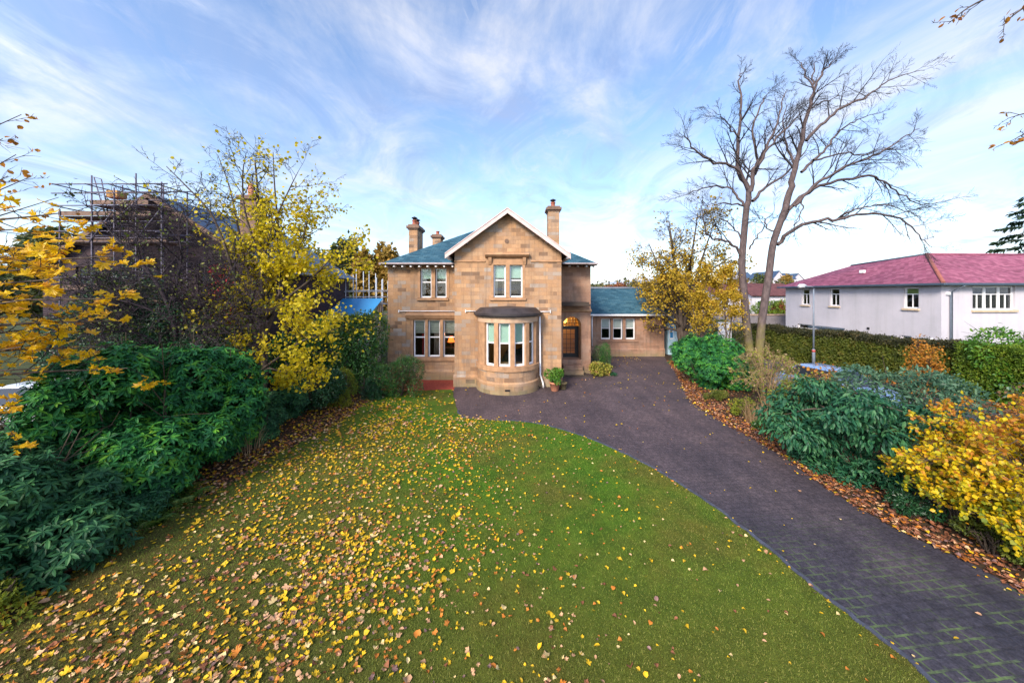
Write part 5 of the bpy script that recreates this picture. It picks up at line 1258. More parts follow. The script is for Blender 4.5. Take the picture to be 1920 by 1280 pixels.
bush('holly', 'dark tall evergreen behind the silver car at far left', (-16.9, 14.2, 0), 2.6, 1.2, 5.0, 'laurel_dark', 20000, .09, .5, seed=18, nl=22)
bush('holly', 'tall dark evergreen in front of the boarded windows of the brick gable', (-15.2, 13.9, 0), 1.9, 1.1, 6.3, 'laurel_dark', 22000, .09, .5, seed=219, nl=22)
bush('shrub', 'dark evergreen shrub between the holly and the yellow tree trunk', (-10.6, 11.4, 0), 1.1, 1.0, 2.9, 'rhodo_dark', 2200, .13, .32, seed=19, nl=14, kind='whorl')
bush('laurel', 'dark glossy laurel right of the yellow tree trunk', (-8.5, 12.6, 0), .95, .85, 1.45, 'rhodo_dark', 1600, .14, .32, seed=20, nl=12, kind='whorl')
bush('laurel', 'low dark laurel at the lawn edge below the yellow tree', (-8.25, 11.2, 0), .7, .8, 1.05, 'rhodo_dark', 1100, .13, .32, seed=21, nl=10, kind='whorl')
bush('laurel', 'dark green laurel between the yellow tree and the golden privet', (-7.9, 14.0, 0), 1.0, .9, 1.9, 'laurel_dark', 6500, .10, .42, tmpl=T_LANCE, seed=22, nl=14)
bush('privet', 'upright golden green privet at the back left of the lawn', (-7.15, 14.7, 0), .55, .55, 1.75, 'yellowgreen', 5200, .055, .5, seed=23, nl=12)
bush('laurel', 'tall laurel with bright top leaves against the left house corner', (-7.75, 17.1, 0), 1.5, 1.2, 4.35, 'laurel', 13000, .12, .40, tmpl=T_LANCE, seed=24, nl=24, extra=('yellowgreen', 6000, lambda p, rg: p[:, 2] > 2.9+rg.normal(size=len(p))*.4))
bush('laurel', 'tall dark laurel behind the yellow maple towards the blue lean-to', (-10.1, 17.5, 0), 1.9, 1.4, 3.9, 'laurel', 16000, .12, .40, tmpl=T_LANCE, seed=25, nl=22)
bush('shrub', 'rounded dusky green shrub on the red path before the house', (-5.15, 15.9, 0), 1.12, .85, 2.25, 'laurel', 9000, .075, .42, seed=26, nl=16, extra=('heather', 2600, lambda p, rg: (p[:, 0] > -5.2+rg.normal(size=len(p))*.3) & (p[:, 2] < 1.5)))
bush('shrub', 'low dark shrub at the left end of the red path', (-6.35, 15.5, 0), .55, .5, 1.2, 'laurel_dark', 3200, .08, .42, seed=27, nl=10)
def fern(name, label, c, r, n, mat, seed, cat='fern'):
    rg = np.random.default_rng(seed); parts = []; st = []
    for i in range(n):
        a = rg.uniform(0, 6.28); ln = r*rg.uniform(.7, 1.1); d = np.array([math.cos(a), math.sin(a), 0])
        t = np.linspace(0, 1, 14)[:, None]; p = np.array(c)+d*ln*t*.85+np.array([0, 0, 1])*ln*(1.1*t-.85*t*t)
        st.append((p, .006*np.linspace(1, .3, 14), 3)); s = np.cross(d, [0, 0, 1])
        for sg in (-1, 1): parts.append(place_leaves(p[1:], np.tile(s*sg+d*.45, (13, 1)), np.tile([0, 0, 1.], (13, 1))+d*.3, ln*.30*np.linspace(1, .2, 13), .25, T_DIAMOND))
    v, f = merge(parts); sv, sq = tubes_mesh(st)
    return finish(name, label, cat, c, [('foliage', v, f, M[mat]), ('stem', sv, sq, M[mat])])
fern('fern', 'green fern at the foot of the largest rhododendron', (-7.35, 7.75, 0), .85, 22, 'fern', 31)
fern('fern', 'smaller yellowish fern at the near foot of the rhododendron', (-7.25, 7.05, 0), .6, 16, 'fern', 32)

def grass_tuft(name, label, c, r, h, n, mat, seed, group=None):
    rg = np.random.default_rng(seed); br = []
    for i in range(n):
        a = rg.uniform(0, 6.28); q = r*math.sqrt(rg.random())*.5; s = np.array([c[0]+q*math.cos(a), c[1]+q*math.sin(a), c[2]])
        d = np.array([math.cos(a), math.sin(a), 0])*rg.uniform(.1, .7)*r+rg.normal(size=3)*.05; hh = h*rg.uniform(.5, 1.1)
        br.append((np.array([s, s+d*.4+[0, 0, hh*.6], s+d*1.1+[0, 0, hh]]), np.array([.006, .005, .002]), 3))
    v, q = tubes_mesh(br); t = thing(name, label, 'grass tuft', c, group); np_mesh('blade', v, q, M[mat], t).__setitem__('kind', 'stuff'); return t
grass_tuft('dry_grass', 'pinkish dry stems standing below the yellow tree by the lawn', (-7.75, 10.2, 0), .6, .8, 36, 'straw', 33)

# ---------------- trees
def tree_from(name, label, cat, base, out, tips, parts_fn, bark, twig, group=None, split=2):
    t = thing(name, label, cat, base, group)
    wood_mesh('trunk', out, M[bark], t, set(range(split)))
    if any(l >= split for l, _, _ in out): wood_mesh('branches', out, M[twig], t, set(range(split, 9)))
    for pn, v, f, mt in parts_fn: np_mesh(pn, v, f, M[mt], t)
    return t

# yellow maple over the left shrubs
def limb_px(pts, D0, D1): 
    n = len(pts); return [np.array(P(x, y, D0+(D1-D0)*i/(n-1))) for i, (x, y) in enumerate(pts)]
rg = np.random.default_rng(41); out, tips = [], []
cfg = dict(levels=5, seg=[8, 7, 5, 4, 4], wig=[.05, .10, .14, .18, .2], up=[.03, .06, .04, .02, 0], n=[7, 7, 6, 5], ang=[48, 46, 46, 46], len=[.5, .52, .52, .5], rmin=.007, rr=.55, lo=.22, taper=.3)
D = 13.0
limbs = [([(489, 788), (493, 735), (496, 690), (494, 620), (492, 540), (488, 450), (484, 370), (478, 300)], D, D+.3, .15, 13),
         ([(493, 660), (470, 600), (445, 540), (425, 470), (395, 400), (350, 350), (312, 312)], D, D-.8, .075, 12),
         ([(493, 640), (515, 580), (530, 510), (522, 430), (515, 350), (512, 285)], D, D+.8, .08, 12),
         ([(492, 600), (535, 560), (575, 530), (615, 490), (645, 450)], D, D-.6, .06, 10),
         ([(490, 560), (462, 500), (445, 420), (430, 350), (408, 290)], D, D+1.0, .065, 11),
         ([(496, 600), (540, 520), (570, 440), (585, 370)], D, D+.6, .06, 12), ([(490, 520), (505, 440), (540, 360), (560, 320)], D, D-.5, .05, 11), ([(486, 480), (460, 400), (455, 330), (462, 285)], D, D-.6, .05, 11),
         ([(494, 690), (530, 665), (565, 640), (605, 625), (640, 612)], D, D-1.0, .05, 10),
         ([(492, 660), (455, 640), (420, 620), (380, 590)], D, D-.9, .05, 9),
         ([(494, 700), (505, 690), (540, 700), (575, 690)], D, D-1.6, .04, 8)]
for pts, d0, d1, r, n in limbs:
    p = smooth_poly(limb_px(pts, d0, d1), 3); rad = r*np.linspace(1, .16, len(p)); out.append((0 if r > .1 else 1, p, rad))
    ln = np.linalg.norm(np.diff(p, axis=0), axis=1).sum()
    side_shoots(rg, out, tips, p, rad, min(ln, 4.2)*.95, 1, dict(cfg), lo=.42 if r > .1 else .18, n=n)
dens = lambda p: rg.random(len(p)) < np.interp(p[:, 0]/p[:, 1], [-.88, -.80, -.72, -.55, -.49], [.12, .45, 1, 1, .28])*np.where(p[:, 2] < 1.55, 0, 1)*np.where(p[:, 2] < 4.2, .50, np.clip(1.15-(p[:, 2]-5.0)/3.9, .10, 1)**1.3)
v, f = tip_leaves(rg, tips, 10, .108, .9, T_OVAL, .13, .5, .5, dens)
# lower skirt of hanging bright leaves
tree_from('maple_tree', 'yellow leaved maple with bare top twigs standing over the left shrubs', 'tree', (-9.4, 13, 0), out, tips, [('crown', v, f, 'yellow')], 'bark', 'twig')

# bare purple-twigged tree further left
rg = np.random.default_rng(42); out, tips = [], []
cfg2 = dict(levels=5, seg=[7, 7, 5, 4, 4], wig=[.10, .16, .2, .22, .22], up=[.05, .05, .03, -.02, 0], n=[9, 9, 8, 6], ang=[50, 48, 46, 44], len=[.66, .66, .62, .58], rmin=.010, rr=.5, lo=.15, taper=.3)
for pts, d0, d1, r in (([(330, 720), (332, 650), (325, 600), (300, 540), (262, 490), (225, 455), (180, 400)], 12.6, 12.0, .10), ([(332, 660), (350, 600), (385, 560), (425, 520), (450, 480)], 12.6, 12.2, .07), ([(326, 610), (330, 540), (340, 480), (335, 430), (345, 390)], 12.6, 13, .07), ([(320, 600), (270, 575), (215, 560), (160, 540)], 12.6, 11.8, .06), ([(330, 640), (370, 620), (400, 610), (430, 600)], 12.6, 11.6, .05), ([(325, 690), (290, 640), (240, 620), (190, 610)], 12.4, 11.4, .05), ([(335, 690), (300, 600), (255, 580), (215, 520)], 12.8, 13.4, .05), ([(335, 690), (380, 640), (410, 570), (425, 530)], 12.8, 13.2, .05)):
    p = smooth_poly(limb_px(pts, d0, d1), 3); rad = r*np.linspace(1, .16, len(p)); out.append((0 if r > .09 else 1, p, rad))
    ln = np.linalg.norm(np.diff(p, axis=0), axis=1).sum(); side_shoots(rg, out, tips, p, rad, min(ln, 3.6)*1.1, 1, cfg2, lo=.2, n=19)
v, f = tip_leaves(rg, tips, .30, .09, .8, T_OVAL, .08)
tree_from('bare_tree', 'bare purple twigged tree in front of the scaffolded house', 'tree', (-12.2, 12.6, 0), out, tips, [('crown', v, f, 'olive')], 'twig_purple', 'twig_purple')

# near maple reaching in from the left edge
rg = np.random.default_rng(43); out, tips = [], []
base = (-11.9, 5.6, 0)
trunk = smooth_poly([np.array(base)+q for q in ((0, 0, -.05), (.05, .0, 1.6), (-.05, .1, 3.2), (.05, .1, 5.2), (.0, .2, 7.4), (.2, .3, 9.3))], 4)
out.append((0, trunk, .17*np.linspace(1, .15, len(trunk))))
cfg3 = dict(levels=4, seg=[6, 6, 5, 4], wig=[.05, .09, .12, .14], up=[.0, -.01, -.03, -.03], n=[7, 6, 4], ang=[42, 42, 45], len=[.55, .5, .5], rmin=.005, rr=.5, lo=.25, taper=.3)
reach = [((5.9), (215, 480)), ((6.2), (150, 455)), ((5.6), (190, 560)), ((6.3), (225, 600)), ((5.7), (110, 400)), ((6.6), (190, 650)), ((5.9), (60, 590)), ((5.4), (70, 500)), ((6.4), (80, 690)), ((5.9), (20, 760)), ((6.9), (240, 690)), ((6.2), (30, 430)), ((6.8), (120, 610)), (5.5, (130, 520)), (6.0, (40, 650)), (5.2, (60, 560)), (5.2, (20, 480))]
for D, (px, py) in reach:
    e = np.array(P(px, py, D)); z0 = max(1.2, e[2]-1.2+rg.uniform(-.3, .3)); s = trunk[np.argmin(np.abs(trunk[:, 2]-z0))]
    m = s*.5+e*.5+np.array([0, 0, .35]); p = smooth_poly([s, m, e], 5); rad = .045*np.linspace(1, .2, len(p)); out.append((1, p, rad))
    side_shoots(rg, out, tips, p, rad, 2.3, 1, cfg3, lo=.35, n=7)
low_tips = list(tips); tips_b = []
for D, (px, py) in ((6.5, (40, 215)), (6.2, (5, 260)), (6.8, (60, 330)), (6.4, (15, 330)), (7, (110, 370)), (6, (30, 290))):
    e = np.array(P(px, py, D)); s = trunk[np.argmin(np.abs(trunk[:, 2]-max(4, e[2]-2.2)))]; m = s*.55+e*.45+np.array([0, 0, .1]); p = smooth_poly([s, m, e], 5); rad = .035*np.linspace(1, .15, len(p)); out.append((1, p, rad))
    side_shoots(rg, out, tips_b, p, rad, 1.6, 1, dict(cfg3, up=[.05, .05, .05, .03]), lo=.3, n=8)
mts = [maple_template(s, .15) for s in (5, 6, 7)]
parts = [tip_leaves(rg, low_tips, 1.35, .165, 1.0, mts[k], .05, .2, 2.0, frac=.55) for k in range(3)]
v, f = merge(parts)
vb, fb = tip_leaves(rg, tips_b, .8, .09, .8, T_OVAL, .05)
tree_from('maple_tree', 'near maple with large golden leaves reaching in at the left edge', 'tree', base, out, tips, [('crown', v, f, 'gold'), ('withered_leaves', vb, fb, 'orange')], 'bark', 'twig')

# tall bare tree on the right, two stems
rg = np.random.default_rng(44); out, tips = [], []
D = 20.4
def zp(pts): return [(1140+x/2.207, 60+y/2.207) for x, y in pts]
bl = [([(1412, 703), (1406, 660), (1400, 610), (1396, 560), (1391, 500), (1395, 440), (1400, 385)], D, D, .235, .165, 0),
      ([(1420, 700), (1425, 640), (1430, 590), (1441, 520), (1449, 460), (1462, 420), (1475, 383)], D-.1, D-.2, .235, .155, 0)]
zl = [([(575, 720), (580, 640), (545, 590), (540, 440), (550, 330), (545, 200), (560, 170)], .5, .16, 14),
      ([(580, 700), (596, 640), (600, 570), (612, 540), (600, 400), (640, 290), (660, 258)], -.8, .13, 12),
      ([(600, 600), (650, 500), (720, 420), (780, 350), (815, 320)], -1.6, .09, 11),
      ([(606, 590), (650, 480), (690, 400), (722, 290), (742, 240)], 1.2, .10, 11),
      ([(578, 650), (530, 560), (440, 540), (360, 490), (330, 440), (312, 415)], -1.2, .10, 12),
      ([(560, 720), (520, 660), (490, 640), (400, 645), (340, 665), (300, 680)], 1.0, .075, 11),
      ([(560, 720), (500, 710), (430, 715), (380, 720)], -1.8, .055, 8),
      ([(550, 930), (520, 880), (470, 860), (420, 850), (400, 800), (390, 720), (392, 680)], -1.2, .085, 8),
      ([(560, 880), (530, 820), (480, 780), (430, 775)], 1.5, .06, 6),
      ([(585, 900), (610, 850), (650, 800), (640, 760), (600, 800)], -.8, .05, 6),
      ([(598, 700), (660, 640), (740, 580), (800, 510), (850, 455)], 1.6, .09, 10),
      ([(735, 735), (755, 640), (775, 560), (800, 450), (830, 320), (850, 240), (850, 190), (852, 130)], .0, .185, 14),
      ([(850, 240), (880, 180), (905, 150), (930, 125), (955, 95)], -.9, .07, 11),
      ([(845, 220), (815, 170), (800, 130), (790, 115)], 1.0, .05, 8),
      ([(700, 880), (760, 822), (850, 785), (960, 772), (1060, 752), (1190, 762), (1250, 800), (1300, 855), (1340, 890)], -1.2, .115, 15),
      ([(715, 790), (780, 700), (850, 655), (950, 615), (1080, 595), (1140, 620), (1210, 670), (1290, 712), (1420, 695)], 1.0, .115, 16),
      ([(770, 720), (850, 640), (930, 590), (1000, 550), (1100, 512), (1180, 470), (1250, 420), (1290, 400)], -1.6, .10, 16),
      ([(800, 580), (850, 530), (900, 480), (960, 410), (1020, 370), (1080, 345), (1140, 330)], 1.8, .085, 13),
      ([(850, 530), (900, 520), (980, 500), (1060, 510), (1150, 480), (1200, 500), (1260, 540)], 2.6, .06, 13),
      ([(820, 450), (880, 385), (950, 320), (1030, 285), (1090, 258), (1150, 210), (1230, 175), (1310, 160)], -.8, .095, 14),
      ([(835, 320), (880, 290), (930, 280), (960, 250), (1010, 240)], 1.8, .05, 9),
      ([(700, 830), (660, 810), (655, 770), (690, 740), (688, 670)], 1.0, .05, 6),
      ([(800, 700), (805, 740), (770, 800), (790, 760)], -1.3, .045, 5),
      ([(960, 772), (1000, 740), (1070, 725), (1140, 712), (1230, 740), (1320, 770)], -2.6, .055, 12),
      ([(775, 560), (740, 470), (725, 390), (735, 320), (760, 290)], 1.9, .07, 10),
      ([(545, 440), (505, 390), (470, 350), (430, 320)], -1.3, .05, 9)]
cfg4 = dict(levels=5, seg=[7, 6, 5, 4, 4], wig=[.05, .07, .07, .06, .05], up=[.05, .04, .02, .0, .0], n=[7, 8, 8, 6], ang=[36, 36, 36, 34], len=[.5, .58, .60, .60], rmin=.0060, rr=.5, lo=.2, taper=.3)
for pts, d0, d1, r0, r1, lv in bl:
    p = smooth_poly(limb_px(pts, d0, d1), 4); rad = np.linspace(r0, r1, len(p)); rad[:3] *= np.array([1.45, 1.2, 1.05]); p[0][2] = -.1; out.append((0, p, rad))
for pts, dd, r, n in zl:
    p = smooth_poly(limb_px(zp(pts), D, D+dd), 4); p[1:-1] += rg.normal(size=(len(p)-2, 3))*.04; rad = r*np.linspace(1, .12, len(p))
    out.append((1, p, rad)); ln = np.linalg.norm(np.diff(p, axis=0), axis=1).sum()
    side_shoots(rg, out, tips, p, rad, min(4.0, .8*ln+1.0), 1, dict(cfg4, pull=(.03, 0, 0), fall=.55), lo=.2, n=n)
tree_from('bare_tree', 'tall bare two stemmed tree with mossy base beside the driveway', 'tree', (14.2, 20.4, 0), out, tips, [], 'bare_bark', 'twig', split=2)

def crown_tree(name, label, base, H, seed, cfg, trunk_r, stems_, leaf, per, lsize, tmpl=T_OVAL, width=.75, zr=None, cat='tree', bark='bark', group=None, n0=9, reach=.5, spread=.14, twig='twig'):
    rg = np.random.default_rng(seed); out, tips = [], []
    for (dx, dy, hh) in stems_:
        b = np.array(base, float)
        p = smooth_poly([b+[0, 0, -.05], b+[dx*.15, dy*.15, H*hh*.3], b+[dx*.45, dy*.45, H*hh*.62], b+[dx, dy, H*hh]], 4)
        rad = trunk_r*np.linspace(1, .12, len(p)); out.append((0, p, rad)); side_shoots(rg, out, tips, p, rad, H*reach, 0, cfg, lo=.22, n=n0)
    zf = (lambda p: rg.random(len(p)) < zr(p)) if zr else None
    v, f = tip_leaves(rg, tips, per, lsize, width, tmpl, spread, .4, .5, zf)
    return tree_from(name, label, cat, base, out, tips, [('crown', v, f, leaf)], bark, twig, group)
cfgA = dict(levels=5, seg=[6, 6, 5, 4, 4], wig=[.06, .10, .13, .16, .16], up=[.05, .05, .02, -.02, 0], n=[9, 7, 6, 4], ang=[55, 46, 48, 48], len=[.9, .6, .55, .5], rmin=.009, rr=.5, lo=.2, taper=.3)
crown_tree('autumn_tree', 'golden autumn tree with thinning top in front of the low wing', (12.0, 24.3, 0), 10.3, 51, cfgA, .22, [(-2.3, .3, .80), (2.0, -.2, .92), (-.6, .9, .97), (.7, -.6, .98), (-1.4, -.8, .9)], 'autumn', 1.15, .15, zr=lambda p: np.where(p[:, 2] < 6.6, np.clip((p[:, 2]-1.6)/1.5, 0, 1), np.clip(1-(p[:, 2]-6.6)/1.5, .10+.35*(p[:, 0] > 12.6), 1)), reach=.36, n0=12)
cfgB = dict(levels=4, seg=[6, 6, 5, 4], wig=[.07, .11, .14, .16], up=[.08, .06, .02, -.02], n=[9, 8, 6], ang=[38, 44, 46], len=[.7, .55, .5], rmin=.006, rr=.5, lo=.25, taper=.3)
crown_tree('sapling', 'slim multi stemmed golden sapling left of the bare tree', (11.4, 21.0, 0), 5.9, 52, cfgB, .06, [(-.8, .2, 1), (.3, -.3, 1.05), (.9, .2, .9)], 'autumn', 7, .10, reach=.34, n0=9, zr=lambda p: np.clip((p[:, 2]-2.2)/2, 0, 1))
crown_tree('sapling', 'slim orange gold sapling touching the left stem of the bare tree', (13.0, 20.9, 0), 6.2, 53, cfgB, .07, [(-.3, .2, 1), (.5, -.2, .95)], 'autumn', 8, .10, reach=.34, n0=10, zr=lambda p: np.clip((p[:, 2]-2.4)/2, 0, 1))
c = P(1731, 700, 14.6)
crown_tree('sapling', 'small orange leaved sapling in front of the hedge', (c[0], c[1], 0), 2.5, 54, cfgB, .025, [(-.3, 0, 1), (.4, .1, .9), (.1, -.2, .75)], 'orange', 2.2, .08, reach=.35, n0=7)

# ---------------- right of the driveway
bush('rhododendron', 'rounded green rhododendron at the bend of the driveway', (9.95, 17.3, 0), 1.65, 1.4, 2.75, 'rhodo', 3600, .135, .32, seed=61, nl=20, kind='whorl', inner=.25)
bush('rhododendron', 'darker rhododendron at the back of the driveway by the wing', (11.3, 22.2, 0), 1.5, 1.1, 2.2, 'rhodo', 2300, .14, .32, seed=62, nl=14, kind='whorl', inner=.25)
bush('shrub', 'dark shrub at the foot of the bare tree', (12.6, 18.8, 0), 1.2, 1.0, 1.7, 'laurel_dark', 6500, .10, .4, seed=63, nl=14)
for i, (px, py, lb) in enumerate(((1392, 790, 'tuft of pinkish dry grass closest to the rounded rhododendron'), (1418, 803, 'dry grass tuft between two others on the driveway edge'), (1447, 822, 'dry grass tuft closest to the blue green laurel tree'))):
    g = G(px, py); grass_tuft('dry_grass', lb, (g[0]+.35, g[1], 0), .45, .75, 90, 'straw', 66+i, 'dry grass tufts by the driveway')
def shoot_bush(name, label, base, n_st, r, h, leaf, leaf2=None, z2=None, per=3.0, lsize=.09, tmpl=T_OVAL, width=.75, seed=1, cat='shrub', lev=3, reach=.55, bark='stem', droop=.5, spread=.03, group=None, rmin=.004, frac=.9, ry=None, arch=.25):
    """many arching stems from one stool, leaves along their side shoots"""
    rg = np.random.default_rng(seed); out, tips = [], []; b = np.array(base, float); ry = ry or r
    cf = dict(levels=lev, seg=[6, 4, 3, 3], wig=[.08, .12, .14, .15], up=[.0, -.02, -.04, -.04], n=[9, 6, 4], ang=[48, 44, 44], len=[.5, .5, .5], rmin=rmin, rr=.5, lo=.2, taper=.3)
    for i in range(n_st):
        a = i*2.4+rg.normal()*.3; q = math.sqrt((i+.5)/n_st); hh = h*(1-.38*q**2)*rg.uniform(.72, 1.06)
        e = b+[r*q*math.cos(a), ry*q*math.sin(a), hh]; s0 = b+[.12*r*math.cos(a), .12*ry*math.sin(a), -.04]
        m1 = b+[.30*r*q*math.cos(a), .30*ry*q*math.sin(a), hh*.55]; m2 = b+[.68*r*q*math.cos(a), .68*ry*q*math.sin(a), hh*(.9+arch*.35)]
        p = smooth_poly([s0, m1, m2, e], 3); rad = .016*np.linspace(1, .25, len(p)); out.append((1, p, rad))
        side_shoots(rg, out, tips, p, rad, h*reach, 0, cf, lo=.28, n=9); tips.append((p[len(p)//2:], None))
    v, f = tip_leaves(rg, tips, per, lsize, width, tmpl, spread, droop, .9, None, frac)
    parts = [('crown', v, f, M[leaf])]
    if leaf2:
        k = tmpl[0].shape[0]; nl_ = len(v)//k; zc = v.reshape(nl_, k, 3)[:, 0, :]; up_ = z2(zc, rg); fr = f.reshape(nl_, -1, 3)
        parts = [('crown', v, fr[~up_].reshape(-1, 3), M[leaf]), ('coloured_leaves', v, fr[up_].reshape(-1, 3), M[leaf2])]
    wv, wq = tubes_mesh([(p_, r_, SIDES.get(l_, 3) if l_ else 5) for l_, p_, r_ in out]); parts.append(('stem', wv, wq, M[bark]))
    return finish(name, label, cat, base, parts, group)
shoot_bush('shrub', 'straggly yellow green shrub with straw stems below the bare tree', (10.6, 14.4, 0), 26, 1.45, 2.35, 'yellowgreen', 'straw', lambda p, rg: rg.random(len(p)) < .45, per=1.6, lsize=.085, width=.5, seed=64, bark='straw')
shoot_bush('shrub', 'pale straw coloured shrub mixed with green in front of the blue car', (11.2, 12.6, 0), 24, 1.4, 1.8, 'straw', 'yellowgreen', lambda p, rg: rg.random(len(p)) < .5, per=1.5, lsize=.085, width=.5, seed=65, bark='straw')
shoot_bush('shrub', 'olive yellow shrub filling the bed between dry grass and laurel tree', (9.9, 11.6, 0), 24, 1.3, 1.75, 'yellowgreen', 'olive', lambda p, rg: rg.random(len(p)) < .5, per=1.9, lsize=.08, width=.55, seed=165)
# blue-green laurel grown as a small tree
rg = np.random.default_rng(70); base = (8.75, 9.15, 0); t = thing('laurel_tree', 'blue green laurel grown as a small tree beside the driveway', 'tree', base)
out = []; 
tr = smooth_poly([np.array(base)+q for q in ((0, 0, -.05), (-.03, 0, .5), (.02, .02, 1.0), (.1, .05, 1.7))], 4); out.append((0, tr, .09*np.linspace(1, .5, len(tr))))
lbs = []
for k in range(20):
    a = rg.uniform(0, 6.28); q = 1.5*math.sqrt(rg.random()); z = rg.uniform(.95, 2.38)*(1-.15*q/1.6)
    e = np.array(base)+[q*math.cos(a)*1.05, q*math.sin(a)*.85, z]; lbs.append((e[0], e[1], e[2], *(np.array([.52, .48, .26])*rg.uniform(.7, 1.15))))
    s = tr[rg.integers(len(tr)//2, len(tr))]; p = smooth_poly([s, (s+e)/2+[0, 0, .15], e], 4); out.append((1, p, .03*np.linspace(1, .3, len(p))))
wood_mesh('trunk', out, M['bark'], t)
lbs = np.array(lbs); p, o = lobe_points(rg, lbs, 7000, .35, (.5, 1.15), .2, .2); p[:, 2] = np.minimum(p[:, 2], 2.80+rg.normal(size=len(p))*.06)
v, f = scatter_leaves(rg, p, o, .155, .36, T_LANCE, .75, .55, .75); np_mesh('crown', v, f, M['teal_laurel'], t)
bush('low_shrub', 'low dark shrub under the blue green laurel tree', (8.9, 8.6, 0), .85, .6, .8, 'teal_laurel', 2400, .12, .36, seed=71, nl=10, tmpl=T_LANCE)
bush('low_shrub', 'low dark shrub at the driveway edge left of the laurel trunk', (8.35, 9.55, 0), .5, .6, .75, 'teal_laurel', 1800, .12, .36, seed=72, nl=9, tmpl=T_LANCE)
shoot_bush('shrub', 'low yellow shrub between the dry grass and the laurel tree', (9.0, 10.7, 0), 18, .9, 1.2, 'hazel', 'yellowgreen', lambda p, rg: rg.random(len(p)) < .6, per=2.4, lsize=.07, seed=73)
bush('shrub', 'grey green leafy shrub behind the laurel tree near the lane', (12.0, 10.9, 0), 1.7, 1.4, 2.75, 'pale_shrub', 8500, .13, .34, tmpl=T_LANCE, seed=74, nl=18)
shoot_bush('hazel', 'large yellow and orange hazel bush at the right edge of the driveway', (10.05, 6.5, 0), 52, 2.3, 2.4, 'hazel', 'orange', lambda p, rg: p[:, 2] > 2.05+rg.normal(size=len(p))*.4, per=5.2, lsize=.078, width=.8, seed=75, cat='hazel', ry=2.1)
for i, (bx_, by_, rx_, h_, mt_, lb_) in enumerate(((8.75, 13.2, .55, .7, 'yellowgreen', 'low yellow green plants behind the dry grass tufts'), (8.55, 7.35, .5, .5, 'laurel_dark', 'low dark ground plants between the laurel tree and the hazel'), (8.9, 12.0, .5, .6, 'laurel', 'low green plants at the driveway edge near the dry grass'), (9.0, 15.4, .5, .55, 'olive', 'low olive plants at the driveway edge before the rounded rhododendron'))):
    bush('low_shrub', lb_, (bx_, by_, 0), rx_, rx_*.9, h_, mt_, 1500, .07, .45, seed=180+i, nl=8)
shoot_bush('low_shrub', 'few orange leaved shoots in front of the blue car roof', (11.9, 13.2, 0), 7, .8, 1.95, 'orange', per=.8, lsize=.10, seed=186)
shoot_bush('hazel', 'low yellow green hazel branches nearest the bottom right driveway edge', (8.95, 5.85, 0), 30, .95, 1.25, 'hazel', 'yellowgreen', lambda p, rg: rg.random(len(p)) < .35, per=4.4, lsize=.072, width=.8, seed=76, cat='hazel')
bush('low_shrub', 'low olive ground plants under the front of the hazel bush', (8.75, 6.3, 0), .55, .5, .5, 'olive', 1800, .065, .5, seed=287, nl=9)
bush('low_shrub', 'low yellow green weeds between hazel stems and the driveway litter', (8.95, 5.75, 0), .5, .45, .42, 'yellowgreen', 1300, .06, .5, seed=288, nl=8)
shoot_bush('hazel', 'middle height yellow hazel shoots left of the large hazel bush', (8.95, 6.9, 0), 24, 1.05, 1.5, 'hazel', 'yellowgreen', lambda p, rg: rg.random(len(p)) < .35, per=4.2, lsize=.072, width=.8, seed=276, cat='hazel')
shoot_bush('shrub', 'thin pinkish brown shrub at the right picture edge above the hazel', (12.6, 7.9, 0), 22, 1.3, 2.5, 'heather', 'pale_shrub', lambda p, rg: rg.random(len(p)) < .4, per=1.2, lsize=.08, seed=176)
bush('laurel', 'bright green laurel rising behind the right end of the hedge', (23.0, 15.4, 0), 2.7, 1.3, 3.75, 'bright_laurel', 12000, .15, .42, tmpl=T_LANCE, seed=77, nl=20)
bush('shrub', 'bushy olive shrub beyond the bare tree by the stone wall', (19.5, 31.2, 0), 3.0, 1.3, 2.7, 'olive', 9000, .13, .5, seed=78, nl=18)
bush('shrub', 'green bush far behind the hedge beside the white house corner', (35.2, 46, 0), 4.2, 2, 4.1, 'hedge_green', 8000, .22, .5, seed=79, nl=18)

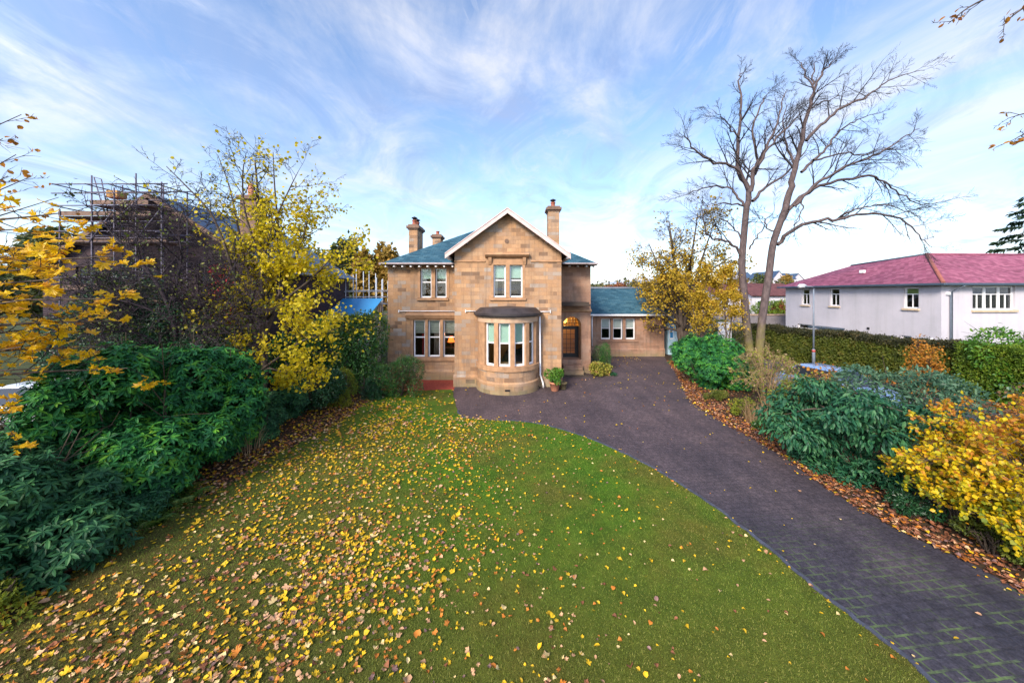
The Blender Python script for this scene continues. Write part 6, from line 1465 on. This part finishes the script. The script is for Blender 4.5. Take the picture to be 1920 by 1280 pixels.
def hedge(name, label, path, wdt, hts, n, mat, mat_top, seed, leaf=.07):
    rg = np.random.default_rng(seed); path = np.array(path, float); seg = np.diff(path, axis=0); ln = np.linalg.norm(seg, axis=1); cum = np.concatenate([[0], np.cumsum(ln)])
    s = rg.uniform(0, cum[-1], n); i = np.clip(np.searchsorted(cum, s)-1, 0, len(ln)-1); t = (s-cum[i])/ln[i]
    c = path[i]+seg[i]*t[:, None]; nrm = np.stack([-seg[i, 1], seg[i, 0]], 1)/ln[i][:, None]; h = np.array(hts)[i]*(1-t)+np.array(hts)[i+1]*t
    h = h*(1+.03*np.sin(s*1.3)+.02*np.sin(s*4.1+1)+.015*np.sin(s*9.7)); h = h+(rg.random(n) < .08)*rg.exponential(.05, n)
    face = rg.random(n); hw = wdt/2*(1+.06*np.sin(s*2.7)+.05*np.sin(s*6.3))
    top = face > .62; side = np.where(rg.random(n) < .5, -1, 1)
    depth = rg.exponential(.10, n)
    off = np.where(top, rg.uniform(-1, 1, n)*hw, side*(hw-depth)); z = np.where(top, h-depth, rg.uniform(0.03, 1, n)*h)
    z = z+rg.normal(size=n)*.03; off = off+rg.normal(size=n)*.05
    p = np.stack([c[:, 0]+nrm[:, 0]*off, c[:, 1]+nrm[:, 1]*off, z], 1)
    o = np.where(top[:, None], np.array([[0, 0, 1.]]), np.concatenate([nrm*side[:, None], np.zeros((n, 1))], 1))
    parts = []
    mask = (top & (rg.random(n) < .9)) | (z > h*.86)
    for pn, mk, mt in (('foliage', ~mask, mat), ('top_growth', mask, mat_top)):
        v, f = scatter_leaves(rg, p[mk], o[mk], leaf, .55, T_DIAMOND, .1, .9, .4); parts.append((pn, v, f, M[mt]))
    br = []
    for k in range(int(cum[-1]*7)):
        ss = rg.uniform(0, cum[-1]); ii = min(max(np.searchsorted(cum, ss)-1, 0), len(ln)-1); tt = (ss-cum[ii])/ln[ii]; q = path[ii]+seg[ii]*tt; hh = hts[ii]*(1-tt)+hts[ii+1]*tt
        b = np.array([q[0], q[1], -.05]); e = np.array([q[0]+rg.normal()*.3, q[1]+rg.normal()*.3, hh*rg.uniform(.7, .95)]); br.append((np.array([b, (b+e)/2+rg.normal(size=3)*.06, e]), np.array([.03, .02, .008]), 4))
    v, q = tubes_mesh(br); parts.append(('stem', v, q, M['stem']))
    m_in = int(n*.55); si_ = rg.uniform(0, cum[-1], m_in); ii = np.clip(np.searchsorted(cum, si_)-1, 0, len(ln)-1); tt = (si_-cum[ii])/ln[ii]
    cc = path[ii]+seg[ii]*tt[:, None]; nn = np.stack([-seg[ii, 1], seg[ii, 0]], 1)/ln[ii][:, None]; of = rg.uniform(-.36, .36, m_in)*wdt
    pi_ = np.stack([cc[:, 0]+nn[:, 0]*of, cc[:, 1]+nn[:, 1]*of, rg.uniform(.02, .93, m_in)*(np.array(hts)[ii]*(1-tt)+np.array(hts)[ii+1]*tt)], 1)
    v, f = scatter_leaves(rg, pi_, unit(rg.normal(size=(m_in, 3))), leaf*2.2, .7, T_DIAMOND, .1, .9, .2); parts.append(('inner_leaves', v, f, M[mat]))
    return finish(name, label, 'hedge', (path[0][0], path[0][1], 0), parts)
hedge('hedge', 'long clipped olive hedge between the lane and the white house', [(18.7, 27.0), (20.6, 21.5), (21.3, 16.2)], 1.3, [2.25, 2.25, 2.3], 52000, 'olive', 'brown_hedge', 81, .085)
hedge('hedge', 'greener hedge end at the right edge of the picture', [(21.2, 16.1), (21.5, 12.5), (21.5, 8.0)], 1.5, [2.35, 2.4, 2.4], 34000, 'hedge_green', 'hedge_green', 82, .085)

# hydrangea, conifer and little plants by the porch
bush('hydrangea', 'yellowing hydrangea with faded pink heads beside the porch', (5.05, 19.75, .012), .68, .5, 1.0, 'hydrangea', 2600, .10, .6, tmpl=T_OVAL, seed=83, nl=12, cat='hydrangea')
bush('dwarf_conifer', 'soft green conifer shrub against the wing wall behind the hydrangea', (5.55, 21.3, .012), .62, .6, 1.9, 'laurel', 7000, .06, .22, seed=84, nl=12, droop=-.4)
bush('low_shrub', 'tiny blue green plant on the drive right of the hydrangea', (5.75, 19.7, .012), .22, .2, .25, 'teal_laurel', 260, .07, .5, seed=85, nl=5, stem_n=5)
pp, c = PL['potted_plant']
rg = np.random.default_rng(86); lb = lobes_for(rg, (c[0], c[1], .40), .42, .40, .75, 10); p, o = lobe_points(rg, lb, 1500, .42)
v, f = scatter_leaves(rg, p, o, .085, .5, T_OVAL, .1, .8, .5); np_mesh('foliage', v, f, M['bright_laurel'], pp)
sv, sq = stems(rg, (c[0], c[1], .34), .3, .3, .8, 9, .012); np_mesh('stem', sv, sq, M['stem'], pp)

# crimson creeper on the neighbour
rg = np.random.default_rng(87); n = 1500
zz_ = rg.uniform(3.0, 6.1, n); p = np.stack([(416-CX)*16.9/F+rg.normal(size=n)*.26*(1.1-.1*(zz_-3)), 16.9-np.abs(rg.normal(size=n))*.10, zz_], 1)
v, f = scatter_leaves(rg, p, np.tile([0, -1., 0], (n, 1)), .14, .8, T_OVAL, .6, .5, .2)
sv, sq = tubes_mesh([(smooth_poly([((416-CX)*16.9/F+.1*k, 16.93, 0), ((416-CX)*16.9/F-.06*k, 16.9, 3), ((416-CX)*16.9/F+.12*k, 16.9, 6)], 4), .02*np.ones(9), 5) for k in (-2, 1, 2)])
finish('creeper', 'crimson creeper climbing the dark brick gable', 'creeper', ((416-CX)*16.9/F, 16.9, 0), [('leaves', v, f, M['red_creeper']), ('stem', sv, sq, M['stem'])])

# overhanging branch at top right: a beech standing just outside the frame
rg = np.random.default_rng(88); out, tips = [], []; base = (12.2, 3.6, 0)
trunk = smooth_poly([np.array(base)+q for q in ((0, 0, -.05), (0, .05, 3), (-.1, .1, 6), (-.1, .2, 9), (0, .2, 12))], 4); out.append((0, trunk, .26*np.linspace(1, .25, len(trunk))))
cfg5 = dict(levels=3, seg=[5, 4, 3], wig=[.08, .1, .12], up=[-.02, -.05, -.05], n=[6, 4], ang=[38, 40], len=[.5, .5], rmin=.005, rr=.5, lo=.3, taper=.3)
for D, pts in ((5.6, [(1980, -60), (1925, -35), (1870, -12), (1815, 15), (1778, 45)]), (5.4, [(2040, -40), (1960, -10), (1905, 25), (1880, 48)]), (6.0, [(2080, 200), (1985, 215), (1930, 212), (1890, 222)]), (6.1, [(2080, 225), (1970, 240), (1925, 250), (1897, 264)])):
    q = [np.array(P(x, y, D)) for x, y in pts]; s = trunk[np.argmin(np.abs(trunk[:, 2]-q[0][2]+.5))]
    p = smooth_poly([s, (s+q[0])/2+[0, 0, .2]]+q, 3); rad = .04*np.linspace(1, .13, len(p)); out.append((1, p, rad)); side_shoots(rg, out, tips, p, rad, .75, 0, cfg5, lo=.62, n=7)
for k in range(7):
    z = 6+k*.9; s = trunk[np.argmin(np.abs(trunk[:, 2]-z))]; a = rg.uniform(-1.2, 1.2); sprout(rg, out, tips, s, (math.cos(a), math.sin(a), .5), 2.6, .06, 0, cfg5)
v, f = tip_leaves(rg, tips, .55, .085, .55, T_OVAL, .02, .5, .5)
tree_from('beech_tree', 'beech with thin leafy twigs hanging in at the top right corner', 'tree', base, out, tips, [('crown', v, f, 'orange')], 'bark', 'twig')

# conifer at the right edge behind the white house
def conifer(name, label, base, H, r0, seed, z_from=.12, nb=70, group=None, mat='conifer'):
    rg = np.random.default_rng(seed); out = []; b = np.array(base, float)
    tr = np.array([b+[0, 0, -.05], b+[0, 0, H*.5], b+[0, 0, H]]); out.append((0, tr, np.array([.018, .011, .002])*H)); P_, O_ = [], []
    for i in range(nb):
        t = z_from+(1-z_from)*(i+rg.random())/nb; a = i*2.4+rg.normal()*.3; ln = r0*(1-t)**.85*rg.uniform(.75, 1.1)+.15
        d = np.array([math.cos(a), math.sin(a), 0]); s = b+[0, 0, H*t]; p = np.array([s, s+d*ln*.5+[0, 0, -ln*.06], s+d*ln+[0, 0, -ln*.10]]); out.append((1, p, np.array([.03, .02, .006])))
        k = int(60*ln); tt = rg.uniform(.12, 1, k)[:, None]; sd = np.cross(d, [0, 0, 1])
        P_.append(s+d*ln*tt+np.array([0, 0, -1])*ln*.1*tt+sd*rg.normal(size=(k, 1))*.16*ln*(1.1-tt)+rg.normal(size=(k, 3))*.05); O_.append(np.tile(d+[0, 0, -.5], (k, 1)))
    p = np.concatenate(P_); o = unit(np.concatenate(O_)); v, f = place_leaves(p, o+rg.normal(size=p.shape)*.35, np.tile([0, 0, 1.], (len(p), 1))+rg.normal(size=p.shape)*.3, .42*rg.uniform(.6, 1.3, len(p)), .32, T_DIAMOND)
    t = thing(name, label, 'conifer', base, group); wood_mesh('trunk', out, M['bark'], t); np_mesh('crown', v, f, M[mat], t); return t
c = P(1945, 480, 27)
conifer('conifer', 'dark conifer showing its branch tips above the rosy roof at right edge', (c[0], 27.5, 0), 12.4, 4.6, 91, .2, 46)

# ---------------- distant trees
def far_tree(name, label, px, D, wpx, pyt, mat, seed, group='distant trees', n=2600):
    sc_ = D/F; x = (px-CX)*sc_; w_ = wpx*sc_/2; H = CZ+(HY-pyt)*sc_; rg = np.random.default_rng(seed)
    lb = lobes_for(rg, (x, D, H*.22), w_, w_*.8, H*.80, 15, (.30, .46)); p, o = lobe_points(rg, lb, n, H*.15, (.55, 1.08), .1, .3)
    v, f = scatter_leaves(rg, p, o, max(.22, H*.045), .7, T_DIAMOND, .2, .9, .4)
    br = []
    for k in range(10):
        q = lb[k % len(lb)][:3]; br.append((smooth_poly([(x, D, -.05), (x+rg.normal()*.15, D, H*.3), q], 3), H*.016*np.linspace(1, .2, 7), 5))
    bv, bq = tubes_mesh(br)
    return finish(name, label, 'tree', (x, D, 0), [('trunk', bv, bq, M['bark']), ('crown', v, f, M[mat])], group)
ft = [(655, 42, 76, 440, 'far_leaf', 'far green tree left of the slate roof above the pale scaffold'), (712, 40, 84, 436, 'far_gold', 'far golden tree touching the left eaves of the sandstone house'), (610, 46, 90, 455, 'far_leaf', 'far green tree behind the right side of the yellow maple'),
      (690, 58, 60, 440, 'far_leaf', 'far green tree between the golden one and the yellow maple'), (560, 40, 90, 440, 'conifer', 'dark far evergreen behind the yellow maple crown'), (415, 44, 120, 385, 'conifer', 'dark far evergreen above the blue slate roof of the neighbour'),
      (70, 36, 190, 400, 'far_leaf', 'far tree behind the near golden maple at left'), (1122, 70, 26, 532, 'far_gold', 'small far golden tree above the low wing roof by the house'), (1140, 74, 26, 528, 'far_red', 'far red tree above the middle of the low wing roof'), (1165, 66, 40, 524, 'far_red', 'far russet tree above the wing roof left of the autumn tree'),
      (1212, 62, 60, 520, 'far_gold', 'far gold tree hidden behind the autumn tree'), (1290, 60, 90, 516, 'far_leaf', 'far green tree behind the autumn tree and saplings'), (1370, 64, 60, 514, 'far_gold', 'far golden tree behind the left stem of the bare tree'),
      (1428, 105, 34, 506, 'far_leaf', 'loose green tree on the hillside between the bare stems'), (1474, 120, 24, 508, 'far_gold', 'rounded olive gold tree on the hillside by the rosy roof'), (1465, 46, 30, 560, 'far_red', 'rusty red bush tree beside the far corner of the white house')]
for i, (px, D, wp, yt, mt, lb) in enumerate(ft): far_tree('distant_tree', lb, px, D, wp, yt, mt, 100+i, n=2600 if D > 50 else 4500)

# far woods: one mass
rg = np.random.default_rng(140); cs = []
for k in range(240):
    a = rg.uniform(-1.15, 1.1); D = rg.uniform(95, 230); x = math.tan(a)*D if abs(a) < 1.05 else math.copysign(1.75*D, a); cs.append((x, D, 0, rg.uniform(3.5, 6.5), rg.uniform(6, 9.5)*(.75+D/420)))
PP, OO = [], []
for x, y, z, w_, h in cs:
    n = 330; d = unit(rg.normal(size=(n, 3))); rr = rg.uniform(.6, 1.05, (n, 1)); PP.append(np.array([x, y, h*.55])+d*rr*np.array([w_, w_, h*.5])); OO.append(d)
p = np.concatenate(PP); o = np.concatenate(OO); sel = rg.random(len(p)) 
v, f = scatter_leaves(rg, p, o, .95, .75, T_DIAMOND, .2, .9, .4)
M['woods'] = leaf_mat('far_woodland_leaf', [(0, (.04, .06, .03)), (.45, (.08, .10, .04)), (.7, (.16, .13, .04)), (.9, (.22, .12, .05)), (1, (.22, .08, .05))], .7, .3)
tag(np_mesh('woods', v, f, M['woods']), 'band of mixed autumn woodland along the skyline', None, None, 'stuff')
# ================================================================== fallen leaves
LC = [('yellow', 'bright yellow', (.52, .33, .010)), ('tan', 'pale pinkish tan', (.46, .26, .14)), ('orange', 'orange', (.44, .15, .02)), ('brown', 'reddish brown', (.20, .075, .035)), ('purple', 'dull purple brown', (.17, .095, .085)), ('cream', 'pale cream yellow', (.56, .42, .19))]
def fallen_mat(n, c):
    m, nt, b = new_mat('fallen_%s_leaf' % n); g = N(nt, 'ShaderNodeNewGeometry'); oi = N(nt, 'ShaderNodeObjectInfo'); tc = N(nt, 'ShaderNodeTexCoord')
    ns = noise(nt, tc.outputs['Object'], 40, 4, .6)
    r = ramp_out(nt, math_(nt, 'FRACT', math_(nt, 'ADD', g.outputs['Random Per Island'], oi.outputs['Random'])), [(0, tuple(x*.62 for x in c)), (.5, c), (1, tuple(min(.85, x*1.3) for x in c))])
    c2 = mixc(nt, ramp_out(nt, ns.outputs[0], [(.5, 0.0), (.75, .45)]), r, tuple(x*.45 for x in c)); L(nt, c2, b.inputs['Base Color']); b.inputs['Roughness'].default_value = .6; b.inputs['Specular IOR Level'].default_value = .3
    return m
LM = [fallen_mat(n, c) for n, _, c in LC]
def in_poly(x, y, poly):
    ins = np.zeros(len(x), bool); n = len(poly)
    for i in range(n):
        x0, y0 = poly[i]; x1, y1 = poly[(i+1) % n]
        c = ((y0 > y) != (y1 > y)); ins ^= c & (x < (x1-x0)*(y-y0)/((y1-y0)+1e-12)+x0)
    return ins
DRIVE = LE+DR[::-1]+[(11.4, 26.5), (-2.95, 26.5)]
rg = np.random.default_rng(200)
N0 = 150000
x = rg.uniform(-7.6, 9.2, N0); y = rg.uniform(3.6, 26, N0)
clump = np.zeros(N0)
for k in range(260):
    cx, cy = rg.uniform(-7.4, 6, 1), rg.uniform(3.8, 16, 1); rr = rg.uniform(.25, .9); clump += rg.uniform(.2, 1.0)*np.exp(-((x-cx)**2+(y-cy)**2)/rr**2)
area = 16.8*22.4; per = N0/area     # candidates per square metre
band = np.exp(-((x+4.0+0.05*(y-9))/np.where(x > -4, 3.3, 2.8))**2)
dl = (8+140*band*np.clip((17.2-y)/5, 0, 1))*np.clip(.45+.45*clump, .3, 1.7)
dl = np.where(y < 7, dl*1.3, dl); dl = np.where(y > 13.5, dl*np.where(x < -3.5, .9, .25), dl); dl = np.where(x > 2.2, np.minimum(dl, 14), dl)
inl = in_poly(x, y, LAWN); ind = in_poly(x, y, DRIVE)&~inl
edge = np.min(np.stack([np.hypot(x-a, y-b) for a, b in LE[18::2]]), 0)
dd = np.where(edge < .18, 12, 1.1)+np.where(y > 22, 22*np.exp(-(25.9-y)/1.3), 0)+2.5*(rg.random(N0) < .3)*(y > 15)
dedge = np.min(np.stack([np.hypot(x-a, y-b) for a, b in DR]), 0); dd = dd+np.where(dedge < .3, 18, 0)
dens = np.where(inl, dl+np.where(edge < .25, 14, 0), np.where(ind & (y < 25.85) & ~((x < 5.85) & (y > 20.3)) & ~((x > -3) & (x < 2.6) & (y > 17.3)) & (np.hypot(x-BC[0], y-17.5) > 1.7), dd, 0))
keep = rg.random(N0) < dens/per
x, y, inl = x[keep], y[keep], inl[keep]
n = len(x)
# colours: fresh yellow further up the lawn, tan / brown / purple nearer
t = np.clip((y-4.2)/5, 0, 1)
pr = np.stack([.34+.32*t, .20-.07*t, .18-.05*t, .14-.06*t, .06-.045*t, .08-.01*t], 1); pr = np.cumsum(pr/pr.sum(1, keepdims=True), 1)
ci = (rg.random(n)[:, None] > pr).sum(1); ci = np.minimum(ci, 5)
sz = rg.uniform(.032, .078, n)*np.where(rg.random(n) < .13, 1.55, 1)*np.where(x < -1, np.where(y < 7.5, 1.08, 1.05), .85)*np.where(y > 11, 1.2, 1)
z = np.where(inl, .038, .020)+rg.uniform(0, .012, n)
def curled(T, kx, ky, tw):
    v, f = T; v = v.copy(); v[:, 2] += kx*(v[:, 0]-.45)**2+ky*v[:, 1]**2+tw*(v[:, 0]-.45)*v[:, 1]; return v, f
SH = [curled(maple_template(300+k, .10), *c_) for k, c_ in enumerate(((.5, .3, .2), (-.5, .5, -.4), (.2, .9, .5), (.7, -.4, .3)))]+[curled((T_OVAL[0]*np.array([1, .72, 1.4]), T_OVAL[1]), .5, .9, .4), curled((T_OVAL[0]*np.array([1, .95, 1.2]), T_OVAL[1]), -.3, .8, -.5)]
si = np.where((x < 1) & (rg.random(n) < .68), rg.integers(0, 4, n), rg.integers(4, 6, n))
# the leaves that show largest become objects of their own
scr = (960+x*F/y > -8) & (960+x*F/y < 1928) & (HY+(CZ)*F/y < 1282)
show = np.where(scr, sz**2/(y*y)**1.5, -1); order = np.argsort(-show); big = order[:300]; rest = order[300:]
meshes = {}
for s_ in range(6):
    T, TF = SH[s_]
    for c_ in range(6):
        me = bpy.data.meshes.new('fallen_leaf'); TT = T.copy(); TT[:, 0] -= .45
        me.from_pydata([tuple(q) for q in TT], [], [tuple(q) for q in TF]); me.materials.append(LM[c_])
        for p in me.polygons: p.use_smooth = True
        meshes[(s_, c_)] = me
def where_word(xx, yy, on):
    if not on: return 'on the dark driveway setts'
    if xx < -5.2: return 'by the left shrub bed'
    if xx < -2.4: return 'on the leafiest left part of the lawn'
    if xx < .6: return 'on the middle of the near lawn'
    if xx < 2.6: return 'on the sparse right part of the lawn'
    return 'on the lawn beside the driveway edge'
for i in big:
    o = bpy.data.objects.new('fallen_leaf', meshes[(int(si[i]), int(ci[i]))]); COL.objects.link(o)
    o.location = (x[i], y[i], z[i]); o.scale = (sz[i],)*3; o.rotation_euler = (rg.normal()*.32, rg.normal()*.32, rg.uniform(0, 6.28))
    k = 'lobed' if si[i] < 4 else 'oval'; size_w = 'large' if sz[i] > .10 else 'small' if sz[i] < .065 else 'medium'
    tag(o, '%s %s %s fallen leaf lying %s' % (size_w, LC[ci[i]][1], k, where_word(x[i], y[i], inl[i])), 'leaf', '%s %s fallen leaves %s' % (LC[ci[i]][1], k, where_word(x[i], y[i], inl[i])))
def leaf_stuff(name, label, X, Y, Z, S_, C_, SI):
    V, FA, MI, off = [], [], [], 0
    for c_ in range(6):
        for s_ in set(SI.tolist()):
            q = (C_ == c_) & (SI == s_)
            if not q.any(): continue
            k = q.sum(); a = rg.uniform(0, 6.28, k); d = np.stack([np.cos(a), np.sin(a), rg.normal(size=k)*.22], 1); nm = np.stack([rg.normal(size=k)*.25, rg.normal(size=k)*.25, np.ones(k)], 1)
            v, f = place_leaves(np.stack([X[q], Y[q], Z[q]], 1), d, nm, S_[q], 1.0, SH[s_]); V.append(v); FA.append(f+off); MI += [c_]*len(f); off += len(v)
    o = np_mesh(name, np.concatenate(V), np.concatenate(FA), LM, midx=MI); return tag(o, label, None, None, 'stuff')
q = rest
leaf_stuff('fallen_leaves', 'scatter of small yellow and brown leaves farther off on lawn and driveway', x[q], y[q], z[q]+.004, sz[q], ci[q], si[q])
# leaf litter in the beds
def litter(name, label, n, xr, yr, test, cols, size=(.05, .10), z0=.012):
    X = rg.uniform(*xr, n); Y = rg.uniform(*yr, n); k = test(X, Y); X, Y = X[k], Y[k]; m = len(X)
    return leaf_stuff(name, label, X, Y, z0+rg.uniform(0, .06, m), rg.uniform(*size, m), rg.choice(6, m, p=cols), rg.integers(3, 6, m))
dxr = lambda X, Y: np.interp(Y, [p[1] for p in DR[::-1]], [p[0] for p in DR[::-1]])
litter('leaf_litter', 'rusty brown leaf litter along the right edge of the driveway', 30000, (7.4, 11.5), (3.8, 24), lambda X, Y: ((X-dxr(X, Y)) > -.06) & (rg.random(len(X)) < np.exp(-(X-dxr(X, Y))/.75)+.05), [.05, .09, .12, .62, .10, .02])
bxl = lambda Y: np.interp(Y, [p[1] for p in BL[::-1]], [p[0] for p in BL[::-1]])
litter('leaf_litter', 'brown and yellow leaf litter under the left shrubs', 12000, (-10.5, -6.2), (4.2, 16), lambda X, Y: (X < bxl(Y)+.1) & (rg.random(len(X)) < np.exp((X-bxl(Y))/1.3)), [.28, .12, .17, .35, .05, .03])
litter('leaf_litter', 'russet leaf litter at the foot of the long hedge', 5000, (17.5, 21), (8, 27), lambda X, Y: rg.random(len(X)) < np.clip((X-17.6)/3, 0, 1), [.10, .05, .40, .40, .03, .02], (.07, .13))

# short turf blades near the camera, one mass
rg = np.random.default_rng(210); nb = 260000
yy = 3.7+ (rg.random(nb)**1.6)*9; xx = rg.uniform(-7.5, 5.2, nb); k = in_poly(xx, yy, LAWN) & (np.abs(xx)*F/yy < 1000); xx, yy = xx[k], yy[k]; nb = len(xx)
a = rg.uniform(0, 6.28, nb); hgt = rg.uniform(.012, .032, nb); wd = .0025+.0005*yy
b0 = np.stack([xx, yy, np.full(nb, .028)], 1); sd = np.stack([np.cos(a), np.sin(a), np.zeros(nb)], 1)*wd[:, None]; tip = b0+np.stack([rg.normal(size=nb)*.016, rg.normal(size=nb)*.016, hgt], 1)
V = np.stack([b0-sd, b0+sd, tip], 1).reshape(-1, 3); Fc = np.arange(nb*3).reshape(-1, 3)
m, nt, b = new_mat('turf_blade'); g = N(nt, 'ShaderNodeNewGeometry'); tc = N(nt, 'ShaderNodeTexCoord'); n3 = noise(nt, tc.outputs['Object'], .35, 4, .6)
sy = N(nt, 'ShaderNodeSeparateXYZ'); L(nt, tc.outputs['Object'], sy.inputs[0])
olv = ramp_out(nt, math_(nt, 'MULTIPLY', math_(nt, 'ADD', sy.outputs[1], math_(nt, 'MULTIPLY', n3.outputs[0], 4.0)), .1), [(.62, .65), (.95, .0)])
c = mixc(nt, math_(nt, 'MAXIMUM', olv, ramp_out(nt, n3.outputs[0], [(.42, 0.0), (.6, .8)])), ramp_out(nt, g.outputs['Random Per Island'], [(0, (.030, .085, .006)), (.6, (.085, .175, .010)), (1, (.15, .20, .025))]), ramp_out(nt, g.outputs['Random Per Island'], [(0, (.06, .065, .010)), (.6, (.13, .115, .020)), (1, (.22, .17, .055))]))
L(nt, c, b.inputs['Base Color']); b.inputs['Roughness'].default_value = .7; b.inputs['Specular IOR Level'].default_value = .2
tag(np_mesh('turf', V, Fc, m), 'short mown grass blades of the near lawn', None, None, 'stuff')
